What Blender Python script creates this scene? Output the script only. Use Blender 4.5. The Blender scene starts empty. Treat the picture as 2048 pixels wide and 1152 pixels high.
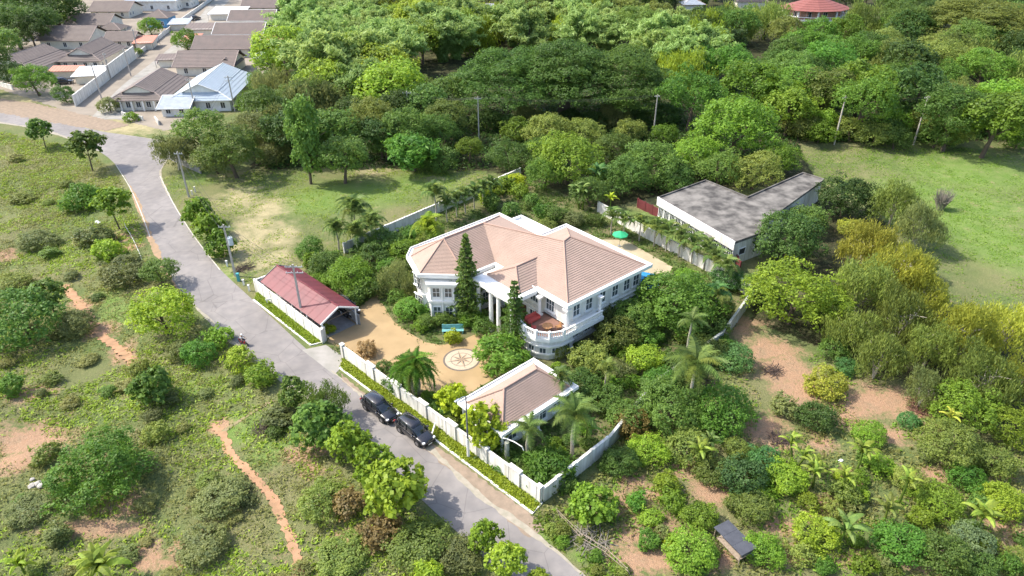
import bpy, bmesh, math, random
import numpy as np
from math import radians, sin, cos, pi, atan2, hypot
from mathutils import Vector, Matrix
sc = bpy.context.scene
C = sc.collection
R = random.Random(7)
NR = np.random.default_rng(7)

# ------------------------------------------------------------------ camera, sky, sun, exposure
FPX, YH, HC = 1384.0, -260.0, 55.0
PITCH = math.atan((576 - YH) / FPX)
cam = bpy.data.cameras.new('camera')
co = bpy.data.objects.new('camera', cam); C.objects.link(co)
co.location = (0, 0, HC); co.rotation_euler = (pi / 2 - PITCH, 0, 0)
cam.sensor_width = 36; cam.lens = 36 * FPX / 2048; cam.clip_end = 8000; cam.clip_start = 0.5
sc.camera = co
SUN_EL, SUN_AZ = 50.0, -80.0            # azimuth from +Y towards +X
w = bpy.data.worlds.new('World'); sc.world = w; w.use_nodes = True
nt = w.node_tree
sky = nt.nodes.new('ShaderNodeTexSky'); sky.sky_type = 'NISHITA'; sky.sun_disc = False
sky.sun_elevation = radians(SUN_EL); sky.sun_rotation = radians(SUN_AZ)
sky.air_density = 1.0; sky.dust_density = 2.5; sky.ozone_density = 1.0
nt.links.new(sky.outputs[0], nt.nodes['Background'].inputs[0])
nt.nodes['Background'].inputs[1].default_value = 0.15
sl = bpy.data.lights.new('sun', 'SUN'); sl.energy = 2.7; sl.angle = radians(0.9); sl.color = (1.0, 0.94, 0.84)
so = bpy.data.objects.new('sun', sl); C.objects.link(so)
sd = Vector((sin(radians(SUN_AZ)) * cos(radians(SUN_EL)), cos(radians(SUN_AZ)) * cos(radians(SUN_EL)), sin(radians(SUN_EL))))
so.rotation_euler = sd.to_track_quat('Z', 'Y').to_euler()
sc.view_settings.view_transform = 'Standard'; sc.view_settings.look = 'None'
sc.view_settings.exposure = 1.27; sc.view_settings.gamma = 1
try: sc.view_settings.use_curve_mapping = False
except Exception: pass
sc.cycles.max_bounces = 6; sc.cycles.transparent_max_bounces = 6; sc.cycles.transmission_bounces = 3
sc.cycles.use_denoising = True

# ------------------------------------------------------------------ from a point of the survey photo to a point of the ground
def GD(px, py, z=0.0):
    x = (px - 1024) / FPX; y = -(py - 576) / FPX
    d = (x, cos(PITCH) + y * sin(PITCH), -sin(PITCH) + y * cos(PITCH))
    t = (z - HC) / d[2]
    return d[0] * t, d[1] * t, t
def G(px, py, z=0.0):
    a = GD(px, py, z); return (a[0], a[1])

# ------------------------------------------------------------------ materials
MATS = {}
def new_mat(name):
    m = bpy.data.materials.new(name); m.use_nodes = True
    n = m.node_tree.nodes; b = n['Principled BSDF']
    return m, m.node_tree, n, b
def pm(name, c1, c2=None, scale=2.0, rough=0.7, bump=0.0, bscale=None, metal=0.0, spec=0.4, detail=5, stretch=None, coat=0):
    if name in MATS: return MATS[name]
    m, t, n, b = new_mat(name)
    b.inputs['Roughness'].default_value = rough; b.inputs['Metallic'].default_value = metal
    b.inputs['Specular IOR Level'].default_value = spec
    b.inputs['Coat Weight'].default_value = coat
    tc = n.new('ShaderNodeTexCoord')
    vec = tc.outputs['Object']
    if stretch:
        mp = n.new('ShaderNodeMapping'); mp.inputs['Scale'].default_value = stretch
        t.links.new(vec, mp.inputs[0]); vec = mp.outputs[0]
    if c2 is not None:
        nz = n.new('ShaderNodeTexNoise'); nz.inputs['Scale'].default_value = scale; nz.inputs['Detail'].default_value = detail
        t.links.new(vec, nz.inputs['Vector'])
        mr = n.new('ShaderNodeMapRange'); mr.inputs[1].default_value = .33; mr.inputs[2].default_value = .67
        t.links.new(nz.outputs['Fac'], mr.inputs[0])
        mx = n.new('ShaderNodeMix'); mx.data_type = 'RGBA'
        mx.inputs[6].default_value = (*c1, 1); mx.inputs[7].default_value = (*c2, 1)
        t.links.new(mr.outputs[0], mx.inputs[0]); t.links.new(mx.outputs[2], b.inputs['Base Color'])
    else:
        b.inputs['Base Color'].default_value = (*c1, 1)
    if bump:
        nb = n.new('ShaderNodeTexNoise'); nb.inputs['Scale'].default_value = bscale or scale * 6; nb.inputs['Detail'].default_value = 4
        t.links.new(vec, nb.inputs['Vector'])
        bp = n.new('ShaderNodeBump'); bp.inputs['Strength'].default_value = bump; bp.inputs['Distance'].default_value = .05
        t.links.new(nb.outputs['Fac'], bp.inputs['Height']); t.links.new(bp.outputs[0], b.inputs['Normal'])
    MATS[name] = m
    return m
def leafmat(name, col, tip=None, trans=0.42, var=0.28):
    """leaf colour with a spread from leaf to leaf and from plant to plant"""
    if name in MATS: return MATS[name]
    m, t, n, b = new_mat(name)
    at = n.new('ShaderNodeAttribute'); at.attribute_name = 'rnd'
    oi = n.new('ShaderNodeObjectInfo')
    tc = n.new('ShaderNodeTexCoord'); nz = n.new('ShaderNodeTexNoise'); nz.inputs['Scale'].default_value = 2.2; nz.inputs['Detail'].default_value = 2
    t.links.new(tc.outputs['Object'], nz.inputs['Vector'])
    mx = n.new('ShaderNodeMix'); mx.data_type = 'RGBA'
    tip = tip or (min(1, col[0] * 1.75 + .012), col[1] * 1.6, col[2] * 1.15)
    mx.inputs[6].default_value = (*col, 1); mx.inputs[7].default_value = (*tip, 1)
    ad = n.new('ShaderNodeMath'); ad.operation = 'MULTIPLY_ADD'; ad.inputs[1].default_value = .9; ad.inputs[2].default_value = -.32
    t.links.new(nz.outputs['Fac'], ad.inputs[0])
    ad2 = n.new('ShaderNodeMath'); ad2.operation = 'MULTIPLY_ADD'; ad2.inputs[1].default_value = .85; ad2.use_clamp = True
    t.links.new(at.outputs['Fac'], ad2.inputs[0]); t.links.new(ad.outputs[0], ad2.inputs[2])
    t.links.new(ad2.outputs[0], mx.inputs[0])
    hs = n.new('ShaderNodeHueSaturation')
    t.links.new(mx.outputs[2], hs.inputs['Color'])
    h = n.new('ShaderNodeMapRange'); h.inputs[3].default_value = .492; h.inputs[4].default_value = .518
    t.links.new(oi.outputs['Random'], h.inputs[0]); t.links.new(h.outputs[0], hs.inputs['Hue'])
    v = n.new('ShaderNodeMapRange'); v.inputs[3].default_value = 1 - var; v.inputs[4].default_value = 1 + var
    mm = n.new('ShaderNodeMath'); mm.operation = 'FRACT'; ml = n.new('ShaderNodeMath'); ml.operation = 'MULTIPLY'; ml.inputs[1].default_value = 7.31
    t.links.new(oi.outputs['Random'], ml.inputs[0]); t.links.new(ml.outputs[0], mm.inputs[0]); t.links.new(mm.outputs[0], v.inputs[0])
    t.links.new(v.outputs[0], hs.inputs['Value'])
    b.inputs['Roughness'].default_value = .55; b.inputs['Specular IOR Level'].default_value = .3
    t.links.new(hs.outputs[0], b.inputs['Base Color'])
    tr = n.new('ShaderNodeBsdfTranslucent')
    hs2 = n.new('ShaderNodeHueSaturation'); hs2.inputs['Hue'].default_value = .485; hs2.inputs['Value'].default_value = 1.25
    t.links.new(hs.outputs[0], hs2.inputs['Color']); t.links.new(hs2.outputs[0], tr.inputs[0])
    ms = n.new('ShaderNodeMixShader'); ms.inputs[0].default_value = trans
    t.links.new(b.outputs[0], ms.inputs[1]); t.links.new(tr.outputs[0], ms.inputs[2])
    t.links.new(ms.outputs[0], n['Material Output'].inputs[0])
    MATS[name] = m
    return m

# ------------------------------------------------------------------ mesh helpers
class MB:
    def __init__(s): s.v = []; s.f = []; s.mi = []; s.mats = []
    def m(s, mat):
        if mat not in s.mats: s.mats.append(mat)
        return s.mats.index(mat)
    def face(s, pts, mat):
        b = len(s.v); s.v += [tuple(p) for p in pts]; s.f.append(tuple(range(b, b + len(pts)))); s.mi.append(s.m(mat))
    def box(s, x0, x1, y0, y1, z0, z1, mat, top=None):
        """axis-aligned box; top=(dx,dy) insets the top"""
        k = s.m(mat); b = len(s.v); dx, dy = top or (0, 0)
        s.v += [(x0, y0, z0), (x1, y0, z0), (x1, y1, z0), (x0, y1, z0),
                (x0 + dx, y0 + dy, z1), (x1 - dx, y0 + dy, z1), (x1 - dx, y1 - dy, z1), (x0 + dx, y1 - dy, z1)]
        for q in ((3, 2, 1, 0), (4, 5, 6, 7), (0, 1, 5, 4), (1, 2, 6, 5), (2, 3, 7, 6), (3, 0, 4, 7)):
            s.f.append(tuple(b + i for i in q)); s.mi.append(k)
    def bar(s, a, b_, wd, ht, mat, up=(0, 0, 1)):
        a = Vector(a); c = Vector(b_); d = (c - a).normalized(); u = Vector(up)
        if abs(d.dot(u)) > .95: u = Vector((1, 0, 0))
        sd_ = d.cross(u).normalized() * wd / 2; uu = sd_.cross(d).normalized() * ht / 2
        k = s.m(mat); b = len(s.v)
        for p in (a, c):
            for q in (-sd_ - uu, sd_ - uu, sd_ + uu, -sd_ + uu): s.v.append(tuple(p + q))
        for q in ((3, 2, 1, 0), (4, 5, 6, 7), (0, 1, 5, 4), (1, 2, 6, 5), (2, 3, 7, 6), (3, 0, 4, 7)):
            s.f.append(tuple(b + i for i in q)); s.mi.append(k)
    def tube(s, pts, rad, mat, n=8, cap=True):
        pts = [Vector(p) for p in pts]; k = s.m(mat); b = len(s.v)
        if not hasattr(rad, '__len__'): rad = [rad] * len(pts)
        for i, p in enumerate(pts):
            d = (pts[min(i + 1, len(pts) - 1)] - pts[max(i - 1, 0)]).normalized()
            u = Vector((1, 0, 0)) if abs(d.z) > .8 else Vector((0, 0, 1))
            e1 = d.cross(u).normalized(); e2 = d.cross(e1)
            for j in range(n):
                a = 2 * pi * j / n; s.v.append(tuple(p + (e1 * cos(a) + e2 * sin(a)) * rad[i]))
        for i in range(len(pts) - 1):
            for j in range(n):
                j2 = (j + 1) % n
                s.f.append((b + i * n + j, b + i * n + j2, b + (i + 1) * n + j2, b + (i + 1) * n + j)); s.mi.append(k)
        if cap:
            s.f.append(tuple(b + (len(pts) - 1) * n + j for j in range(n))); s.mi.append(k)
            s.f.append(tuple(b + n - 1 - j for j in range(n))); s.mi.append(k)
    def prism(s, poly, z0, z1, mat, top=True, bottom=True):
        k = s.m(mat); b = len(s.v); n = len(poly)
        s.v += [(p[0], p[1], z0) for p in poly] + [(p[0], p[1], z1) for p in poly]
        for i in range(n):
            j = (i + 1) % n; s.f.append((b + i, b + j, b + n + j, b + n + i)); s.mi.append(k)
        if top: s.f.append(tuple(b + n + i for i in range(n))); s.mi.append(k)
        if bottom: s.f.append(tuple(b + n - 1 - i for i in range(n))); s.mi.append(k)
    def ring(s, outer, inner, z0, z1, mat):
        k = s.m(mat); n = len(outer); b = len(s.v)
        for z in (z0, z1):
            s.v += [(p[0], p[1], z) for p in outer] + [(p[0], p[1], z) for p in inner]
        for i in range(n):
            j = (i + 1) % n; o0, i0, o1, i1 = b, b + n, b + 2 * n, b + 3 * n
            for q in ((o0 + i, o0 + j, o1 + j, o1 + i), (i0 + j, i0 + i, i1 + i, i1 + j), (o1 + i, o1 + j, i1 + j, i1 + i), (o0 + j, o0 + i, i0 + i, i0 + j)):
                s.f.append(q); s.mi.append(k)
    def roofplane(s, e0, e1, t1, t0, n, mat, lift=.05, thick=None):
        """tile courses: e0->e1 is the eave, t0/t1 lie above them"""
        e0, e1, t0, t1 = map(Vector, (e0, e1, t0, t1))
        nr = (e1 - e0).cross((t0 + t1) / 2 - (e0 + e1) / 2).normalized()
        if nr.z < 0: nr = -nr
        k = s.m(mat)
        for i in range(n):
            a, c = i / n, (i + 1) / n
            p0, p1 = e0.lerp(t0, a) + nr * lift, e1.lerp(t1, a) + nr * lift
            q0, q1 = e0.lerp(t0, c), e1.lerp(t1, c)
            b = len(s.v); l0, l1 = e0.lerp(t0, a) - nr * .02, e1.lerp(t1, a) - nr * .02
            s.v += [tuple(x) for x in (p0, p1, q1, q0, l0, l1)]
            s.f.append((b, b + 1, b + 2, b + 3)); s.mi.append(k)
            s.f.append((b + 4, b + 5, b + 1, b)); s.mi.append(k)
    def build(s, name, parent=None, smooth=False, bevel=0, loc=None, rz=0):
        me = bpy.data.meshes.new(name); me.from_pydata(s.v, [], s.f); me.update()
        for mt in s.mats: me.materials.append(mt)
        me.polygons.foreach_set('material_index', s.mi)
        if smooth: me.polygons.foreach_set('use_smooth', [True] * len(s.f))
        o = bpy.data.objects.new(name, me); C.objects.link(o)
        if parent: o.parent = parent
        if loc: o.location = loc
        o.rotation_euler.z = rz
        if bevel:
            bm = bmesh.new(); bm.from_mesh(me); bmesh.ops.remove_doubles(bm, verts=bm.verts, dist=1e-4); bm.to_mesh(me); bm.free()
            md = o.modifiers.new('bevel', 'BEVEL'); md.width = bevel; md.segments = 2; md.limit_method = 'ANGLE'; md.angle_limit = radians(35)
        return o

def tag(o, label=None, cat=None, group=None, kind=None):
    if label: o['label'] = label
    if cat: o['category'] = cat
    if group: o['group'] = group
    if kind: o['kind'] = kind
    return o
def empty(name, loc, rz=0):
    o = bpy.data.objects.new(name, None); C.objects.link(o); o.location = loc; o.rotation_euler.z = rz
    o.empty_display_size = .3
    return o
def copy_tree(o, parent=None):
    c = o.copy(); C.objects.link(c); c.parent = parent
    for ch in list(o.children): copy_tree(ch, c)
    return c
def link_copy(o, parent, loc=None, rz=None, scale=None):
    c = o.copy(); C.objects.link(c); c.parent = parent
    if loc is not None: c.location = loc
    if rz is not None: c.rotation_euler.z = rz
    if scale is not None: c.scale = scale
    return c

# ------------------------------------------------------------------ the road and other centre lines
def smooth_line(pts, n):
    pts = [Vector((*p, 0)) if len(p) == 2 else Vector(p) for p in pts]
    P = [pts[0] * 2 - pts[1]] + pts + [pts[-1] * 2 - pts[-2]]
    out = []
    for i in range(1, len(P) - 2):
        for k in range(12):
            t = k / 12; a, b, c, d = P[i - 1], P[i], P[i + 1], P[i + 2]
            out.append(.5 * ((2 * b) + (-a + c) * t + (2 * a - 5 * b + 4 * c - d) * t * t + (-a + 3 * b - 3 * c + d) * t ** 3))
    out.append(pts[-1])
    L = [0]
    for a, b in zip(out, out[1:]): L.append(L[-1] + (b - a).length)
    res = []; j = 0
    for i in range(n):
        s = L[-1] * i / (n - 1)
        while j < len(L) - 2 and L[j + 1] < s: j += 1
        t = (s - L[j]) / max(1e-9, L[j + 1] - L[j]); res.append(out[j].lerp(out[j + 1], min(1, t)))
    return res
RL = [G(*p) for p in [(-160, 232), (0, 246), (110, 268), (200, 304), (247, 350), (275, 410), (294, 460), (312, 505), (343, 560), (388, 612), (440, 664), (500, 712), (560, 757), (640, 815), (740, 898), (846, 1002), (940, 1088), (1050, 1200), (1180, 1330)]]
RR = [G(*p) for p in [(-160, 206), (0, 217), (110, 240), (200, 262), (338, 288), (322, 345), (345, 402), (385, 468), (434, 532), (508, 602), (560, 650), (606, 692), (668, 745), (735, 800), (863, 898), (962, 990), (1060, 1060), (1166, 1150), (1290, 1260)]]
# ------------------------------------------------------------------ ground sheet
def grid_axis(segs):
    out = [segs[0][0]]
    for a, b, st in segs:
        n = max(1, int(round((b - a) / st)))
        out += [a + (b - a) * (i + 1) / n for i in range(n)]
    return np.array(out)
gx = grid_axis([(-3000, -600, 300), (-600, -200, 20), (-200, -70, 2.0), (-70, 75, .55), (75, 200, 2.0), (200, 600, 20), (600, 3000, 300)])
gy = grid_axis([(-900, 0, 100), (0, 30, 3), (30, 130, .55), (130, 200, 1.2), (200, 420, 4), (420, 1000, 40), (1000, 6000, 500)])
X, Y = np.meshgrid(gx, gy)
def inpoly(X, Y, poly):
    r = np.zeros(X.shape, bool); n = len(poly)
    for i in range(n):
        x1, y1 = poly[i]; x2, y2 = poly[(i + 1) % n]
        if y1 == y2: continue
        c = ((y1 > Y) != (y2 > Y)) & (X < (x2 - x1) * (Y - y1) / (y2 - y1) + x1)
        r ^= c
    return r
rl = [(p.x, p.y) for p in smooth_line(RL, 90)]; rr = [(p.x, p.y) for p in smooth_line(RR, 90)]
LEFT_FIELD = [G(*p) for p in [(-400, 226)]] + rl + [(-20, -20), (-300, 20), (-400, 150)]
ORCHARD = [G(*p) for p in [(1082, 1012), (1110, 985), (1212, 905), (1290, 800), (1440, 690), (1470, 660), (1700, 700), (1860, 790), (2048, 900), (2200, 980), (2200, 1300), (1300, 1300), (1170, 1150)]]
FIELD = [G(*p) for p in [(1590, 292), (2048, 283), (2500, 275), (2500, 640), (2048, 620), (1900, 610), (1760, 420), (1640, 370)]]
COMPOUND = [G(*p) for p in [(512, 585), (648, 688), (685, 714), (1082, 1012), (1110, 985), (1212, 905), (1290, 805), (1440, 690), (1500, 600), (1470, 575), (1195, 425), (1040, 352), (940, 402), (690, 507), (600, 545), (575, 555)]]
LAWN = [G(*p) for p in [(335, 345), (520, 345), (700, 335), (960, 335), (1040, 352), (940, 402), (690, 507), (600, 545), (512, 590), (434, 535), (340, 400)]]
def vnoise(X, Y, s, seed):
    """smooth value noise in numpy"""
    g = np.random.default_rng(seed).random((256, 256)); x = X / s + 1000; y = Y / s + 1000
    xi = np.floor(x).astype(int); yi = np.floor(y).astype(int); fx = x - xi; fy = y - yi
    fx = fx * fx * (3 - 2 * fx); fy = fy * fy * (3 - 2 * fy)
    a = g[yi % 256, xi % 256]; b = g[yi % 256, (xi + 1) % 256]; c = g[(yi + 1) % 256, xi % 256]; d = g[(yi + 1) % 256, (xi + 1) % 256]
    return (a * (1 - fx) + b * fx) * (1 - fy) + (c * (1 - fx) + d * fx) * fy
RCX = np.array([[(a[0] + b[0]) / 2, (a[1] + b[1]) / 2] for a, b in zip(rl, rr)])
def road_dist(X, Y):
    d = np.full(np.shape(X), 1e9)
    for cx, cy in RCX: d = np.minimum(d, (X - cx) ** 2 + (Y - cy) ** 2)
    return np.sqrt(d)
def hgt(X, Y):
    X = np.asarray(X, float); Y = np.asarray(Y, float)
    m = np.clip((road_dist(X, Y) - 6) / 8, 0, 1)
    fl = inpoly(X, Y, LEFT_FIELD) | inpoly(X, Y, FIELD)
    dx = np.where(fl, m, 0)
    return -dx * (1.1 * vnoise(X, Y, 9, 3) + .35 * vnoise(X, Y, 3, 4))
Z = hgt(X, Y)
def blob(M, px, py, w_, h_, val=1.0, rot=0):
    """an ellipse of soil on the ground, sized as surveyed"""
    cx, cy, t = GD(px, py); rx = w_ / 2 * t / FPX
    ry = abs(G(px, py - h_ / 2)[1] - G(px, py + h_ / 2)[1]) / 2
    c, s = cos(rot), sin(rot); dx = X - cx; dy = Y - cy
    q = np.sqrt(((dx * c + dy * s) / rx) ** 2 + ((-dx * s + dy * c) / ry) ** 2)
    np.maximum(M, val * np.clip(1.25 - q * .85, 0, 1), out=M)
soil = np.zeros(X.shape); sand = soil.copy(); lush = soil.copy(); litter = soil.copy()
for p in [(60, 870, 190, 90), (20, 915, 130, 60), (170, 905, 90, 30), (55, 775, 90, 40), (190, 1045, 220, 40), (250, 1000, 130, 60), (310, 1110, 120, 60), (285, 1080, 70, 30),
          (345, 1095, 50, 60), (165, 600, 70, 30), (200, 650, 80, 40), (240, 695, 60, 40), (10, 500, 50, 25), (125, 565, 30, 20), (435, 840, 60, 40), (620, 935, 60, 40), (600, 910, 90, 40),
          (740, 1070, 150, 60), (690, 1080, 110, 50), (780, 1060, 90, 40), (635, 900, 60, 30), (720, 1000, 60, 30), (240, 475, 60, 28), (262, 492, 50, 20),
          (1300, 1120, 190, 90), (1250, 1010, 110, 70), (1290, 1060, 160, 90), (1310, 990, 80, 50), (1425, 985, 90, 60), (1265, 960, 80, 40), (1370, 940, 60, 40),
          (1540, 700, 130, 60), (1570, 740, 130, 80), (1600, 780, 140, 70), (1530, 860, 120, 70), (1560, 890, 100, 40), (1640, 880, 60, 50), (1760, 800, 190, 70), (1700, 830, 120, 60),
          (1820, 830, 90, 50), (1780, 870, 80, 40), (1650, 1010, 80, 60), (1640, 1040, 60, 40), (1560, 1050, 90, 50), (1700, 960, 60, 60), (1870, 950, 90, 40), (1990, 940, 90, 40), (2010, 1050, 90, 60),
          (1720, 1110, 110, 50), (1850, 1130, 90, 40), (1590, 1110, 70, 40), (1450, 1120, 90, 50), (2030, 1110, 60, 60), (1500, 960, 40, 30), (1000, 1045, 40, 10), (1480, 650, 90, 40)]:
    blob(soil, *p)
for p in [(500, 470, 110, 150), (530, 420, 100, 60), (480, 395, 90, 50), (540, 520, 90, 60), (560, 470, 80, 60), (860, 358, 70, 14), (742, 340, 70, 30), (250, 255, 260, 34), (100, 222, 200, 20), (200, 240, 150, 20),
          (60, 195, 160, 26), (1230, 470, 90, 20), (940, 425, 50, 20), (905, 440, 50, 16), (1600, 280, 60, 18), (460, 350, 80, 24), (640, 1005, 50, 20)]:
    blob(sand, *p)
for p in [(700, 390, 260, 60), (640, 400, 160, 60), (850, 360, 160, 50), (420, 350, 120, 30), (1000, 410, 150, 40), (1060, 400, 90, 40), (1900, 400, 330, 120), (1950, 340, 330, 80), (1980, 470, 200, 160), (1240, 440, 180, 40), (1320, 480, 100, 30),
          (200, 590, 120, 40), (470, 850, 130, 70), (540, 900, 90, 70), (240, 620, 120, 50), (400, 770, 120, 40), (1120, 1070, 110, 40), (1180, 1110, 90, 40), (440, 560, 60, 60), (1040, 380, 100, 30)]:
    blob(lush, *p)
blob(litter, 1010, 1020, 60, 20)
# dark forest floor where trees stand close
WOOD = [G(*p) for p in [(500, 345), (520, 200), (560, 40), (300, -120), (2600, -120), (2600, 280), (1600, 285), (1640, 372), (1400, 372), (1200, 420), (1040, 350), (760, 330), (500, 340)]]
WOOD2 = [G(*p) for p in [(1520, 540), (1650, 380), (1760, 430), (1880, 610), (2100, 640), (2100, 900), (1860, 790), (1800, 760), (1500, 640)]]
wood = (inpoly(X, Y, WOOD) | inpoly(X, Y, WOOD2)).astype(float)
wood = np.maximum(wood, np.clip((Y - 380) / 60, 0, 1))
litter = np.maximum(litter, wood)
nv = X.size; ny, nx = X.shape
idx = np.arange(nv).reshape(ny, nx)
quads = np.stack([idx[:-1, :-1], idx[:-1, 1:], idx[1:, 1:], idx[1:, :-1]], -1).reshape(-1, 4)
def np_mesh(name, co_, faces, mats, smooth=False, rnd=None, attr=None):
    me = bpy.data.meshes.new(name); k = faces.shape[1]
    me.vertices.add(len(co_)); me.vertices.foreach_set('co', np.ascontiguousarray(co_, np.float32).ravel())
    me.loops.add(faces.size); me.loops.foreach_set('vertex_index', faces.astype(np.int32).ravel())
    me.polygons.add(len(faces)); me.polygons.foreach_set('loop_start', np.arange(0, faces.size, k, dtype=np.int32))
    if smooth: me.polygons.foreach_set('use_smooth', np.ones(len(faces), bool))
    me.update(calc_edges=True)
    for m in mats: me.materials.append(m)
    if rnd is not None:
        a = me.attributes.new('rnd', 'FLOAT', 'FACE'); a.data.foreach_set('value', np.ascontiguousarray(rnd, np.float32))
    if attr is not None:
        for nme, arr in attr.items():
            a = me.attributes.new(nme, 'FLOAT', 'POINT'); a.data.foreach_set('value', np.ascontiguousarray(arr, np.float32).ravel())
    return me
def ground_material():
    m, t, n, b = new_mat('ground_soil_and_grass')
    tc = n.new('ShaderNodeTexCoord')
    def noise(s, d=5, r=.55):
        z = n.new('ShaderNodeTexNoise'); z.inputs['Scale'].default_value = s; z.inputs['Detail'].default_value = d; z.inputs['Roughness'].default_value = r
        t.links.new(tc.outputs['Object'], z.inputs['Vector']); return z.outputs['Fac']
    def mix(f, a, c):
        x = n.new('ShaderNodeMix'); x.data_type = 'RGBA'
        if hasattr(f, 'links'): t.links.new(f, x.inputs[0])
        else: x.inputs[0].default_value = f
        for i, q in ((6, a), (7, c)):
            if isinstance(q, tuple): x.inputs[i].default_value = (*q, 1)
            else: t.links.new(q, x.inputs[i])
        return x.outputs[2]
    def rng(f, a, c, lo=0, hi=1):
        x = n.new('ShaderNodeMapRange'); x.inputs[1].default_value = a; x.inputs[2].default_value = c; x.inputs[3].default_value = lo; x.inputs[4].default_value = hi
        t.links.new(f, x.inputs[0]); return x.outputs[0]
    def attr(nm):
        x = n.new('ShaderNodeAttribute'); x.attribute_name = nm; return x.outputs['Fac']
    def add(a, c, k):
        x = n.new('ShaderNodeMath'); x.operation = 'MULTIPLY_ADD'; t.links.new(c, x.inputs[0]); x.inputs[1].default_value = k; t.links.new(a, x.inputs[2]); return x.outputs[0]
    n_big, n_mid, n_fine, n_tiny = noise(.07, 4), noise(.4, 6, .6), noise(2.2, 6, .65), noise(9, 4, .7)
    dry = mix(rng(n_fine, .35, .65), (.19, .18, .08), (.25, .215, .115))
    grass = mix(rng(n_mid, .4, .62), (.105, .15, .045), (.165, .185, .07))
    base = mix(rng(n_big, .42, .6), grass, dry)
    base = mix(rng(n_tiny, .35, .7), base, (.10, .125, .045))
    lu = mix(rng(n_mid, .35, .65), (.12, .195, .04), (.165, .22, .065))
    base = mix(rng(add(attr('lush'), n_mid, .8), .6, 1.2), base, lu)
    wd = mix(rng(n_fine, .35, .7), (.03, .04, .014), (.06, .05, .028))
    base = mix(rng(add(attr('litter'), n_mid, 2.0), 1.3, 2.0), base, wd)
    sn = mix(rng(n_fine, .35, .7), (.42, .36, .21), (.30, .26, .14))
    base = mix(rng(add(add(attr('sand'), n_mid, 2.0), n_fine, 1.0), 1.75, 2.6), base, sn)
    so_ = mix(rng(n_fine, .3, .7), (.37, .225, .14), (.29, .175, .105))
    so_ = mix(rng(n_mid, .5, .7), so_, (.22, .165, .10))
    so_ = mix(rng(n_tiny, .45, .8), so_, (.42, .30, .20))
    base = mix(rng(add(add(attr('soil'), n_mid, 2.4), n_fine, 1.5), 2.25, 2.75), base, so_)
    t.links.new(base, b.inputs['Base Color']); b.inputs['Roughness'].default_value = .95; b.inputs['Specular IOR Level'].default_value = .15
    bp = n.new('ShaderNodeBump'); bp.inputs['Strength'].default_value = .9; bp.inputs['Distance'].default_value = .22
    t.links.new(noise(3.2, 6, .7), bp.inputs['Height']); t.links.new(bp.outputs[0], b.inputs['Normal'])
    return m
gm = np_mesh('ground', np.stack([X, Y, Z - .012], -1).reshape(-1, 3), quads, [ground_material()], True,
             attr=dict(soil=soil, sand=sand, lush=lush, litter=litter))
go = bpy.data.objects.new('ground', gm); C.objects.link(go)
tag(go, 'rough grassland with red soil patches, mown lawn and forest floor', kind='structure')

# ------------------------------------------------------------------ sheets: road, lane, driveway
asphalt = pm('asphalt', (.235, .22, .232), (.175, .168, .175), .25, .9, .35, 14, spec=.2, detail=9)
concrete = pm('concrete_slab', (.33, .31, .28), (.24, .23, .2), .5, .9, .3, 10, spec=.2)
paving = pm('tan_paving', (.39, .275, .145), (.31, .22, .115), .35, .85, .25, 8, spec=.2, detail=8)
deckm = pm('pale_deck', (.42, .35, .23), (.33, .28, .18), .6, .85, .2, 8)
whitep = pm('white_paint', (.80, .79, .76), (.66, .64, .58), .8, .6, .05, 6)
wallw = pm('weathered_white_wall', (.80, .78, .73), (.54, .51, .45), 1.0, .75, .08, 5, detail=9, stretch=(2.4, 2.4, .3))
darkg = pm('window_dark', (.03, .035, .04), (.06, .07, .08), 1, .15, spec=.6)
def ribbon(name, Lp, Rp, z, mat, label, n=120, edge=0):
    a = smooth_line(Lp, n) if not edge else Lp; b_ = smooth_line(Rp, n) if not edge else Rp
    mb = MB(); k = mb.m(mat)
    m_ = 6
    for i in range(len(a)):
        for j in range(m_ + 1):
            p = a[i].lerp(b_[i], j / m_); mb.v.append((p.x, p.y, z))
    for i in range(len(a) - 1):
        for j in range(m_):
            q = i * (m_ + 1) + j; mb.f.append((q, q + 1, q + m_ + 2, q + m_ + 1)); mb.mi.append(k)
    me = bpy.data.meshes.new(name); me.from_pydata(mb.v, [], mb.f)
    me.materials.append(mat); o = bpy.data.objects.new(name, me); C.objects.link(o)
    tag(o, label, kind='structure'); return o
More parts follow.
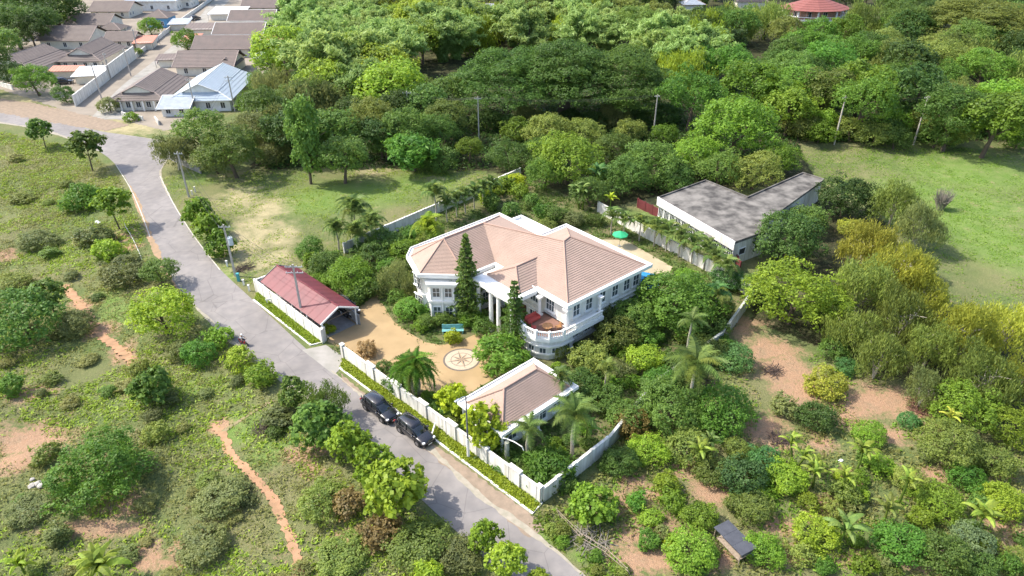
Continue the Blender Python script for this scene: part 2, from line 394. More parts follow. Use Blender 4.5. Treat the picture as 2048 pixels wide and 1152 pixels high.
def road_material():
    m, t, n, b = new_mat('road_asphalt')
    tc = n.new('ShaderNodeTexCoord')
    def noise(s, d, mp=None):
        z = n.new('ShaderNodeTexNoise'); z.inputs['Scale'].default_value = s; z.inputs['Detail'].default_value = d; t.links.new(tc.outputs['Object'], z.inputs['Vector']); return z.outputs['Fac']
    r1 = n.new('ShaderNodeValToRGB'); t.links.new(noise(.13, 7), r1.inputs[0])
    r1.color_ramp.elements[0].position = .25; r1.color_ramp.elements[0].color = (.185, .172, .165, 1)
    r1.color_ramp.elements[1].position = .75; r1.color_ramp.elements[1].color = (.265, .247, .238, 1)
    r2 = n.new('ShaderNodeValToRGB'); t.links.new(noise(.8, 8), r2.inputs[0])
    r2.color_ramp.elements[0].position = .3; r2.color_ramp.elements[0].color = (.86, .86, .86, 1); r2.color_ramp.elements[1].position = .7; r2.color_ramp.elements[1].color = (1.1, 1.08, 1.05, 1)
    mx = n.new('ShaderNodeMix'); mx.data_type = 'RGBA'; mx.blend_type = 'MULTIPLY'; mx.inputs[0].default_value = 1
    t.links.new(r1.outputs[0], mx.inputs[6]); t.links.new(r2.outputs[0], mx.inputs[7])
    # cracks
    vo = n.new('ShaderNodeTexVoronoi'); vo.feature = 'DISTANCE_TO_EDGE'; vo.inputs['Scale'].default_value = .22
    nn = n.new('ShaderNodeTexNoise'); nn.inputs['Scale'].default_value = .8; nn.inputs['Detail'].default_value = 4
    t.links.new(tc.outputs['Object'], nn.inputs['Vector'])
    vm = n.new('ShaderNodeMix'); vm.data_type = 'RGBA'; vm.inputs[0].default_value = .12; vm.blend_type = 'ADD'
    t.links.new(tc.outputs['Object'], vm.inputs[6]); t.links.new(nn.outputs['Color'], vm.inputs[7]); t.links.new(vm.outputs[2], vo.inputs['Vector'])
    cr = n.new('ShaderNodeMapRange'); cr.inputs[1].default_value = 0; cr.inputs[2].default_value = .012; cr.inputs[3].default_value = .72; cr.inputs[4].default_value = 1
    t.links.new(vo.outputs['Distance'], cr.inputs[0])
    m2 = n.new('ShaderNodeMix'); m2.data_type = 'RGBA'; m2.blend_type = 'MULTIPLY'; m2.inputs[0].default_value = 1
    t.links.new(mx.outputs[2], m2.inputs[6]); t.links.new(cr.outputs[0], m2.inputs[7])
    t.links.new(m2.outputs[2], b.inputs['Base Color']); b.inputs['Roughness'].default_value = .85; b.inputs['Specular IOR Level'].default_value = .25
    return m
ribbon('road', RL, RR, .012, road_material(), 'worn grey asphalt road bending past the walled villa', 240)
def poly_sheet(name, pts, z, mat, label, jitter=0, kind='structure', thick=0):
    """flat sheet; jitter roughens its outline"""
    P = [Vector((*p, 0)) for p in pts]
    if jitter:
        out = []
        for i in range(len(P)):
            a, b = P[i], P[(i + 1) % len(P)]; k = max(2, int((b - a).length / .5)); nrm = Vector((-(b - a).y, (b - a).x, 0)).normalized()
            for j in range(k): out.append(a.lerp(b, j / k) + nrm * R.uniform(-jitter, jitter))
        P = out
    mb = MB(); mb.prism([(p.x, p.y) for p in P], z - max(thick, .003), z, mat)
    o = mb.build(name)
    bm = bmesh.new(); bm.from_mesh(o.data); bmesh.ops.triangulate(bm, faces=[f for f in bm.faces if len(f.verts) > 4]); bm.to_mesh(o.data); bm.free()
    return tag(o, label, kind=kind)
dirt = pm('brown_dirt', (.30, .23, .17), (.22, .175, .13), 1.2, .95, .5, 8, spec=.1)
# earthy strip between asphalt and kerb
poly_sheet('verge_dirt', [G(*p) for p in [(676, 742), (735, 790), (868, 888), (1000, 984), (1064, 1030), (1090, 1060), (1060, 1075), (1000, 1030), (935, 968), (850, 900), (760, 825), (690, 768)]], .018, dirt, 'strip of brown earth between asphalt and kerb', .18)
lane = [G(*p) for p in [(178, 240), (240, 175), (300, 128), (352, 85), (385, 50), (420, 8), (440, -15)]]
laneR = [G(*p) for p in [(245, 238), (300, 180), (342, 130), (378, 88), (410, 50), (452, 8), (470, -15)]]
ribbon('lane', lane, laneR, .016, concrete, 'pale concrete lane running between the village houses', 60)
yard = pm('dusty_yard', (.30, .26, .21), (.22, .19, .155), .15, .95, .2, 4, spec=.1)
poly_sheet('village_ground', [G(*p) for p in [(0, 178), (150, 228), (245, 240), (330, 262), (480, 210), (560, 110), (580, -20), (200, -20), (60, 60), (-40, 130)]], .008, yard, 'dusty yard ground around the village houses', .4)
poly_sheet('junction_dirt', [G(*p) for p in [(-60, 190), (60, 205), (180, 232), (260, 250), (210, 262), (110, 246), (0, 226), (-80, 215)]], .024, dirt, 'packed brown earth beside the junction', .5)
poly_sheet('garden_ground', COMPOUND, .0, pm('garden_soil', (.10, .135, .04), (.15, .13, .07), .25, .95, .6, 5, spec=.1, detail=9), 'planted garden ground inside the villa walls', 0)
# driveway, in the shape of the forecourt
DRIVE = [(655, 683), (672, 650), (712, 620), (752, 588), (768, 612), (785, 640), (815, 664), (850, 684), (880, 690), (912, 686), (960, 664), (1010, 668), (1050, 690), (1060, 720), (1010, 745), (965, 770), (930, 792), (880, 790), (800, 765), (740, 735), (690, 700)]
poly_sheet('driveway', [G(*p) for p in DRIVE], .006, paving, 'tan paved forecourt inside the gate')
poly_sheet('gate_apron', [G(*p) for p in [(604, 700), (652, 690), (690, 716), (680, 738), (668, 750)]], .02, concrete, 'grey concrete apron in front of the gate')
poly_sheet('pool_deck', [G(*p) for p in [(1150, 478), (1250, 480), (1345, 534), (1330, 560), (1280, 570), (1200, 540)]], .006, deckm, 'pale paved terrace behind the villa')
def strip_line(name, pts, wd, z0, z1, mat, label, cat=None, parent=None, kind=None):
    mb = MB(); P = [Vector((*p, 0)) for p in pts]
    L = []; Rr = []
    for i, p in enumerate(P):
        d = (P[min(i + 1, len(P) - 1)] - P[max(i - 1, 0)]).normalized(); s_ = Vector((-d.y, d.x, 0)) * wd / 2
        L.append(p + s_); Rr.append(p - s_)
    mb.prism([(p.x, p.y) for p in L] + [(p.x, p.y) for p in reversed(Rr)], z0, z1, mat)
    o = mb.build(name, parent); 
    if len(P) > 2:
        bm = bmesh.new(); bm.from_mesh(o.data); bmesh.ops.triangulate(bm, faces=[f for f in bm.faces if len(f.verts) > 4]); bm.to_mesh(o.data); bm.free()
    return tag(o, label, cat, kind=kind)
strip_line('kerb', [G(*p) for p in [(507, 600), (622, 691), (650, 684)]], .22, 0, .14, whitep, 'white kerb round the hedge strip beside the red roofed carport', kind='structure')
strip_line('kerb', [G(*p) for p in [(700, 718), (680, 737), (870, 880), (1066, 1028), (1084, 1006)]], .22, 0, .14, whitep, 'long white kerb round the hedge strip below the front wall', kind='structure')
strip_line('kerb_edge', smooth_line([G(*p) for p in [(258, 372), (275, 412), (294, 462), (303, 490)]], 14), .16, 0, .03, whitep, 'faded white edge line on the outer side of the bend', kind='structure') if False else None
edgem = pm('pale_edge', (.55, .52, .46), (.36, .35, .3), 1.5, .9)
for pts, lb in (([(232, 330), (258, 372), (275, 408), (290, 446), (300, 474)], 'pale road edge along the scrub side of the bend'), ([(320, 352), (344, 402), (368, 442), (392, 478), (440, 540)], 'pale road edge along the lawn side of the bend')):
    pl = [(p.x, p.y) for p in smooth_line([G(*p) for p in pts], 16)]
    strip_line('road_edge', pl, .16, 0, .03, edgem, lb, kind='structure')
def shoulder(edge, i0, i1, w_, z, mat, label, side):
    c = smooth_line(edge, 400)[i0:i1]; mb = MB(); k = mb.m(mat); n = len(c); a = w_; b_ = w_
    for i, p in enumerate(c):
        d = (c[min(i + 1, n - 1)] - c[max(i - 1, 0)]).normalized(); s_ = Vector((-d.y, d.x, 0)) * side
        a = max(.1, min(w_ * 1.6, a + R.uniform(-.22, .22))); b_ = max(.05, min(w_, b_ + R.uniform(-.18, .18))); f = max(0, math.sin(pi * i / (n - 1))) ** .3
        o1 = p + s_ * a * f; o2 = p - s_ * b_ * f; mb.v += [(o1.x, o1.y, z), (o2.x, o2.y, z)]
    for i in range(n - 1): mb.f.append((2 * i, 2 * i + 2, 2 * i + 3, 2 * i + 1)); mb.mi.append(k)
    return tag(mb.build('road_shoulder'), label, kind='structure')
orangee = pm('orange_shoulder', (.36, .24, .15), (.27, .205, .13), 1.1, .95, .4, 6, spec=.1); sandy = pm('sandy_shoulder', (.36, .32, .26), (.27, .25, .19), 1.4, .95, .4, 6, spec=.1)
shoulder(RL, 165, 262, .5, .021, orangee, 'orange earth spilling over the outer road edge on the bend', 1)
shoulder(RL, 255, 345, .35, .022, sandy, 'sandy dust along the road edge by the scrub', 1)
shoulder(RL, 20, 120, .4, .021, sandy, 'sandy dust along the upper left road edge', 1)
shoulder(RR, 118, 215, .25, .021, sandy, 'thin sandy dust along the lawn side of the road', -1)
shoulder(RR, 318, 392, .35, .022, sandy, 'sandy dust along the near right road edge', -1)
# red footpath in the scrub: a ribbon with worn irregular edges
def path(pxs, w0, mat, label):
    c = smooth_line([G(*p) for p in pxs], 110); a = []; b_ = []
    for i, p in enumerate(c):
        d = (c[min(i + 1, 109)] - c[max(i - 1, 0)]).normalized(); s_ = Vector((-d.y, d.x, 0))
        a.append(p + s_ * (w0 / 2 * (.6 + .8 * R.random()))); b_.append(p - s_ * (w0 / 2 * (.6 + .8 * R.random())))
    zz = hgt([p.x for p in c], [p.y for p in c])
    mb = MB(); k = mb.m(mat)
    ha = hgt([p.x for p in a], [p.y for p in a]); hb = hgt([p.x for p in b_], [p.y for p in b_])
    for i in range(len(c)):
        z = max(zz[i], ha[i], hb[i]) + .03; mb.v += [(a[i].x, a[i].y, z), (b_[i].x, b_[i].y, z)]
    for i in range(len(c) - 1): mb.f.append((2 * i, 2 * i + 2, 2 * i + 3, 2 * i + 1)); mb.mi.append(k)
    return tag(mb.build('path'), label, kind='structure')
redp = pm('red_path_earth', (.43, .245, .145), (.30, .19, .11), 1.1, .95, .4, 6, spec=.1)
path([(425, 838), (448, 870), (458, 900), (500, 945), (540, 985), (562, 1030), (580, 1070), (592, 1110), (600, 1180)], .9, redp, 'narrow red earth footpath winding through the scrub')
path([(120, 560), (150, 590), (180, 635), (200, 660), (240, 690), (268, 720)], 1.3, redp, 'worn red earth track beside the dark bushy tree')
path([(425, 840), (445, 852), (470, 838), (510, 818), (548, 800)], .45, pm('dry_path', (.2, .19, .08), (.26, .2, .12), 2, .95), 'faint side path joining the red footpath')
# ------------------------------------------------------------------ compass medallion
mcx, mcy = -6.6, 72.9
med = empty('paving_medallion', (mcx, mcy, 0)); tag(med, 'round compass medallion of pale and dark stone set in the forecourt', 'medallion')
darkst = pm('dark_stone', (.10, .085, .075), (.16, .13, .1), 3, .7); palest = pm('pale_stone', (.45, .37, .27), (.39, .32, .23), 3, .7); tanst = pm('tan_stone', (.40, .28, .17), (.34, .24, .15), 3, .7)
def circ(r, n=40, a0=0): return [(r * cos(a0 + 2 * pi * i / n), r * sin(a0 + 2 * pi * i / n)) for i in range(n)]
mb = MB(); mb.ring(circ(2.45), circ(2.2), .004, .016, darkst); mb.build('outer_ring', med)
mb = MB(); mb.prism(circ(2.2), .006, .012, palest); mb.build('disc', med)
mb = MB(); mb.ring(circ(1.45), circ(1.37), .008, .018, darkst); mb.build('inner_ring', med)
for k in range(8):
    a = k * pi / 4 + .3; r1 = 2.05 if k % 2 == 0 else 1.4
    for sgn, mt in ((1, darkst), (-1, tanst)):
        mb = MB(); mb.prism([(0, 0), (r1 * cos(a), r1 * sin(a)), (.5 * cos(a + sgn * pi / 8), .5 * sin(a + sgn * pi / 8))][::sgn], .014, .022 + .002 * (k % 2), mt); mb.build('star_point', med)

# ------------------------------------------------------------------ villa
VB = Vector((7.1, 74.4, 0)); VR = atan2(.655, .756)
villa = empty('villa', VB, VR)
tag(villa, 'large two storey white villa with pinkish tiled hip roofs and a balcony', 'villa')
def VP_(u, v, z=0): return VB + Vector((cos(VR) * u - sin(VR) * v, sin(VR) * u + cos(VR) * v, z))
vwall = pm('villa_render', (.78, .77, .72), (.60, .59, .54), .8, .6, .04, 6, detail=8, stretch=(2.2, 2.2, .3))
vtrim = pm('villa_trim', (.84, .83, .80), (.76, .75, .71), 1.5, .55, .04, 8)
def tile_material(name, c1, c2, c3):
    m = pm(name, c1, c2, .55, .75, .2, 5, spec=.25, detail=8)
    t = m.node_tree; n = t.nodes; b = n['Principled BSDF']
    lk = b.inputs['Base Color'].links[0].from_socket
    nz = n.new('ShaderNodeTexNoise'); nz.inputs['Scale'].default_value = 7; nz.inputs['Detail'].default_value = 5
    tc = n.new('ShaderNodeTexCoord'); t.links.new(tc.outputs['Object'], nz.inputs['Vector'])
    mr = n.new('ShaderNodeMapRange'); mr.inputs[1].default_value = .5; mr.inputs[2].default_value = .75; t.links.new(nz.outputs['Fac'], mr.inputs[0])
    mx = n.new('ShaderNodeMix'); mx.data_type = 'RGBA'; mx.inputs[7].default_value = (*c3, 1)
    t.links.new(mr.outputs[0], mx.inputs[0]); t.links.new(lk, mx.inputs[6]); t.links.new(mx.outputs[2], b.inputs['Base Color'])
    return m
vtile = tile_material('pink_roof_tiles', (.385, .275, .22), (.33, .24, .19), (.27, .20, .16))
vhip = pm('hip_tiles', (.40, .26, .2), (.34, .23, .18), 3, .8)
outline = [(.9, .9), (15.8, .9), (15.8, 16.2), (12.9, 16.2), (12.9, 23.4), (10.4, 23.4), (10.4, 26.2), (-5.6, 25.6), (-7.2, 24.0), (-9.0, 19.8), (-4.6, 15.6), (.9, 15.6)]
mb = MB(); mb.prism(outline, 0, 7.0, vwall); mb.build('wall', villa)
def offset(poly, d):
    out = []; n = len(poly)
    for i in range(n):
        p, q, r = Vector(poly[i - 1]), Vector(poly[i]), Vector(poly[(i + 1) % n])
        a = (q - p).normalized(); b = (r - q).normalized(); na = Vector((a.y, -a.x)); nb = Vector((b.y, -b.x))
        m_ = (na + nb); m_ = m_ / max(.3, m_.dot(na)); out.append(tuple(q + m_ * d))
    return out
for z0, z1, d in ((3.3, 3.5, .14), (3.5, 3.62, .24), (6.35, 6.6, .16), (.0, .5, .1)):
    mb = MB(); mb.ring(offset(outline, d), offset(outline, -.05), z0, z1, vtrim); mb.build('cornice', villa)
eave = [(-.1, -.1), (16.8, -.1), (16.8, 17.2), (11.5, 17.2), (11.5, 27.2), (-6.2, 26.6), (-8.2, 24.7), (-10.0, 19.3), (-5.0, 14.5), (-.1, 14.5)]
mb = MB(); mb.prism(offset(eave, -.35), 6.62, 6.9, vtrim); mb.prism(eave, 6.9, 7.22, vtrim, bottom=True); mb.build('eave_slab', villa)
mb = MB(); mb.ring(eave, offset(eave, -.14), 7.22, 7.42, vtrim); mb.build('gutter', villa)
A1, A2, Cc, Dd = (7.6, 8.6, 10.7), (9.2, 9.0, 10.7), (3.2, 21.0, 10.35), (-4.1, 20.9, 10.3)
ze = 7.24
def e3(u, v): return (u, v, ze)
planes = [(e3(.6, .6), e3(16.1, .6), A2, A1), (e3(16.1, .6), e3(16.1, 16.5), A2, A2), (e3(16.1, 16.5), e3(10.9, 16.5), A1, A2), (e3(10.9, 16.5), e3(10.9, 16.5), Cc, A1),
          (e3(.6, 15.2), e3(.6, .6), A1, Cc), (e3(10.9, 16.5), e3(10.9, 26.5), Cc, Cc), (e3(10.9, 26.5), e3(-6.0, 26.0), Dd, Cc),
          (e3(-6.0, 26.0), e3(-7.6, 24.4), Dd, Dd), (e3(-7.6, 24.4), e3(-9.35, 19.5), Dd, Dd), (e3(-9.35, 19.5), e3(-4.8, 15.2), Dd, Dd), (e3(-4.8, 15.2), e3(.6, 15.2), Cc, Dd)]
mb = MB()
for i, (a, b_, c, d) in enumerate(planes):
    n_ = 26
    mb.roofplane(a, b_, c, d, n_, vtile, .05)
mb.build('roof', villa)
def ridge(parent, pairs, mat, r=.11, lift=.06, name='ridge_cap'):
    for a, b_ in pairs:
        mb = MB(); a = Vector(a) + Vector((0, 0, lift)); b_ = Vector(b_) + Vector((0, 0, lift)); mb.tube([a, b_], r, mat, 6); mb.build(name, parent)
ridge(villa, [(e3(.6, .6), A1), (e3(16.1, .6), A2), (e3(16.1, 16.5), A2), (A1, A2), (A1, Cc), (Cc, Dd), (Cc, e3(10.9, 26.5)), (Dd, e3(-6.0, 26.0)), (Dd, e3(-7.6, 24.4)), (Dd, e3(-9.35, 19.5)), (Dd, e3(-4.8, 15.2))], vhip)
# portico with its own hip roof
pe = [(-4.6, 5.6), (.0, 5.6), (.0, 13.9), (-4.6, 13.9)]
mb = MB(); mb.prism([(-4.6, 5.6), (-.12, 5.6), (-.12, 13.9), (-4.6, 13.9)], 6.6, 7.18, vtrim)
mb.build('portico_slab', villa)
pa, pb = (-.2, 9.8, 9.0), (4.2, 9.8, 9.05)
mb = MB()
mb.roofplane((-2.6, 13.2, 7.25), (-2.6, 6.4, 7.25), pa, pa, 10, vtile, .05)
mb.roofplane((-2.6, 6.4, 7.25), (.7, 6.4, 7.25), pb, pa, 10, vtile, .05)
mb.roofplane((.7, 13.2, 7.25), (-2.6, 13.2, 7.25), pa, pb, 10, vtile, .05)
mb.build('portico_roof', villa)
ridge(villa, [((-2.6, 13.2, 7.25), pa), ((-2.6, 6.4, 7.25), pa), (pa, pb)], vhip)
def column(parent, u, v, z0, z1, r=.28, name='column'):
    mb = MB(); mb.tube([(u, v, z0 + .3), (u, v, z1 - .35)], [r, r * .86], vtrim, 14)
    mb.box(u - r * 1.4, u + r * 1.4, v - r * 1.4, v + r * 1.4, z0, z0 + .3, vtrim); mb.box(u - r * 1.4, u + r * 1.4, v - r * 1.4, v + r * 1.4, z1 - .35, z1, vtrim, (-.06, -.06))
    return mb.build(name, parent)
for u, v in ((-4.0, 6.2), (-4.0, 9.0), (-4.0, 10.6), (-4.0, 13.3)): column(villa, u, v, 0, 6.6, .32)
# windows: frame proud of the wall, pane set back, each a part of its own
glass = pm('window_glass', (.05, .07, .08), (.10, .13, .14), .8, .08, spec=.8)
framem = pm('window_frame_white', (.8, .8, .78)); grnfr = pm('window_frame_grey', (.55, .58, .56))
def window(parent, p, ang, wd, ht, cols=2, rows=1, arch=False, fm=None, name='window', pmm=None):
    """p = centre bottom on the wall, ang = outward direction"""
    fm = fm or framem; t_ = .09
    mb = MB(); h = wd / 2
    mb.box(-.02, .1, -h - t_, -h, 0, ht, fm); mb.box(-.02, .1, h, h + t_, 0, ht, fm)
    mb.box(-.02, .13, -h - t_, h + t_, -t_, 0, fm); mb.box(-.02, .13, -h - t_, h + t_, ht, ht + t_, fm)
    for i in range(1, cols): x = -h + wd * i / cols; mb.box(0.03, .08, x - .03, x + .03, 0, ht, fm)
    for i in range(1, rows): z = ht * i / rows; mb.box(0.032, .078, -h, h, z - .025, z + .025, fm)
    if arch: mb.box(-.02, .2, -h - .25, h + .25, ht + t_, ht + t_ + .16, fm); mb.box(-.02, .22, -h - .2, h + .2, -t_ - .14, -t_, fm)
    o = mb.build(name, parent, loc=p, rz=ang)
    g = MB(); g.box(0.0, .03, -h, h, 0, ht, pmm or glass); g.build('pane', o)
    return o
SW, SE, N_ = -pi / 2, 0, pi / 2
for z in (1.0, 4.4):
    for u in (2.6, 5.0, 7.6, 10.2, 12.6, 14.6): window(villa, (u, .9, z), SW, 1.15, 1.7, 2, 2, True)
    for v in (17.5, 19.5, 21.5): window(villa, (-9.0 + (v - 19.8) * .14 if v > 19.8 else -8.98, max(v, 20.4), z), pi, .8, 1.6, 2, 2, True)
    for t_ in (.27, .73): window(villa, (-9.0 + 4.4 * t_, 19.8 - 4.2 * t_, z), atan2(-.69, -.72) , 1.0, 1.7, 2, 2, True)
    for u in (-3.2, -1.0): window(villa, (u, 15.6, z), SW, 1.0, 1.7, 2, 2, True)
    for v in (4.0, 7.2, 12.6): window(villa, (.9, v, z if z > 3 else .9), pi, 1.5, 1.9, 3, 2, True)
    for u in (3, 7): window(villa, (u, 26.08 if u < 5 else 26.15, z), N_, 1.1, 1.6, 2, 2, True)
    for v in (3, 6.5, 10, 13.5): window(villa, (15.8, v, z), 0, 1.1, 1.6, 2, 2, True)
mb = MB(); mb.box(-.02, .1, -1.0, 1.0, 0, 2.5, pm('teak_door', (.12, .05, .025), (.09, .04, .02), 2, .4)); dr = mb.build('door', villa, loc=(.9, 9.8, .3), rz=pi)
mb = MB(); mb.box(.1, .16, -.1, .1, 1.1, 1.3, pm('brass', (.5, .35, .12), metal=1, rough=.35)); mb.build('handle', dr)
# diagonal bay with stacked mouldings and a pediment
bay = MB()
d = Vector((-.69, -.72)); s_ = Vector((.72, -.69)); c0 = Vector((-6.8, 17.7))
def bp(a, o_): q = c0 + s_ * a + d * o_; return (q.x, q.y)
baypoly = [bp(-2.3, .02), bp(-1.7, 1.3), bp(1.7, 1.3), bp(2.3, .02)]
bayw = MB(); bayw.prism(baypoly, 0, 6.2, vwall); bayo = bayw.build('bay', villa)
for z0, z1, e in ((.0, .6, .12), (2.9, 3.2, .16), (3.2, 3.45, .3), (3.45, 3.9, .1), (5.6, 5.8, .18), (5.8, 6.1, .34), (6.1, 6.3, .5)):
    mb = MB(); mb.prism([bp(-2.3 - e, .06), bp(-1.7 - e * .8, 1.3 + e), bp(1.7 + e * .8, 1.3 + e), bp(2.3 + e, .06)], z0, z1, vtrim); mb.build('moulding', bayo)
for z in (.9, 4.0):
    for a in (-.85, .85):
        q = bp(a, 1.3); window(bayo, (q[0], q[1], z), atan2(d.y, d.x), .95, 1.45, 2, 2, False)
for a in (-1.6, 0, 1.6):
    q = bp(a, 1.36)
    mb = MB(); mb.tube([(q[0], q[1], .6), (q[0], q[1], 5.6)], [.17, .15], vtrim, 10); mb.build('pilaster', bayo)
# flat roof with parapet between the wings, hatches on it
mb = MB(); mb.prism([(11.62, 17.3), (13.9, 17.3), (13.9, 24.6), (11.62, 24.6)], 6.3, 6.75, vtrim); fr = mb.build('flat_roof', villa)
mb = MB(); mb.ring([(11.62, 17.3), (13.9, 17.3), (13.9, 24.6), (11.62, 24.6)], [(11.87, 17.55), (13.65, 17.55), (13.65, 24.35), (11.87, 24.35)], 6.752, 7.2, vtrim); mb.build('parapet', fr)
for v in (19.2, 21.8): mb = MB(); mb.box(12.2, 13.2, v - .45, v + .45, 6.752, 6.95, vtrim, (.08, .08)); mb.box(12.35, 12.5, v - .05, v + .3, 6.95, 7.0, darkg); mb.build('hatch', fr)
# corner balcony on a rounded base
BAL = [(.88, 5.5), (-3.7, 5.5), (-4.5, 3.4), (-4.2, 1.4), (-3.1, -.1), (-1.3, -.9), (6.2, -.9), (6.2, .88), (.88, .88)]
mb = MB(); mb.prism(BAL[::1], 3.05, 3.6, vtrim); bal = mb.build('balcony', villa)
mb = MB(); mb.prism([(.88, 5.2), (-3.4, 5.2), (-4.0, 3.3), (-3.7, 1.6), (-2.8, .35), (-1.2, -.4), (.88, -.4)], 0, 3.05, vwall); lb = mb.build('balcony_base', villa)
for z0, z1, e in ((.7, .95, .15), (1.9, 2.1, .18), (2.1, 2.2, .3)):
    q = [(.86, 5.2 + e), (-3.4 - e, 5.2 + e), (-4.0 - e, 3.3), (-3.7 - e, 1.6 - e * .4), (-2.8 - e * .7, .35 - e * .7), (-1.2 - e * .3, -.4 - e), (.86, -.4 - e)]
    mb = MB(); mb.prism(q, z0, z1, vtrim); mb.build('moulding', lb)
for i in range(5):
    a_, b_ = [(-3.4, 5.2), (-4.0, 3.3), (-3.7, 1.6), (-2.8, .35), (-1.2, -.4), (.86, -.4)][i:i + 2]
    mxx = ((a_[0] + b_[0]) / 2, (a_[1] + b_[1]) / 2); an = atan2(-(b_[0] - a_[0]) * -1 * -1, 1)
    dv = Vector((b_[0] - a_[0], b_[1] - a_[1])); nn_ = Vector((dv.y, -dv.x)).normalized()
    if nn_.dot(Vector(mxx) - Vector((-1.5, 2.5))) < 0: nn_ = -nn_
    window(lb, (mxx[0], mxx[1], 1.0), atan2(nn_.y, nn_.x), .8, .8, 2, 1)
balline = [(-3.55, 5.35), (-4.33, 3.4), (-4.05, 1.46), (-3.0, .06), (-1.28, -.75), (6.05, -.75)]
for i in range(len(balline) - 1):
    a_, b_ = Vector((*balline[i], 0)), Vector((*balline[i + 1], 0)); L_ = (b_ - a_).length; nb = int(L_ / .26)
    mb = MB(); mb.bar(a_ + Vector((0, 0, 4.5)), b_ + Vector((0, 0, 4.5)), .24, .14, vtrim); mb.bar(a_ + Vector((0, 0, 3.72)), b_ + Vector((0, 0, 3.72)), .2, .12, vtrim); mb.build('handrail', bal)
    for k in range(nb):
        p_ = a_.lerp(b_, (k + .5) / nb); mb = MB(); mb.tube([(0, 0, 3.78), (0, 0, 3.98), (0, 0, 4.2), (0, 0, 4.43)], [.05, .085, .05, .06], vtrim, 6, False); mb.build('baluster', bal, loc=(p_.x, p_.y, 0))
    mb = MB(); mb.box(a_.x - .17, a_.x + .17, a_.y - .17, a_.y + .17, 3.6, 4.72, vtrim); mb.build('pier', bal)
column(villa, .4, .4, 3.6, 6.6, .3); column(villa, -.2, 5.0, 3.6, 6.6, .26); column(villa, 5.9, -.35, 3.6, 6.62, .2)
floorm = pm('red_balcony_floor', (.24, .13, .095), (.2, .11, .08), 1, .6)
mb = MB(); mb.prism([(.86, 5.2), (-3.4, 5.2), (-4.1, 3.4), (-3.85, 1.6), (-2.9, .3), (-1.2, -.55), (.86, -.55)], 3.6, 3.62, floorm); mb.build('floor', bal)
# furniture on the balcony
rat = pm('orange_rattan', (.36, .19, .08), (.28, .14, .06), 6, .6); redc = pm('red_cloth', (.5, .09, .07), (.4, .07, .06), 4, .7)
tb = empty('balcony_table', VP_(-1.9, 1.6, 3.62), VR); tag(tb, 'round orange rattan table on the villa balcony', 'table')
mb = MB(); mb.prism(circ(.72, 20), .7, .76, rat); mb.build('tabletop', tb); mb = MB(); mb.tube([(0, 0, 0), (0, 0, .35), (0, 0, .7)], [.3, .07, .2], rat, 10); mb.build('pedestal', tb)
def chair(p, rz, mat, label):
    t_ = empty('balcony_chair', p, rz); tag(t_, label, 'chair')
    mb = MB(); mb.box(-.32, .32, -.32, .32, .36, .46, mat); mb.build('seat', t_, bevel=.02)
    mb = MB(); mb.box(-.32, .32, .26, .34, .46, 1.0, mat); mb.build('backrest', t_, bevel=.02)
    for a in (-.28, .28):
        for b_ in (-.28, .28): mb = MB(); mb.box(a - .03, a + .03, b_ - .03, b_ + .03, 0, .36, mat); mb.build('leg', t_)
chair(VP_(-.6, .9, 3.62), VR - 1.9, rat, 'orange rattan chair right of the round table on the villa balcony')
chair(VP_(-3.1, 2.9, 3.62), VR + .8, redc, 'red chair left of the round table on the villa balcony')
sofa = empty('balcony_sofa', VP_(-1.9, 4.5, 3.62), VR); tag(sofa, 'red sofa at the inner end of the villa balcony', 'sofa')
mb = MB(); mb.box(-1, 1, -.4, .4, .1, .45, redc); mb.build('seat', sofa, bevel=.04); mb = MB(); mb.box(-1, 1, .3, .5, .45, .95, redc); mb.build('backrest', sofa, bevel=.04)
for a in (-1.1, .96): mb = MB(); mb.box(a, a + .14, -.4, .5, .1, .7, redc); mb.build('armrest', sofa, bevel=.03)

# ------------------------------------------------------------------ small roofed pavilion by the front wall
pav = empty('pavilion', (-6.2, 60.2, 0), atan2(.68, .73)); tag(pav, 'small white pavilion with a pinkish hip roof behind the front wall', 'pavilion')
LU, LV = 12.1, 7.5
mb = MB(); mb.prism([(0, -LV), (LU, -LV), (LU, 0), (0, 0)], 3.25, 3.5, vtrim); mb.build('eave_slab', pav)
mb = MB(); mb.ring([(0, -LV), (LU, -LV), (LU, 0), (0, 0)], [(.14, -LV + .14), (LU - .14, -LV + .14), (LU - .14, -.14), (.14, -.14)], 3.5, 3.66, vtrim); mb.build('gutter', pav)
q0, q1 = (3.8, -3.7, 5.6), (8.9, -3.7, 5.6); i_ = .75
cn = [(i_, -LV + i_, 3.53), (LU - i_, -LV + i_, 3.53), (LU - i_, -i_, 3.53), (i_, -i_, 3.53)]
mb = MB(); mb.roofplane(cn[0], cn[1], q1, q0, 14, vtile, .05); mb.roofplane(cn[1], cn[2], q1, q1, 14, vtile, .05); mb.roofplane(cn[2], cn[3], q0, q1, 14, vtile, .05); mb.roofplane(cn[3], cn[0], q0, q0, 14, vtile, .05); mb.build('roof', pav)
ridge(pav, [(cn[0], q0), (cn[3], q0), (cn[1], q1), (cn[2], q1), (q0, q1)], vhip)
mb = MB(); mb.box(1.1, LU - 1.1, -LV + 1.1, -1.1, 0, 3.25, vwall); mb.build('wall', pav)
for u in (2.5, 4.8, 7.2, 9.6): window(pav, (u, -LV + 1.1, .9), SW, 1.2, 1.5, 2, 2, True); window(pav, (u, -1.1, .9), N_, 1.2, 1.5, 2, 2, True)
for v in (-2.6, -5): window(pav, (1.1, v, .9), pi, 1.1, 1.5, 2, 2, True)
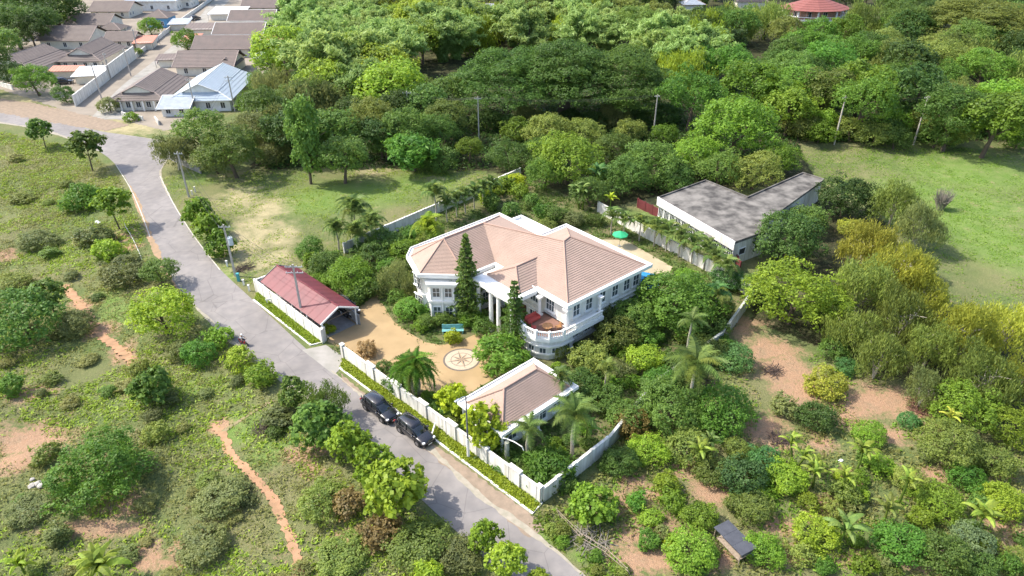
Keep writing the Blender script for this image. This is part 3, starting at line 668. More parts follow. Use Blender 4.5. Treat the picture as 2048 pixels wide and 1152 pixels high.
mb = MB(); mb.box(-.02, .08, -.5, .5, 0, 2.2, pm('teak_door', (.1, .05, .02))); dr = mb.build('door', pav, loc=(LU - 1.1, -3.7, .05)); mb = MB(); mb.box(.08, .14, .3, .4, 1, 1.15, pm('brass', (.5, .35, .12))); mb.build('handle', dr)
for u, v in ((.5, -LV + .5), (LU - .5, -LV + .5), (LU - .5, -.5), (.5, -.5), (LU / 2, -LV + .5)): column(pav, u, v, 0, 3.25, .18)

# ------------------------------------------------------------------ red carport along the wall
WD = Vector((.713, -.701, 0)); wr = atan2(-.701, .713)
cp = empty('carport', (*G(524, 561, 2.9), 0), wr); tag(cp, 'long carport with a dark red gabled metal roof beside the gate', 'carport')
redr = pm('red_metal_roof', (.165, .03, .036), (.125, .025, .03), .5, .5, .1, 5, spec=.4); CL = 16.4; CW = 5.6
greyc = pm('grey_concrete', (.3, .29, .27), (.22, .21, .2), 1.5, .85, .2)
mb = MB()
for i in range(20):   # ribbed sheets
    x0, x1 = CL * i / 20 - .2, CL * (i + 1) / 20 - .2; z_ = .025 * (i % 2)
    for sg in (0, 1):
        e_, r_ = (-.25, CW / 2) if sg == 0 else (CW + .25, CW / 2)
        P_ = [(x0, e_, 2.8 + z_), (x1, e_, 2.8 + z_), (x1, r_, 4.3 + z_), (x0, r_, 4.3 + z_)]
        mb.face(P_ if sg == 0 else P_[::-1], redr); mb.face([(a, b_, c - .05) for a, b_, c in (P_[::-1] if sg == 0 else P_)], redr)
mb.build('roof', cp)
mb = MB(); mb.tube([(-.2, CW / 2, 4.34), (CL - .2, CW / 2, 4.34)], .12, redr, 6); mb.build('ridge_cap', cp)
for y0 in (-.25, CW + .25):
    mb = MB(); mb.bar((CL - .15, y0, 2.78), (CL - .15, CW / 2, 4.28), .08, .22, vtrim); mb.build('barge_board', cp)
    mb = MB(); mb.bar((-.15, y0, 2.78), (-.15, CW / 2, 4.28), .08, .22, greyc); mb.build('barge_board', cp)
for k in range(5):
    for y0 in (.15, CW - .15):
        mb = MB(); mb.box(.1 + k * 3.95 - .08, .1 + k * 3.95 + .08, y0 - .08, y0 + .08, 0, 2.85, vtrim); mb.build('post', cp)
    mb = MB(); mb.bar((.1 + k * 3.95, .1, 2.72), (.1 + k * 3.95, CW - .1, 2.72), .1, .14, darkg); mb.build('beam', cp)
mb = MB(); mb.box(0, CL, CW - .02, CW + .12, 0, 1.7, greyc); mb.build('back_wall', cp)
mb = MB(); mb.box(.2, CL - .6, .3, CW - .3, 0, .05, greyc); mb.build('floor', cp)

# ------------------------------------------------------------------ front boundary wall, gate pier, other walls
def wall_run(name, a, b_, h, label, th=.2, pil=None, cat='wall', mat=None, posts=None, coping=True, group=None):
    a = Vector((*a, 0)); b_ = Vector((*b_, 0)); L_ = (b_ - a).length; an = atan2((b_ - a).y, (b_ - a).x)
    t_ = empty(name, a, an); tag(t_, label, cat, group); mat = mat or wallw
    stops = [0] + (pil or []) + [L_]
    segs = list(zip(stops[::1], stops[1:]))
    if posts:
        n_ = max(1, round(L_ / posts)); segs = [(L_ * i / n_, L_ * (i + 1) / n_) for i in range(n_)]
    for x0, x1 in segs:
        mb = MB(); mb.box(x0 + .004, x1 - .004, -th / 2, th / 2, -.4, h, mat); mb.build('wall_panel', t_)
        if coping: mb = MB(); mb.box(x0 + .006, x1 - .006, -th / 2 - .06, th / 2 + .06, h, h + .08, mat); mb.build('coping', t_)
    if posts:
        for i in range(n_ + 1):
            x = L_ * i / n_; mb = MB(); mb.box(x - .14, x + .14, -th / 2 - .05, th / 2 + .05, -.4, h + .16, mat); mb.build('pier', t_)
    return t_, L_
mossw = pm('mossy_wall', (.50, .50, .46), (.30, .32, .27), .8, .85, .1, 5)
# the front wall has wide raised piers at growing distances along it
a_, b_ = G(684, 713), G(1083, 1006)
fw, FL = wall_run('boundary_wall', a_, b_, 1.95, 'long white front wall with raised piers between pavilion and kerb')
def along(px, py): q = Vector(G(px, py)) - Vector(a_); dd = (Vector(b_) - Vector(a_)).normalized(); return q.dot(dd)
pxs = [(688, 716), (744, 757), (794, 795), (848, 833), (905, 875), (967, 920), (1031, 967), (1078, 1003)]
for i, q in enumerate(pxs):
    x = along(*q); hw = .78 if 0 < i < 7 else .25
    x = min(max(x, .2), FL - .2)
    mb = MB(); mb.box(x - hw, x + hw, -.2, .2, -.3, 2.18, wallw); mb.box(x - hw - .07, x + hw + .07, -.27, .27, 2.18, 2.3, wallw)
    pl_ = mb.build('pier', fw)
    for sg in (-1, 1): mb = MB(); mb.box(x + sg * (hw + .01) - .035, x + sg * (hw + .01) + .035, -.215, -.2 + .004, -.3, 2.15, greyc); mb.build('joint', pl_)
fw2, F2 = wall_run('boundary_wall', G(514, 583), G(646, 686), 2.05, 'white front wall along the carport ending at the gate', posts=2.4)
wall_run('gate_wall', G(646, 686), G(652, 680), 2.2, 'short white return wall at the gate end of the carport', th=.3)
wall_run('boundary_wall', G(514, 583), (G(514, 583)[0] + 3.6, G(514, 583)[1] + 3.5), 2.0, 'white end wall closing the far end of the carport')
wall_run('boundary_wall', G(1086, 1004), G(1110, 985), 2.0, 'short grey white wall piece at the corner beside the orchard')
wall_run('boundary_wall', G(1112, 984), G(1212, 904), 2.1, 'pale grey side wall running up from the front corner', posts=3.2)
wall_run('boundary_wall', G(1214, 902), G(1300, 795), 1.9, 'pale side wall mostly hidden by trees behind the coconut palms', posts=3.2, mat=mossw)
wall_run('boundary_wall', G(1302, 793), G(1440, 690), 2.1, 'weathered side wall behind the dense tree clump', posts=3.2, mat=mossw)
wall_run('boundary_wall', G(1441, 689), G(1502, 603), 2.1, 'pale side wall beside the lime green round tree', posts=3.2, mat=mossw)
wall_run('boundary_wall', G(1502, 601), G(1472, 574), 2.1, 'short end wall at the corner near the abandoned building', posts=3.2)
wall_run('boundary_wall', G(1470, 572), G(1196, 424), 2.0, 'cream rear wall behind the row of small palms', posts=3.4)
wall_run('boundary_wall', G(690, 507), G(1040, 354), 1.9, 'cream wall between the mown lawn and the villa garden', posts=4.4)
# lime hedge strips between kerb and wall are added with the plants
# ------------------------------------------------------------------ abandoned flat-roofed building
zr = 4.3
ab = empty('abandoned_building', (0, 0, 0)); tag(ab, 'abandoned white building with a stained flat concrete roof in two wings', 'building')
P = [(26.3, 115.2), (35.4, 97.6), (42.0, 101.8), (41.2, 103.6), (59.6, 123.6), (56.7, 127.1), (42.5, 115.4), (36.8, 123.3)]
stained = pm('stained_concrete', (.22, .205, .185), (.07, .066, .062), .55, .95, .4, 3, spec=.1, detail=10)
mb = MB(); mb.prism(offset(P, -.3), 0, zr - .1, wallw); mb.build('wall', ab)
rfm = MB(); rfm.prism(P, zr - .1, zr + .1, stained); o = rfm.build('roof', ab)
bm = bmesh.new(); bm.from_mesh(o.data); bmesh.ops.triangulate(bm, faces=[f for f in bm.faces if len(f.verts) > 4]); bm.to_mesh(o.data); bm.free()
mb = MB(); mb.ring(P, offset(P, -.22), zr + .1, zr + .35, stained); mb.build('parapet', ab)
fa, fb = Vector((*P[0], 0)), Vector((*P[1], 0)); fd = (fb - fa).normalized(); fn = Vector((fd.y, -fd.x, 0)); fn = -fn if fn.x > 0 else fn
FLn = (fb - fa).length
mb = MB(); mb.bar(fa + Vector((0, 0, zr - .45)) + fn * .06, fb + Vector((0, 0, zr - .45)) + fn * .06, .16, 1.6, wallw); mb.build('fascia_band', ab)
an = atan2(fn.y, fn.x)
for i in range(12):
    p_ = fa + fd * (1.0 + i * (FLn - 2.0) / 11) - fn * .28
    if i == 8:
        mb = MB(); mb.box(0, .5, -.75, .75, 1.2, 3.4, greyc); mb.build('shutter', ab, loc=(p_.x, p_.y, 0), rz=an); continue
    window(ab, (p_.x, p_.y, 1.0), an, 1.15, 1.75, 3, 1, pmm=darkg)
fa2, fb2 = Vector((*P[1], 0)), Vector((*P[2], 0)); d2 = (fb2 - fa2).normalized(); n2 = Vector((d2.y, -d2.x, 0)); n2 = -n2 if n2.y > 0 else n2
for t_, wd in ((.3, 1.4), (.75, 1.0)):
    p_ = fa2.lerp(fb2, t_) - n2 * .28; window(ab, (p_.x, p_.y, 1.6), atan2(n2.y, n2.x), wd, 1.1, 1, 1, pmm=darkg)
maroon = pm('maroon_sheet', (.16, .035, .04), (.12, .03, .03), 1, .6)
wall_run('sheet_fence', G(1478, 545), G(1462, 512), 1.9, 'maroon sheet fence at the near corner of the abandoned building', th=.08, posts=2.0, mat=maroon, coping=False, cat='fence')
wall_run('sheet_fence', G(1275, 415), G(1318, 436), 1.8, 'dark red sheet fence at the far corner of the abandoned building', th=.08, posts=2.2, mat=maroon, coping=False, cat='fence')
# ------------------------------------------------------------------ village houses
brown = tile_material('brown_roof_tiles', (.18, .148, .13), (.15, .122, .108), (.22, .185, .165))
browncap = pm('brown_ridge', (.32, .25, .22)); pinkb = tile_material('faded_brown_tiles', (.185, .145, .13), (.15, .125, .112), (.22, .18, .16))
bluem = tile_material('pale_blue_metal', (.36, .42, .48), (.32, .38, .44), (.39, .45, .50)); whitem = pm('white_sheet_roof', (.78, .78, .76), (.66, .67, .66), 1, .4)
orange = pm('orange_sheet_roof', (.55, .24, .16), (.46, .2, .13), 1, .6); greyr = pm('grey_sheet_roof', (.4, .44, .48), (.33, .36, .4), 1, .5); bluew = pm('blue_wall', (.13, .36, .62), (.11, .3, .55), 1, .6)
creamw = pm('cream_wall', (.72, .68, .58), (.62, .58, .5), 1, .7)
def house(px, py, wd, dp, rz, label, wh=3.0, rh=2.3, style='x', rmat=None, wmat=None, cap=None, nc=12, wins=3, cols=0, ov=.9, ref=None, cat='house'):
    """px,py = where the roof's middle shows; style x: gable ridge across, y: gable ridge along the depth with a pent skirt, h: hip, p: pyramid, f: flat sheet"""
    rmat = rmat or brown; wmat = wmat or creamw; cap = cap or browncap
    if style in 'xy': dp *= 1.4 if style == 'y' else 1.12; rh *= 1.25
    zr_ = wh + rh * .5; hx, hy = G(px, py, zr_); back = dp / 4 if style == 'x' else 0
    o = empty('house', (hx - sin(radians(rz)) * back, hy + cos(radians(rz)) * back, 0), radians(rz)); tag(o, label, cat)
    w2, d2_ = wd / 2, dp / 2
    mb = MB(); mb.box(-w2 + ov, w2 - ov, -d2_ + ov, d2_ - ov, -.1, wh, wmat)
    if style == 'y':   # gable walls
        mb.face([(-w2 + ov + .3, -d2_ + ov + 1.2, wh), (w2 - ov - .3, -d2_ + ov + 1.2, wh), (0, -d2_ + ov + 1.2, wh + rh * .9)], wmat)
    if style == 'x':
        for sx in (-1, 1): mb.face([(sx * (w2 - ov), -d2_ + ov, wh), (sx * (w2 - ov), d2_ - ov, wh), (sx * (w2 - ov), 0, wh + rh * .85)][::sx], wmat)
    mb.build('wall', o)
    zt = wh + rh; ze_ = wh - .15
    rf = MB()
    def cov(a, b_, c, d, n=nc): rf.roofplane(a, b_, c, d, n, rmat, .06)
    caps = []
    if style == 'x':
        cov((-w2, -d2_, ze_), (w2, -d2_, ze_), (w2, 0, zt), (-w2, 0, zt)); cov((w2, d2_, ze_), (-w2, d2_, ze_), (-w2, 0, zt), (w2, 0, zt))
        caps = [((-w2, 0, zt), (w2, 0, zt)), ((w2, -d2_, ze_), (w2, 0, zt)), ((-w2, -d2_, ze_), (-w2, 0, zt))]
    elif style == 'y':
        f0 = -d2_ + 1.8
        m0, m1 = w2 * .55, zt - rh * .55
        cov((-m0, d2_ - 1.2, m1), (-m0, f0, m1), (0, f0, zt), (0, d2_ - 1.2, zt), 9); cov((m0, f0, m1), (m0, d2_ - 1.2, m1), (0, d2_ - 1.2, zt), (0, f0, zt), 9)
        cov((-w2, d2_, ze_), (-w2, -d2_, ze_), (-m0 + .1, f0 + .5, m1 - .02), (-m0 + .1, d2_ - 1.3, m1 - .02), 4); cov((w2, -d2_, ze_), (w2, d2_, ze_), (m0 - .1, d2_ - 1.3, m1 - .02), (m0 - .1, f0 + .5, m1 - .02), 4)
        cov((-w2, -d2_, ze_), (w2, -d2_, ze_), (m0 - .1, f0 + .5, m1 - .02), (-m0 + .1, f0 + .5, m1 - .02), 4); cov((w2, d2_, ze_), (-w2, d2_, ze_), (-m0, d2_ - 1.3, m1), (m0, d2_ - 1.3, m1), 4)
        caps = [((0, f0, zt), (0, d2_ - 1.2, zt)), ((-m0, f0 - .02, m1), (0, f0 - .02, zt)), ((m0, f0 - .02, m1), (0, f0 - .02, zt)), ((-w2, -d2_, ze_), (-m0, f0 + .5, m1)), ((w2, -d2_, ze_), (m0, f0 + .5, m1))]
        g_ = MB(); g_.face([(-m0 + .3, f0 + .35, m1), (m0 - .3, f0 + .35, m1), (0, f0 + .35, zt - .25)], whitep); g_.build('gable', o)
    elif style in 'hp':
        r_ = max(0, w2 - d2_) if style == 'h' else 0
        a, b_ = (-r_, 0, zt), (r_, 0, zt); q = [(-w2, -d2_, ze_), (w2, -d2_, ze_), (w2, d2_, ze_), (-w2, d2_, ze_)]
        cov(q[0], q[1], b_, a); cov(q[1], q[2], b_, b_); cov(q[2], q[3], a, b_); cov(q[3], q[0], a, a)
        caps = [(q[0], a), (q[3], a), (q[1], b_), (q[2], b_)]
    else:
        rf.face([(-w2, -d2_, ze_), (w2, -d2_, ze_), (w2, d2_, zt), (-w2, d2_, zt)], rmat); rf.face([(-w2, d2_, zt - .12), (w2, d2_, zt - .12), (w2, -d2_, ze_ - .12), (-w2, -d2_, ze_ - .12)], rmat)
        for k in range(10): x = -w2 + wd * (k + .5) / 10; rf.bar((x, -d2_, ze_ + .03), (x, d2_, zt + .03), .07, .05, rmat)
    rf.build('roof', o)
    for a, b_ in caps: mb = MB(); mb.tube([a, b_], .13, cap, 5); mb.build('ridge_cap', o)
    if style != 'f':
        mb = MB(); mb.bar((-w2, -d2_ - .03, ze_ - .06), (w2, -d2_ - .03, ze_ - .06), .05, .2, cap); mb.build('fascia', o)
    for k in range(wins):
        x = -w2 + ov + (wd - 2 * ov) * (k + .5) / max(1, wins)
        window(o, (x, -d2_ + ov, .8), SW, 1.1, 1.5, 2, 1, pmm=darkg)
        if k < 2: window(o, (w2 - ov, -d2_ + ov + 1.6 + 2.6 * k, .9), 0, .9, 1.2, 2, 1, pmm=darkg)
    for k in range(cols):
        x = -w2 + .3 + (wd - .6) * k / max(1, cols - 1); mb = MB(); mb.box(x - .2, x + .2, -d2_ + .12, -d2_ + .5, 0, ze_ - .1, whitep); mb.build('column', o)
    if style == 'f':
        for sx in (-1, 1):
            for sy in (-1, 1): mb = MB(); mb.box(sx * (w2 - .15) - .06, sx * (w2 - .15) + .06, sy * (d2_ - .15) - .06, sy * (d2_ - .15) + .06, 0, ze_, greyc); mb.build('post', o)
    return o
# right of the lane, near to far
house(300, 165, 15, 16, 4, 'near brown roofed house with a white columned front at the mouth of the lane', 3.0, 2.7, 'y', cols=6, wins=5)
house(424, 160, 17, 19, 4, 'house with a large pale blue metal roof above the dark tree cluster', 3.2, 3.0, 'y', bluem, whitep, whitep, wins=4)
house(352, 203, 8.5, 11, 4, 'low pale blue roofed annex in front of the blue roofed house', 2.4, 1.4, 'x', greyr, whitep, whitep, wins=2)
house(411, 117, 19, 13, 2, 'long brown roofed house directly behind the blue metal roof', 3.0, 2.6, 'x', pinkb)
house(445, 84, 20, 12, 2, 'second brown roofed house behind the blue metal roof', 3.0, 2.4, 'x', pinkb)
house(478, 56, 19, 12, 2, 'third brown house behind the blue roof, its ridge edged white', 3.0, 2.4, 'x', pinkb, cap=whitep)
house(504, 30, 19, 12, 2, 'fourth brown house behind the blue roof, with a white ridge', 3.0, 2.4, 'x', pinkb, cap=whitep)
house(528, 5, 20, 12, 2, 'farthest brown roofed house of the row right of the lane', 3.0, 2.4, 'x', pinkb)
house(458, 20, 15, 12, 3, 'shed with a bright white roof right of the far lane', 2.8, 1.0, 'f', whitem, wins=0, cat='shed')
house(405, 52, 13, 9, 3, 'low brown carport roof beside the lane in the right row', 2.6, .9, 'f', pinkb, wins=0, cat='carport')
house(383, 74, 6, 9, 3, 'small orange lean-to roof behind the green lane tree', 2.5, .8, 'f', orange, wins=0, cat='shed')
house(551, 74, 8, 9, 30, 'orange sheet roof at the right end of the brown row', 2.6, .9, 'f', orange, wins=0, cat='shed')
house(530, 109, 6.5, 6, 3, 'small white sheet roof at the edge of the bamboo', 2.5, .6, 'f', whitem, wins=0, cat='shed')
house(342, 113, 9, 6, 8, 'low reddish porch roof by the lane behind the near brown house', 2.5, .7, 'f', pinkb, wins=0, cat='shed')
house(513, 75, 7, 8, 2, 'brown rear annex between the second and third brown houses', 2.8, 1.6, 'h', brown, wins=1)
house(545, 48, 7, 8, 2, 'brown rear annex behind the third brown house', 2.8, 1.6, 'h', brown, wins=1)
house(458, 118, 6.5, 7.5, 2, 'brown rear annex right of the long brown house', 2.8, 1.6, 'y', brown, wins=1)
# left of the lane
house(52, 112, 17, 16, -3, 'broad brown house at the left picture edge with a striped pent roof', 3.0, 2.8, 'y', brown)
house(133, 66, 19, 14, 0, 'long brown ridge house behind the broad left house', 3.2, 2.8, 'x', brown)
house(182, 96, 14, 15, 4, 'brown house beside the tall white lane wall', 3.0, 2.8, 'y', brown, wins=4)
house(132, 136, 9.5, 4.5, 4, 'salmon awning in front of the brown house by the lane wall', 2.5, .6, 'f', orange, wins=0, cat='awning')
house(182, 141, 9, 10, 12, 'white canopy roof along the tall lane wall', 2.6, .6, 'f', whitem, wins=0, cat='canopy')
house(240, 72, 11, 9, 2, 'small brown house behind the canopy left of the lane', 2.8, 1.8, 'x', brown)
house(290, 78, 7, 9, 10, 'orange roofed porch by the lane left of the green tree', 2.6, .8, 'f', orange, wins=0, cat='shed')
house(178, 38, 18, 12, 0, 'brown house under the dark trees of the far left row', 3.0, 2.4, 'x', brown)
house(222, 12, 18, 13, 0, 'farthest brown house of the row left of the lane', 3.0, 2.4, 'x', brown)
house(318, 25, 11, 9, -3, 'bright blue walled house with a brown pyramid roof', 4.0, 2.4, 'p', brown, bluew, wins=2)
house(225, 50, 9, 8, 2, 'brown hip roof annex between the left row houses', 2.8, 1.8, 'h', brown)
house(310, -8, 24, 14, 2, 'wide pale blue sheet roof at the top beyond the blue house', 4.5, 2.0, 'h', bluem, whitep, whitep)
house(366, -10, 11, 12, 2, 'pale grey roof at the top edge left of the lane', 4.0, 1.8, 'h', greyr, whitep, whitep)
house(360, 42, 8, 9, 8, 'grey roofed carport beside the blue house', 2.6, .7, 'f', greyr, wins=0, cat='carport')
wall_run('lane_wall', G(152, 213), G(218, 160), 3.0, 'tall white wall at the near left side of the lane', posts=4)
wall_run('lane_wall', G(219, 159), G(272, 117), 4.0, 'highest white wall beside the white canopy along the lane', posts=4)
wall_run('lane_wall', G(273, 116), G(345, 58), 1.4, 'low cream wall with posts further up the left of the lane', posts=3)
wall_run('lane_wall', G(346, 57), G(432, -5), 1.4, 'low pale wall with posts at the far left of the lane', posts=3.5)
wall_run('garden_wall', G(246, 232), G(286, 241), 1.0, 'low broken white garden wall below the near brown house', posts=2.5)
wall_run('garden_wall', G(312, 242), G(318, 250), 1.1, 'short white wall stub below the blue roofed annex', posts=1.5)
wall_run('grey_wall', G(338, 318), G(402, 347), 1.2, 'mottled grey wall half hidden under the dark tree cluster', posts=3, mat=greyc)
wall_run('grey_wall', G(0, 172), G(26, 180), 1.3, 'pale wall beside the brown bank at the left edge', posts=3)
# buildings poking out of the wood
def round_house():
    o = empty('round_house', (*G(1628, 24, 6), 0), .2); o.scale = (1.3, 1.3, 1.25); tag(o, 'red roofed house with a round white balcony rising from the wood', 'house')
    redt = pm('red_shingle', (.26, .09, .075), (.22, .08, .065), 1, .7); n = 10
    mb = MB()
    for i in range(n):
        a, b_ = 2 * pi * i / n, 2 * pi * (i + 1) / n
        mb.roofplane((11 * cos(a), 8.5 * sin(a), 6.2), (11 * cos(b_), 8.5 * sin(b_), 6.2), (1.5 * cos(b_), 1 * sin(b_), 9.2), (1.5 * cos(a), 1 * sin(a), 9.2), 6, redt, .06)
    mb.prism([(1.52 * cos(2 * pi * i / n), 1.02 * sin(2 * pi * i / n)) for i in range(n)], 9.0, 9.35, redt)
    mb.build('roof', o)
    mb = MB(); mb.prism([(8.4 * cos(2 * pi * i / n), 6.2 * sin(2 * pi * i / n)) for i in range(n)], 0, 6.2, pm('salmon_wall', (.5, .28, .2), (.42, .25, .18), 1)); mb.build('wall', o)
    for z0, z1 in ((3.2, 3.5), (4.25, 4.4)):
        mb = MB(); mb.ring([(10.4 * cos(2 * pi * i / n), 8 * sin(2 * pi * i / n)) for i in range(n)], [((10.0 if z0 > 4 else 8.3) * cos(2 * pi * i / n), (7.6 if z0 > 4 else 6.1) * sin(2 * pi * i / n)) for i in range(n)], z0, z1, vtrim); mb.build('balcony' if z0 < 4 else 'handrail', o)
    for i in range(n * 3):
        a = 2 * pi * i / (n * 3); k = cos(pi / n) / cos((a % (2 * pi / n)) - pi / n)
        mb = MB(); mb.box(-.06, .06, -.06, .06, 3.5, 4.25, vtrim); mb.build('baluster', o, loc=(10.2 * k * cos(a), 7.8 * k * sin(a), 0))
    for i in range(n):
        a = 2 * pi * i / n; mb = MB(); mb.box(-.2, .2, -.2, .2, 0, 6.15, vtrim); mb.build('column', o, loc=(9.9 * cos(a), 7.5 * sin(a), 0))
    for i in range(n):
        a = 2 * pi * (i + .5) / n; k = cos(pi / n); window(o, (8.4 * k * cos(a), 6.2 * k * sin(a), 4.2), a, 1.3, 1.5, 2, 1, pmm=darkg)
round_house()
house(985, 14, 9, 14, 3, 'grey roofed house showing through the wood at the top centre', 5.5, 1.2, 'x', greyr, whitep, wins=2)
house(1385, 2, 10, 8, 3, 'pale walled house among the trees at the top, left of the red roof', 5.5, 1.5, 'h', greyr, whitep, wins=3)
house(1500, -6, 14, 9, 0, 'dark roofed house at the top edge beside the red roofed one', 5.0, 2.0, 'h', pm('dark_roof', (.07, .06, .065)), creamw, wins=2)
house(608, 2, 7, 7, 0, 'small white building at the top edge beside the bamboo', 5.0, 1.0, 'h', whitem, whitep, wins=2)

# ------------------------------------------------------------------ black cars parked by the kerb
carp = pm('black_car_paint', (.012, .012, .016), rough=.22, spec=.6, coat=.6); blackp = pm('black_plastic', (.02, .02, .02), rough=.6)
cglass = pm('car_glass', (.02, .025, .03), rough=.05, spec=.9); tyre = pm('tyre_rubber', (.018, .018, .018), rough=.9); rimm = pm('alloy_rim', (.35, .35, .37), rough=.3, metal=.9)
lampw = pm('headlight_glass', (.75, .77, .8), rough=.15, spec=.8); lampr = pm('tail_light', (.35, .02, .02), rough=.25); chrome = pm('chrome', (.6, .6, .62), rough=.15, metal=1)
def loft(mb, secs, mat):
    """secs: list of (x, [(y,z)...]) rings with equal counts"""
    k = mb.m(mat); b = len(mb.v); n = len(secs[0][1])
    for x, ring in secs: mb.v += [(x, y, z) for y, z in ring]
    for i in range(len(secs) - 1):
        for j in range(n): j2 = (j + 1) % n; mb.f.append((b + i * n + j, b + i * n + j2, b + (i + 1) * n + j2, b + (i + 1) * n + j)); mb.mi.append(k)
    mb.f.append(tuple(b + n - 1 - j for j in range(n))); mb.mi.append(k)
    e = b + (len(secs) - 1) * n; mb.f.append(tuple(e + j for j in range(n))); mb.mi.append(k)
def car(p, rz, label, pickup=False):
    o = empty('parked_car', p, rz); tag(o, label, 'car', 'black cars parked along the kerb')
    o.scale = (1.12, 1.08, 1.1)
    def body_ring(hw, z0, z1): return [(-hw * .92, z0), (-hw, z0 + .12), (-hw, z1 - .2), (-hw * .9, z1), (hw * .9, z1), (hw, z1 - .2), (hw, z0 + .12), (hw * .92, z0)]
    secs = [(-2.42, .74, .5, .92), (-2.34, .86, .36, 1.02), (-2.0, .92, .3, 1.08), (-1.0, .93, .28, 1.07), (0, .93, .28, 1.05), (.9, .93, .28, 1.04), (1.3, .92, .3, 1.02), (1.9, .9, .32, .96), (2.25, .82, .36, .86), (2.38, .66, .42, .74)]
    mb = MB(); loft(mb, [(x, body_ring(hw, z0, z1)) for x, hw, z0, z1 in secs], carp); bd = mb.build('body', o, True)
    m = bd.modifiers.new('sub', 'SUBSURF'); m.levels = 1; m.render_levels = 2
    def cab_ring(hb, ht, z0, z1): return [(-hb, z0), (-ht, z1 - .08), (-ht * .86, z1), (ht * .86, z1), (ht, z1 - .08), (hb, z0)]
    cs = [(-2.28, .8, .55, .98, 1.12), (-1.9, .84, .64, 1.0, 1.55), (-1.5, .86, .69, 1.0, 1.64), (-.5, .87, .71, 1.0, 1.68), (.25, .87, .7, 1.0, 1.63), (.55, .86, .66, 1.0, 1.5), (1.25, .82, .6, .98, 1.04)]
    mb = MB(); loft(mb, [(x, cab_ring(a, b_, c, d)) for x, a, b_, c, d in cs], cglass); gh = mb.build('windows', o, True)
    mb = MB(); loft(mb, [(x, [(-hw, z - .03), (-hw * .9, z + .03), (hw * .9, z + .03), (hw, z - .03)]) for x, hw, z in ((-2.0, .6, 1.52), (-1.6, .67, 1.65), (-.6, .7, 1.7), (.2, .68, 1.66), (.5, .62, 1.56))], carp); mb.build('roof', o, True)
    for x0, x1, zb, zt in ((.55, 1.22, 1.0, 1.5), (-.35, -.3, 1.0, 1.64), (-1.4, -1.42, 1.0, 1.62), (-2.2, -1.85, 1.0, 1.52)):
        for s_ in (-1, 1):
            mb = MB(); mb.bar((x1, s_ * .875, zb), (x0, s_ * .71, zt), .08, .05, carp); mb.build('pillar', o)
    for s_ in (-1, 1):
        mb = MB(); mb.tube([(-1.7, s_ * .6, 1.73), (.1, s_ * .62, 1.75)], .025, chrome, 6); mb.build('roof_rail', o)
        mb = MB(); mb.box(.75, .98, s_ * 1.04 - .1, s_ * 1.04 + .1, .98, 1.16, carp); mb.build('mirror', o, bevel=.03)
        mb = MB(); mb.box(2.1, 2.34, s_ * .68 - .14, s_ * .68 + .14, .68, .82, lampw); mb.build('headlight', o, bevel=.02)
        mb = MB(); mb.box(-2.42, -2.3, s_ * .72 - .1, s_ * .72 + .1, .78, 1.0, lampr); mb.build('tail_light', o, bevel=.02)
        for x in (-1.42, 1.42):
            wl = MB(); wl.tube([(0, -.12, 0), (0, .12, 0)], .36, tyre, 20); wo = wl.build('wheel', o, loc=(x, s_ * .83, .36), bevel=.02)
            mb = MB(); mb.tube([(0, -.13, 0), (0, .13, 0)], .22, rimm, 12); mb.build('rim', wo)
            mb = MB(); mb.ring([(.47 * cos(a), .47 * sin(a)) for a in [2 * pi * i / 16 for i in range(16)]], [(.38 * cos(a), .38 * sin(a)) for a in [2 * pi * i / 16 for i in range(16)]], -.02, .02, blackp)
            ao = mb.build('wheel_arch', o, loc=(x, s_ * .93, .4)); ao.rotation_euler.x = pi / 2
    mb = MB(); mb.box(2.3, 2.43, -.42, .42, .5, .68, blackp); mb.build('grille', o)
    mb = MB(); mb.box(2.38, 2.45, -.24, .24, .38, .49, whitep); mb.build('number_plate', o); mb = MB(); mb.box(-2.46, -2.4, -.24, .24, .6, .72, whitep); mb.build('number_plate', o)
    mb = MB(); mb.box(-2.46, -2.2, -.8, .8, .34, .5, blackp); mb.build('bumper', o, bevel=.04)
    mb = MB(); mb.box(2.05, 2.42, -.78, .78, .28, .42, blackp); mb.build('bumper', o, bevel=.04)
    return o
cdir = Vector(G(1065, 1027)) - Vector(G(680, 737)); crz = atan2(cdir.y, cdir.x)
car((*G(759, 813, .9), .012), crz, 'black parked car at the rear of the pair, farther up the road')
car((*G(829, 858, .9), .012), crz, 'black parked car in front of the pair, nearer the camera')
vc = car((*G(391, 40), .02), 1.2, 'dark car standing in the lane far up the village'); del vc['group']
oc = car((*G(690, 612, .8), .05), wr, 'dark grey car parked under the open end of the red carport'); del oc['group']

# ------------------------------------------------------------------ motorbike with rider
mbk = empty('motorcycle', (*G(488, 690), .012), crz + .25); tag(mbk, 'small motorcycle riding along the grey road with a white clad rider', 'motorcycle')
for x in (-.62, .62):
    wl = MB(); wl.tube([(0, -.05, 0), (0, .05, 0)], .29, tyre, 16); wo = wl.build('wheel', mbk, loc=(x, 0, .29)); mb = MB(); mb.tube([(0, -.055, 0), (0, .055, 0)], .18, rimm, 12); mb.build('rim', wo)
redp2 = pm('red_fairing', (.4, .03, .03), rough=.3)
mb = MB(); loft(mb, [(-.85, [(-.06, .62), (-.09, .74), (.09, .74), (.06, .62)]), (-.4, [(-.12, .4), (-.14, .7), (.14, .7), (.12, .4)]), (0, [(-.1, .3), (-.12, .5), (.12, .5), (.1, .3)]), (.35, [(-.14, .35), (-.16, .75), (.16, .75), (.14, .35)]), (.55, [(-.08, .7), (-.1, .98), (.1, .98), (.08, .7)])], redp2); mb.build('body', mbk, True)
mb = MB(); mb.box(-.7, .05, -.12, .12, .72, .8, blackp); mb.build('seat', mbk, bevel=.02)
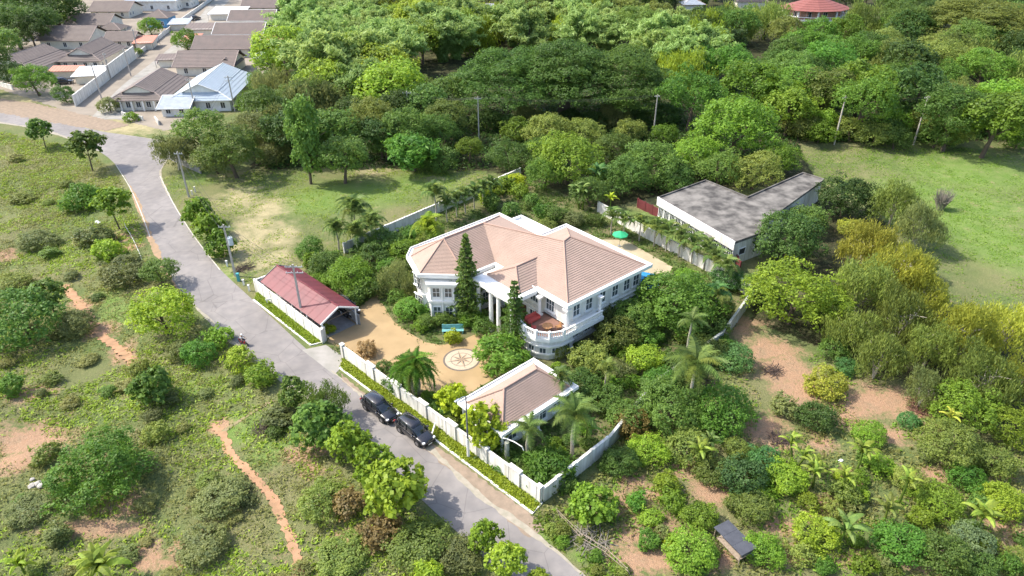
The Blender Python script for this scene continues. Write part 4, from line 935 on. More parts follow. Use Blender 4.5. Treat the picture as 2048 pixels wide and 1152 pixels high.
mb = MB(); mb.tube([(.42, -.34, 1.0), (.5, -.1, .98), (.5, .1, .98), (.42, .34, 1.0)], .02, blackp, 6); mb.build('handlebar', mbk)
for s_ in (-.07, .07): mb = MB(); mb.tube([(.52, s_, .9), (.62, s_, .29)], .025, chrome, 6); mb.build('fork', mbk)
mb = MB(); mb.box(.55, .63, -.07, .07, .82, .94, lampw); mb.build('headlight', mbk, bevel=.02)
def skin_body(name, verts, edges, rad, mat, parent, loc=(0, 0, 0), rz=0):
    me = bpy.data.meshes.new(name); me.from_pydata(verts, edges, []); o = bpy.data.objects.new(name, me); C.objects.link(o)
    m = o.modifiers.new('skin', 'SKIN'); m.use_smooth_shade = True
    for i, r_ in enumerate(rad): me.skin_vertices[0].data[i].radius = (r_, r_) if not hasattr(r_, '__len__') else r_
    me.skin_vertices[0].data[0].use_root = True
    s = o.modifiers.new('sub', 'SUBSURF'); s.levels = 1; s.render_levels = 1
    me.materials.append(mat); o.parent = parent; o.location = loc; o.rotation_euler.z = rz; return o
skinm = pm('skin', (.33, .19, .12), rough=.6); shirt = pm('white_shirt', (.78, .78, .76), rough=.8); trous = pm('dark_trousers', (.05, .05, .07), rough=.8)
V = [(-.25, 0, .84), (-.22, 0, 1.05), (-.15, 0, 1.28), (-.1, 0, 1.44), (-.06, 0, 1.54), (-.03, 0, 1.66),
     (-.12, .2, 1.38), (.1, .27, 1.15), (.38, .3, 1.03), (-.12, -.2, 1.38), (.1, -.27, 1.15), (.38, -.3, 1.03),
     (-.2, .12, .84), (.18, .2, .8), (.06, .18, .42), (.12, .18, .36), (-.2, -.12, .84), (.18, -.2, .8), (.06, -.18, .42), (.12, -.18, .36)]
E_ = [(0, 1), (1, 2), (2, 3), (3, 4), (4, 5), (3, 6), (6, 7), (7, 8), (3, 9), (9, 10), (10, 11), (0, 12), (12, 13), (13, 14), (14, 15), (0, 16), (16, 17), (17, 18), (18, 19)]
rd = [.15, .14, .16, .1, .055, .1, .07, .05, .035, .07, .05, .035, .11, .08, .05, .05, .11, .08, .05, .05]
rider = skin_body('person', V, E_, rd, skinm, None, (*G(488, 690), .012), crz + .25); tag(rider, 'person in a white shirt and helmet riding the motorcycle', 'person')
rider.location.z = .012
sh = skin_body('shirt', [(-.23, 0, .9), (-.2, 0, 1.08), (-.15, 0, 1.28), (-.1, 0, 1.42), (-.12, .2, 1.38), (.02, .25, 1.22), (-.12, -.2, 1.38), (.02, -.25, 1.22)], [(0, 1), (1, 2), (2, 3), (3, 4), (4, 5), (3, 6), (6, 7)], [.17, .165, .18, .12, .085, .07, .085, .07], shirt, rider)
tr_ = skin_body('trousers', [(-.25, 0, .86), (-.2, .12, .86), (.18, .2, .82), (.08, .18, .5), (-.2, -.12, .86), (.18, -.2, .82), (.08, -.18, .5)], [(0, 1), (1, 2), (2, 3), (0, 4), (4, 5), (5, 6)], [.17, .125, .1, .07, .125, .1, .07], trous, rider)
mb = MB(); hel = MB()
for i in range(6):
    for j in range(12):
        def q(i, j): a = pi * .62 * i / 6; b_ = 2 * pi * j / 12; return (-.03 + .145 * sin(a) * cos(b_), .13 * sin(a) * sin(b_), 1.68 + .14 * cos(a))
        hel.face([q(i, j), q(i + 1, j), q(i + 1, j + 1), q(i, j + 1)], whitep)
hel.build('helmet', rider, True)

# ------------------------------------------------------------------ power poles and lamp posts
polem = pm('pole_concrete', (.48, .44, .39), (.38, .34, .3), 3, .85); steelm = pm('galvanised', (.5, .52, .54), rough=.4, metal=.6); woodm = pm('weathered_wood', (.36, .29, .22), (.26, .2, .15), 4, .9)
def pole(px, py, h, label, arm=1.6, trafo=False, mat=None, az=0.0, r=.15, double=False, g='concrete power poles'):
    o = empty('power_pole', (*G(px, py), -.2), az); tag(o, label, 'pole', g); mat = mat or polem
    mb = MB(); mb.box(-r, r, -r, r, 0, h, mat, (r * .35, r * .35)); mb.build('mast', o)
    for z in ([h - .5, h - 1.4] if double else [h - .5]):
        mb = MB(); mb.bar((-arm / 2, .14, z), (arm / 2, .14, z), .1, .1, steelm if not mat is woodm else woodm); a = mb.build('crossarm', o)
        for x in (-arm / 2 + .1, -arm / 6, arm / 6, arm / 2 - .1): mb = MB(); mb.tube([(x, .14, z + .05), (x, .14, z + .28)], [.05, .035], whitep, 6); mb.build('insulator', a)
    if trafo:
        mb = MB(); mb.tube([(.5, 0, h - 3.4), (.5, 0, h - 2.2)], .38, pm('transformer_grey', (.5, .55, .58), rough=.4), 14); t_ = mb.build('transformer', o)
        mb = MB(); mb.box(-.2, .9, -.1, .1, h - 3.55, h - 3.42, steelm); mb.build('bracket', t_)
        for x in (.35, .65): mb = MB(); mb.tube([(x, 0, h - 2.2), (x, 0, h - 1.9)], .05, whitep, 6); mb.build('bushing', t_)
    return o
pole(608, 650, 10.0, 'power pole with crossarms standing before the red carport roof', 2.4, double=True)
pole(471, 552, 9.2, 'power pole with a grey transformer beside the roadside trees', 1.8, True)
pole(378, 394, 9.5, 'power pole at the edge of the lawn below the dark tree cluster', 1.6)
pole(392, 224, 9, 'power pole in front of the low blue annex roof', 1.6)
pole(470, 222, 9.5, 'power pole with double crossarms before the blue metal roof', 2.2, double=True)
pole(203, 196, 10, 'leaning power pole at the mouth of the lane beside the tall white wall', 1.2)
pole(222, 158, 8, 'second power pole up the lane against the white wall', 1.0)
pole(262, 152, 8.5, 'third pole up the lane on its right side', 1.0)
pole(278, 108, 8.5, 'fourth pole up the lane near the small yellow wall', 1.0)
pole(820, 272, 11, 'pale power pole before the shaded wood left of the rain tree', 2.0)
pole(958, 285, 11, 'pale power pole in front of the middle of the rain tree shade', 1.6)
pole(1306, 275, 10.5, 'pale power pole at the right end of the rain tree', 1.2)
pole(1668, 288, 11.5, 'pale pole before the wood, left one of two above the green field', 1.6, az=.3)
pole(1827, 288, 11.5, 'pale pole before the wood, right one of two above the green field', 1.6, az=.3)
pole(522, 262, 9, 'thin pole among the trees right of the blue metal roof', 1.0)
def cable(a, b_, n, label):
    A, B = Vector(a), Vector(b_); d = (B - A).normalized(); s_ = Vector((-d.y, d.x, 0))
    o = empty('power_cable', A); tag(o, label, 'cable')
    for k in range(n):
        off = s_ * (k - (n - 1) / 2) * .7; mb = MB()
        mb.tube([(B - A) * t + off - Vector((0, 0, 1.1 * 4 * t * (1 - t))) for t in [i / 10 for i in range(11)]], .022, blackp, 4, False); mb.build('wire', o)
def top(px, py, h): return (*G(px, py), h - .3)
cable(top(378, 394, 9.5), top(471, 552, 9.2), 3, 'sagging wires from the lawn pole to the transformer pole')
cable(top(471, 552, 9.2), top(608, 650, 10.0), 3, 'sagging wires from the transformer pole to the carport pole')
cable(top(470, 222, 9.5), top(378, 394, 9.5), 2, 'sagging wires from the blue roof pole to the lawn pole')
cable(top(820, 272, 11), top(958, 285, 11), 3, 'sagging wires between the two pale poles left of the wood shade')
cable(top(958, 285, 11), top(1306, 275, 10.5), 3, 'sagging wires from the middle pale pole to the right one')
cable(top(1668, 288, 11.5), top(1827, 288, 11.5), 2, 'sagging wires between the two poles above the green field')
def lamp(px, py, h, label, az):
    o = empty('lamp_post', (*G(px, py), 0), az); tag(o, label, 'lamp post')
    mb = MB(); mb.tube([(0, 0, 0), (0, 0, 2.8)], [.17, .16], whitep, 10); mb.build('base', o)
    mb = MB(); mb.tube([(0, 0, 2.8), (0, 0, h)], [.11, .07], pm('dark_grey_post', (.12, .12, .14), rough=.5), 10); mb.build('mast', o)
    mb = MB(); mb.tube([(0, 0, h), (.4, 0, h + .18), (1.0, 0, h + .2)], .05, steelm, 8); mb.build('arm', o); mb = MB(); mb.box(.9, 1.5, -.12, .12, h + .14, h + .26, steelm); mb.build('lamp_head', o, bevel=.03)
lamp(937, 915, 8.6, 'tall slender lamp post with a white foot in the front hedge strip', crz - pi / 2)
ga = empty('garden_lamp', (*G(1014, 925), 0), crz + .2); tag(ga, 'white garden lamp with a curved arm behind the front wall', 'lamp post')
mb = MB(); mb.tube([(0, 0, 0), (0, 0, 3.0)], [.32, .26], pm('mossy_stone', (.4, .4, .33), (.28, .3, .2), 3, .9), 10); mb.build('pedestal', ga)
mb = MB(); mb.tube([(-.6, 0, 3.3), (0, 0, 3.45), (1.0, 0, 3.5), (1.9, 0, 3.3), (2.1, 0, 2.9)], .06, whitep, 8); mb.build('arm', ga)
# small things
for px, py, lb in ((232, 88, 'blue water tank between the brown houses left of the lane'), (497, 100, 'blue water tank behind the long brown house'), (560, 58, 'pale water tank at the back of the brown row'), (155, 150, 'blue water tank beside the white canopy')):
    wt = empty('water_tank', (*G(px, py), 0)); tag(wt, lb, 'water tank'); mt = pm('blue_tank', (.08, .25, .5), rough=.4) if 'blue' in lb else steelm
    mb = MB(); mb.tube([(0, 0, .4), (0, 0, 1.9), (0, 0, 2.15)], [.65, .65, .3], mt, 14); mb.build('tank', wt); mb = MB(); mb.box(-.6, .6, -.6, .6, 0, .4, greyc); mb.build('stand', wt)
vc = car((*G(128, 168), .02), .4, 'dark car behind the white canopy at the left of the lane'); del vc['group']
vc = car((*G(333, 128), .02), 1.0, 'dark vehicle half under the reddish porch roof by the lane'); del vc['group']
def marker(px, py, h, mat, label, w_=.12, cat='post'):
    o = empty('marker_post', (*G(px, py), 0)); tag(o, label, cat)
    mb = MB(); mb.box(-w_, w_, -w_, w_, 0, h, mat, (.02, .02)); mb.build('shaft', o); mb = MB(); mb.box(-w_ - .03, w_ + .03, -w_ - .03, w_ + .03, h, h + .08, mat); mb.build('cap', o)
teal = pm('teal_paint', (.06, .3, .32), rough=.5)
marker(455, 533, 1.0, whitep, 'white marker post at the foot of the transformer pole')
marker(478, 562, 1.3, teal, 'teal painted post on the verge below the transformer pole', .2)
marker(488, 570, .9, whitep, 'white marker post just below the teal post')
marker(499, 582, 1.0, whitep, 'white marker post nearest the carport wall')
marker(391, 384, 1.1, creamw, 'pale post beside the lawn pole, upper one'); marker(385, 390, .9, creamw, 'pale post beside the lawn pole, lower one')
sg = empty('wall_sign', (*G(868, 868), 0), crz - .9); tag(sg, 'white bar on two short posts in the hedge strip behind the front car', 'sign')
mb = MB(); mb.box(-.9, .9, -.06, .06, .75, .95, whitep); mb.build('bar', sg)
for x in (-.7, .7): mb = MB(); mb.box(x - .05, x + .05, -.05, .05, 0, .75, whitep); mb.build('post', sg)
sg = empty('wall_sign', (*G(545, 608), 0), crz + .9); tag(sg, 'white bar on two short posts in the hedge strip by the carport', 'sign')
mb = MB(); mb.box(-.9, .9, -.06, .06, .75, .95, whitep); mb.build('bar', sg)
for x in (-.7, .7): mb = MB(); mb.box(x - .05, x + .05, -.05, .05, 0, .75, whitep); mb.build('post', sg)
bn = empty('garden_bench', (*G(906, 666), 0), .05); tag(bn, 'pale turquoise bench at the edge of the forecourt planting', 'bench')
tq = pm('turquoise_paint', (.22, .5, .5), (.18, .42, .42), 2, .5)
for k in range(4): mb = MB(); mb.box(-1.5, 1.5, -.3 + k * .17, -.17 + k * .17, .45, .5, tq); mb.build('seat_slat', bn)
for k in range(4): mb = MB(); mb.box(-1.5, 1.5, .38, .43, .55 + k * .17, .68 + k * .17, tq); mb.build('back_slat', bn)
for x in (-1.35, 1.35): mb = MB(); mb.box(x - .06, x + .06, -.3, .42, 0, .45, tq); mb.build('leg', bn); mb = MB(); mb.box(x - .05, x + .05, .43, .5, 0, 1.25, tq); mb.build('back_post', bn)
def parasol(px, py, h, r_, mat, label):
    o = empty('parasol', (*G(px, py, h), 0)); tag(o, label, 'parasol')
    mb = MB(); n = 8
    for i in range(n):
        a, b_ = 2 * pi * i / n, 2 * pi * (i + 1) / n
        mb.face([(r_ * cos(a), r_ * sin(a), h - .35), (r_ * cos(b_), r_ * sin(b_), h - .35), (0, 0, h + .3)], mat)
        mb.face([(r_ * cos(a), r_ * sin(a), h - .35), (r_ * cos(a), r_ * sin(a), h - .5), (r_ * cos(b_), r_ * sin(b_), h - .5), (r_ * cos(b_), r_ * sin(b_), h - .35)], mat)
    mb.build('canopy', o); mb = MB(); mb.tube([(0, 0, 0), (0, 0, h + .35)], .035, woodm, 8); mb.build('pole', o); mb = MB(); mb.prism(circ(.35, 14), 0, .1, greyc); mb.build('base', o)
    for i in range(n): a = 2 * pi * i / n; mb = MB(); mb.bar((0, 0, h + .25), (r_ * cos(a), r_ * sin(a), h - .38), .03, .03, woodm); mb.build('rib', o)
parasol(1241, 465, 2.6, 1.35, pm('green_canvas', (.03, .38, .16), rough=.8), 'green parasol on the lawn behind the villa terrace')
parasol(1288, 556, 3.2, 2.6, pm('blue_canvas', (.02, .20, .42), (.03, .25, .45), 1, .8), 'blue parasol at the rear right corner of the villa')
# shade shed in the orchard
sh_ = empty('shade_shed', (*G(1470, 1072, 2.0), 0), atan2(-.78, .42)); sh_.scale = (.72, .8, .85); tag(sh_, 'low shed with a dark grey sheet roof on thin posts in the orchard', 'shed')
dsheet = pm('dark_grey_sheet', (.075, .078, .09), (.055, .058, .068), 1.5, .6, .15, 6)
for k in range(6):
    x0 = -2.5 + k * .84; mb = MB(); mb.box(x0, x0 + .85, -1.15, 1.15, 2.1 + .02 * (k % 2), 2.16 + .02 * (k % 2), dsheet); mb.build('roof_sheet', sh_)
for x in (-2.3, 2.3):
    for y in (-1, 1): mb = MB(); mb.tube([(x, y, -.1), (x * .98, y, 2.1)], .06, woodm, 6); mb.build('post', sh_)
mb = MB(); mb.box(2.45, 2.5, -1.1, 1.1, 1.7, 2.1, dsheet); mb.build('end_panel', sh_)
mb = MB(); mb.box(-2, 2, -.8, .8, .6, .7, woodm); mb.build('platform', sh_)
bc = empty('water_drum', (*G(1502, 1108), 0)); tag(bc, 'pale blue water drum beside the dark shed', 'drum'); mb = MB(); mb.tube([(0, 0, 0), (0, 0, .9)], .32, pm('pale_blue_plastic', (.35, .5, .6)), 14); mb.build('barrel', bc); mb = MB(); mb.tube([(0, 0, .9), (0, 0, .95)], .34, pm('pale_blue_plastic', (.35, .5, .6)), 14); mb.build('lid', bc)
# rough pole fence along the orchard edge and rail fence in the scrub
def stick_fence(pxs, label, lean=.25, h=1.3, step=2.0, rails=2, mat=None, name='stick_fence'):
    pts = [Vector((*G(*p), 0)) for p in pxs]; o = empty(name, pts[0]); tag(o, label, 'fence'); last = None; mat = mat or woodm
    for a, b_ in zip(pts, pts[1:]):
        n = max(1, int((b_ - a).length / step))
        for i in range(n):
            p = a.lerp(b_, i / n) - pts[0]; p.z = float(hgt(p.x + pts[0].x, p.y + pts[0].y)); t_ = p + Vector((R.uniform(-lean, lean), R.uniform(-lean, lean), h * R.uniform(.8, 1.15)))
            mb = MB(); mb.tube([p - Vector((0, 0, .2)), t_], [.05, .04], mat, 6); mb.build('post', o)
            if last is not None:
                for k in range(rails):
                    f = .45 + .4 * k; mb = MB(); mb.tube([last[0].lerp(last[1], f + R.uniform(-.1, .1) * lean), p.lerp(t_, f + R.uniform(-.15, .15) * lean)], .03, mat, 5); mb.build('rail', o)
            last = (p, t_)
stick_fence([(1122, 1035), (1158, 1080), (1205, 1112), (1262, 1152), (1290, 1180)], 'rough leaning stick fence between the verge and the orchard', .5)
stick_fence([(252, 456), (268, 484), (280, 510), (290, 534)], 'straight pale rail fence between the scrub and the road bend', .03, 1.0, 1.9, 1, whitep, 'rail_fence')
# concrete rubble and rocks
rock = pm('grey_rock', (.42, .39, .35), (.3, .28, .25), 2, .9, .4)
def rockpile(px, py, n, s, label, mat=rock, name='rock_pile', cat='rocks'):
    o = empty(name, (*G(px, py), float(hgt(*G(px, py))))); tag(o, label, cat)
    for k in range(n):
        bm = bmesh.new(); bmesh.ops.create_icosphere(bm, subdivisions=2, radius=s * R.uniform(.5, 1))
        for v in bm.verts: v.co *= R.uniform(.85, 1.15); v.co.z *= .6
        me = bpy.data.meshes.new('rock'); bm.to_mesh(me); bm.free(); me.materials.append(mat)
        r_ = bpy.data.objects.new('rock', me); C.objects.link(r_); r_.parent = o; r_.location = (R.uniform(-1, 1) * s * 2, R.uniform(-1, 1) * s * 1.4, s * .25)
rockpile(72, 958, 7, .45, 'pale grey rocks beside the big green bush in the scrub')
rockpile(197, 440, 2, .35, 'white stone in the scrub under the leafy roadside tree', pm('white_stone', (.8, .8, .78)))
rockpile(1678, 925, 2, .2, 'white stone on the orchard soil beside the banana plants', pm('white_stone', (.8, .8, .78)))
rockpile(258, 238, 4, .35, 'pile of white rubble below the near brown house', pm('white_stone', (.8, .8, .78)))
# brush piles and dead stump
def brush(px, py, r_, n, h, label, mat, name='brush_pile', cat='brush pile', vert=False):
    c = G(px, py); o = MB()
    for k in range(n):
        a = R.uniform(0, 2 * pi); d_ = r_ * R.random() ** .5; x, y = d_ * cos(a), d_ * sin(a)
        if vert:
            q = [(x * .25, y * .25, 0), (x * .8, y * .8, h * .4), (x * 1.35 + R.uniform(-.3, .3), y * 1.0 + R.uniform(-.3, .3), h * R.uniform(.6, 1))]
            o.tube(q, [.13, .07, .02], mat, 5); o.tube([q[1], (q[1][0] + R.uniform(-.9, .9), q[1][1] + R.uniform(-.9, .9), q[1][2] + R.uniform(.2, 1.2))], [.04, .012], mat, 4)
        else:
            b_ = R.uniform(0, pi); L_ = R.uniform(.5, 1.3); z = R.uniform(.05, h)
            o.tube([(x - L_ * cos(b_), y - L_ * sin(b_), z * .6), (x + L_ * cos(b_), y + L_ * sin(b_), z)], R.uniform(.02, .05), mat, 4)
    return tag(o.build(name, loc=(*c, float(hgt(*c)))), label, cat)
drk = pm('dark_brush', (.10, .07, .055), (.06, .045, .04), 4, .95); gry = pm('grey_dead_wood', (.27, .24, .20), (.18, .16, .13), 4, .9)
brush(532, 852, 1.6, 60, .5, 'dark heap of cut branches on the green scrub', drk)
brush(1882, 410, 1.5, 110, 4.4, 'grey dead stump with bare branches alone in the green field', gry, 'dead_tree', 'dead tree', True)
brush(1400, 770, 1.6, 60, .5, 'dark heap of cut branches at the edge of the bare soil', drk)
brush(1545, 745, 1.0, 40, .7, 'dry twiggy heap on the bare orchard soil', drk)
brush(1850, 815, 1.8, 70, .6, 'reddish brown brush at the edge of the orchard soil', pm('red_brush', (.17, .07, .05), (.1, .05, .04), 3, .95))
brush(485, 537, 1.4, 50, .5, 'dark brush heap at the foot of the transformer pole', drk)
brush(1560, 880, 1.0, 40, .4, 'low brown twig heap beside the banana plants', drk)
brush(1180, 1085, 1.6, 70, .5, 'tangle of dry sticks under the orchard fence', gry)
# ------------------------------------------------------------------ leaves
def unit(v): return v / np.maximum(1e-9, np.linalg.norm(v, axis=1, keepdims=True))
def leaf_quads(c, nrm, size, aspect=1.6, droop=0.0, rng=NR):
    """kites: centre c, normal nrm; returns verts (4n), faces (n)"""
    n = len(c); t = unit(np.cross(nrm, unit(rng.normal(size=(n, 3)))))
    if droop: t = unit(t * (1 - droop) + np.array([0, 0, -1.0]) * droop); 
    b = unit(np.cross(nrm, t)); s = size[:, None]
    v = np.stack([c - t * s * aspect / 2, c + b * s / 2 - t * s * .1, c + t * s * aspect / 2 - nrm * s * .15, c - b * s / 2 - t * s * .1], 1)
    return v.reshape(-1, 3), np.arange(4 * n).reshape(n, 4)
def sph(n, rng): return unit(rng.normal(size=(n, 3)))
def crown_mesh(name, seed, nl=14, ax=1.0, az=.8, lr=(.32, .5), nclump=420, per=16, cl=.075, leaf=.055, aspect=1.6, droop=0, up=.35, flat=1.0, cut=-.75, mat=None, shape=None):
    rng = np.random.default_rng(seed)
    d = sph(nl, rng); d[:, 2] = np.abs(d[:, 2]) * 1.1 - .35; d = unit(d)
    rad = rng.uniform(lr[0], lr[1], nl)
    cen = d * (1 - rad[:, None]) * rng.uniform(.8, 1.08, (nl, 1)); cen = np.vstack([cen, [[0, 0, 0]]]); rad = np.append(rad, .62)
    if shape is None:
        ex = max(4, nl // 3); de = sph(ex, rng); de[:, 2] = np.abs(de[:, 2]) * .9 - .15; re_ = rng.uniform(.13, .22, ex); cen = np.vstack([cen, unit(de) * rng.uniform(.82, 1.02, (ex, 1))]); rad = np.append(rad, re_)
        cen = cen * rng.uniform(.88, 1.1, (len(cen), 1))
    if shape == 'cone':
        z = rng.uniform(-1, .9, nl + 1); r = (1 - (z + 1) / 2) * .75; a = rng.uniform(0, 6.28, nl + 1); cen = np.stack([r * .7 * np.cos(a), r * .7 * np.sin(a), z], 1); rad = .18 + .3 * (1 - (z + 1) / 2)
    if shape == 'column':
        z = rng.uniform(-.9, .85, nl + 1); a = rng.uniform(0, 6.28, nl + 1); rr = .5 * np.sqrt(np.clip(1 - z * z, .1, 1)); cen = np.stack([rr * np.cos(a), rr * np.sin(a), z], 1); rad = rng.uniform(.25, .45, nl + 1)
    if shape == 'umbrella':
        a = rng.uniform(0, 6.28, nl + 1); r = rng.uniform(0, 1, nl + 1) ** .42 * .88; cen = np.stack([r * np.cos(a), r * np.sin(a), .75 - 1.25 * r ** 2.2 + rng.uniform(-.16, .1, nl + 1)], 1); rad = rng.uniform(.13, .24, nl + 1)
    w_ = rad ** 2; li = rng.choice(len(rad), nclump, p=w_ / w_.sum())
    q = sph(nclump, rng); q[:, 2] = q[:, 2] * .8 + up; q = unit(q)
    cc = cen[li] + q * (rad[li] * rng.uniform(.7, 1.16, nclump))[:, None] * np.array([1, 1, flat])
    keep = np.ones(nclump, bool)
    for i in range(len(rad)):
        dd = np.linalg.norm((cc - cen[i]) / np.array([1, 1, flat]), axis=1); keep &= ~((dd < rad[i] * .72) & (li != i))
    keep &= cc[:, 2] > cut
    cc = cc[keep]; qq = q[keep]; m = len(cc)
    base = np.repeat(cc, per, 0); qn = np.repeat(qq, per, 0); n = len(base)
    csz = np.repeat(rng.uniform(.6, 1.35, m), per)
    off = rng.normal(size=(n, 3)) * cl * csz[:, None]; off -= qn * np.sum(off * qn, 1)[:, None] * .45
    if droop: off[:, 2] -= np.abs(rng.normal(size=n)) * cl * 1.6 * droop
    p = base + off
    nn = unit(qn * .9 + rng.normal(size=(n, 3)) * .55 + np.array([0, 0, .35]))
    v, f = leaf_quads(p, nn, leaf * rng.uniform(.6, 1.35, n), aspect, droop * .6, rng)
    v *= np.array([ax, ax, az])
    lobe_t = rng.uniform(-.22, .22, len(rad))[li][keep]
    r_ = np.clip(np.repeat(rng.normal(.5, .3, m) + lobe_t, per) * .8 + rng.random(n) * .4, 0, 1)
    return np_mesh(name, v, f, [mat], rnd=r_)
def bamboo_mesh(name, seed, mat, nc=62, leaf=.055):
    rng = np.random.default_rng(seed); P = []; N = []; S = []; r_ = []
    for k in range(nc):
        a = rng.uniform(0, 6.28); reach = rng.uniform(.15, 1.0); h = rng.uniform(.7, 1.08) - .2 * reach; t = np.linspace(.12, 1.25, 120)
        x = reach * t ** 1.9 * .85; z = -1 + 2 * h * np.sin(np.minimum(t, 1.25) * 1.28)
        c = np.stack([x * np.cos(a), x * np.sin(a), z], 1); c = c[rng.random(120) < .85]
        cc = np.repeat(c, 3, 0); cc = cc + rng.normal(size=cc.shape) * np.array([.055, .055, .04]); P.append(cc)
        nn = unit(rng.normal(size=cc.shape) * .6 + np.array([np.cos(a) * .4, np.sin(a) * .4, .8])); N.append(nn); r_.append(np.full(len(cc), rng.uniform(.2, 1)) * .6 + rng.random(len(cc)) * .4)
    P = np.vstack(P); N = np.vstack(N)
    v, f = leaf_quads(P, N, leaf * .8 * rng.uniform(.6, 1.3, len(P)), 3.6, .25, rng)
    return np_mesh(name, v, f, [mat], rnd=np.concatenate(r_))
def conifer_mesh(name, seed, mat, tiers=17):
    rng = np.random.default_rng(seed); P = []; N = []
    for i in range(tiers):
        z = -1 + 2 * (i + .3) / tiers; r = .98 * (1 - (z + 1) / 2) ** .95 + .05; nb = 6
        for b in range(nb):
            a = 6.28 * b / nb + i * .7 + rng.uniform(-.15, .15); L = r * rng.uniform(.75, 1.1); t = np.linspace(.1, 1, 16)
            for s_ in (-1, 0, 1):
                x = L * t; y = s_ * .12 * r * np.sin(t * 3) * 1.5; zz = z + .05 * t
                c = np.stack([x * np.cos(a) - y * np.sin(a), x * np.sin(a) + y * np.cos(a), zz], 1) + rng.normal(size=(16, 3)) * np.array([.02, .02, .008])
                P.append(c); N.append(unit(rng.normal(size=(16, 3)) * .35 + np.array([0, 0, 1.0])))
    P = np.vstack(P); N = np.vstack(N)
    v, f = leaf_quads(P, N, .07 * rng.uniform(.7, 1.3, len(P)), 1.5, 0, rng); 
    return np_mesh(name, v, f, [mat], rnd=rng.random(len(P)))
# colours (real leaf albedo)
LM = {
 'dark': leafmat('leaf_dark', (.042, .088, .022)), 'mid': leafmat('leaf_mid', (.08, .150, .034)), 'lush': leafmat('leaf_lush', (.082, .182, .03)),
 'lime': leafmat('leaf_lime', (.165, .245, .028)), 'yellow': leafmat('leaf_yellow', (.235, .32, .025)), 'bright': leafmat('leaf_bright', (.115, .205, .026)),
 'olive': leafmat('leaf_olive', (.13, .178, .045)), 'gold': leafmat('leaf_gold', (.235, .265, .045)), 'blue': leafmat('leaf_blue', (.06, .145, .05)), 'weed': leafmat('leaf_weed', (.165, .185, .07), var=.1),
 'bamboo': leafmat('leaf_bamboo', (.235, .335, .085), (.33, .44, .13), trans=.45, var=.12), 'rain': leafmat('leaf_rain', (.055, .115, .024), var=.12), 'dull': leafmat('leaf_dull', (.115, .15, .06)),
 'palm': leafmat('leaf_palm', (.10, .165, .05)), 'dry': leafmat('leaf_dry', (.19, .15, .075)), 'rust': leafmat('leaf_rust', (.19, .15, .055)), 'banana': leafmat('leaf_banana', (.155, .225, .04)), 'silver': leafmat('leaf_silver', (.12, .175, .09)), 'grass': leafmat('leaf_grass', (.185, .27, .03), trans=.3, var=.1), 'hedge': leafmat('leaf_hedge', (.165, .24, .02), trans=.3, var=.05)}
bark = pm('bark', (.12, .09, .065), (.07, .055, .04), 6, .95, .4); palebark = pm('pale_bark', (.42, .38, .31), (.3, .27, .22), 6, .9)
D_ = LM['mid']
PR = {
 'round': [crown_mesh('crown', 11 + i, 16, nclump=760, per=13, cl=.07, leaf=.055, mat=D_) for i in range(4)],
 'big': [crown_mesh('crown', 31 + i, 26, lr=(.22, .4), nclump=1500, per=12, cl=.05, leaf=.038, az=.78, mat=D_) for i in range(5)],
 'teak': [crown_mesh('crown', 51 + i, 15, lr=(.25, .42), nclump=300, per=11, cl=.075, leaf=.13, aspect=1.25, az=1.0, mat=D_) for i in range(3)],
 'airy': [crown_mesh('crown', 61 + i, 18, lr=(.2, .34), nclump=640, per=14, cl=.085, leaf=.032, aspect=3.4, droop=1.0, az=1.0, cut=-1, mat=D_) for i in range(4)],
 'shrub': [crown_mesh('crown', 71 + i, 10, lr=(.3, .5), nclump=260, per=12, cl=.10, leaf=.10, az=.8, cut=-.7, mat=D_) for i in range(5)],
 'column': [crown_mesh('crown', 81 + i, 16, nclump=520, per=12, cl=.08, leaf=.075, az=1, shape='column', cut=-1.2, mat=D_) for i in range(2)],
 'cone': [crown_mesh('crown', 91 + i, 18, nclump=420, per=12, cl=.07, leaf=.085, az=1, shape='cone', cut=-1.2, mat=D_) for i in range(2)],
 'umbrella': [crown_mesh('crown', 101 + i, 130, nclump=4200, per=12, cl=.030, leaf=.020, aspect=1.8, az=1, flat=.32, shape='umbrella', cut=-1, up=.6, mat=D_) for i in range(2)],
 'fern': [crown_mesh('crown', 111 + i, 14, lr=(.25, .4), nclump=420, per=12, cl=.09, leaf=.06, aspect=3.2, droop=.35, az=.8, mat=D_) for i in range(2)],
 'bamboo': [bamboo_mesh('crown', 121 + i, LM['bamboo']) for i in range(4)],
 'conifer': [conifer_mesh('crown', 131, D_, 19), conifer_mesh('crown', 132, D_, 12)]}
AZ = dict(round=.8, big=.78, teak=1, airy=1, shrub=.8, column=1, cone=1, umbrella=1, fern=.8, bamboo=1, conifer=1)
def trunk_mesh(seed, mat, limbs=5, r=.045, multi=1):
    rg = random.Random(seed); mb = MB()
    for m_ in range(multi):
        lean = (rg.uniform(-.12, .12) * (1 + multi), rg.uniform(-.12, .12) * (1 + multi))
        pts = [(lean[0] * max(0, t) ** 1.3 * 1, lean[1] * max(0, t) ** 1.3, t) for t in (-.08, 0, .2, .45, .7, .92)]
        mb.tube(pts, [r * 1.5, r * 1.25, r, r * .8, r * .5, r * .2], mat, 7)
        for i in range(limbs):
            t = .3 + .5 * i / limbs; a = rg.uniform(0, 6.28); L = rg.uniform(.25, .5); b = Vector((lean[0] * t ** 1.3, lean[1] * t ** 1.3, t))
            mb.tube([b, b + Vector((cos(a) * L * .5, sin(a) * L * .5, .12)), b + Vector((cos(a) * L, sin(a) * L, .2))], [r * .5, r * .3, r * .1], mat, 5)
    me = bpy.data.meshes.new('trunk'); me.from_pydata(mb.v, [], mb.f); me.materials.append(mat); return me
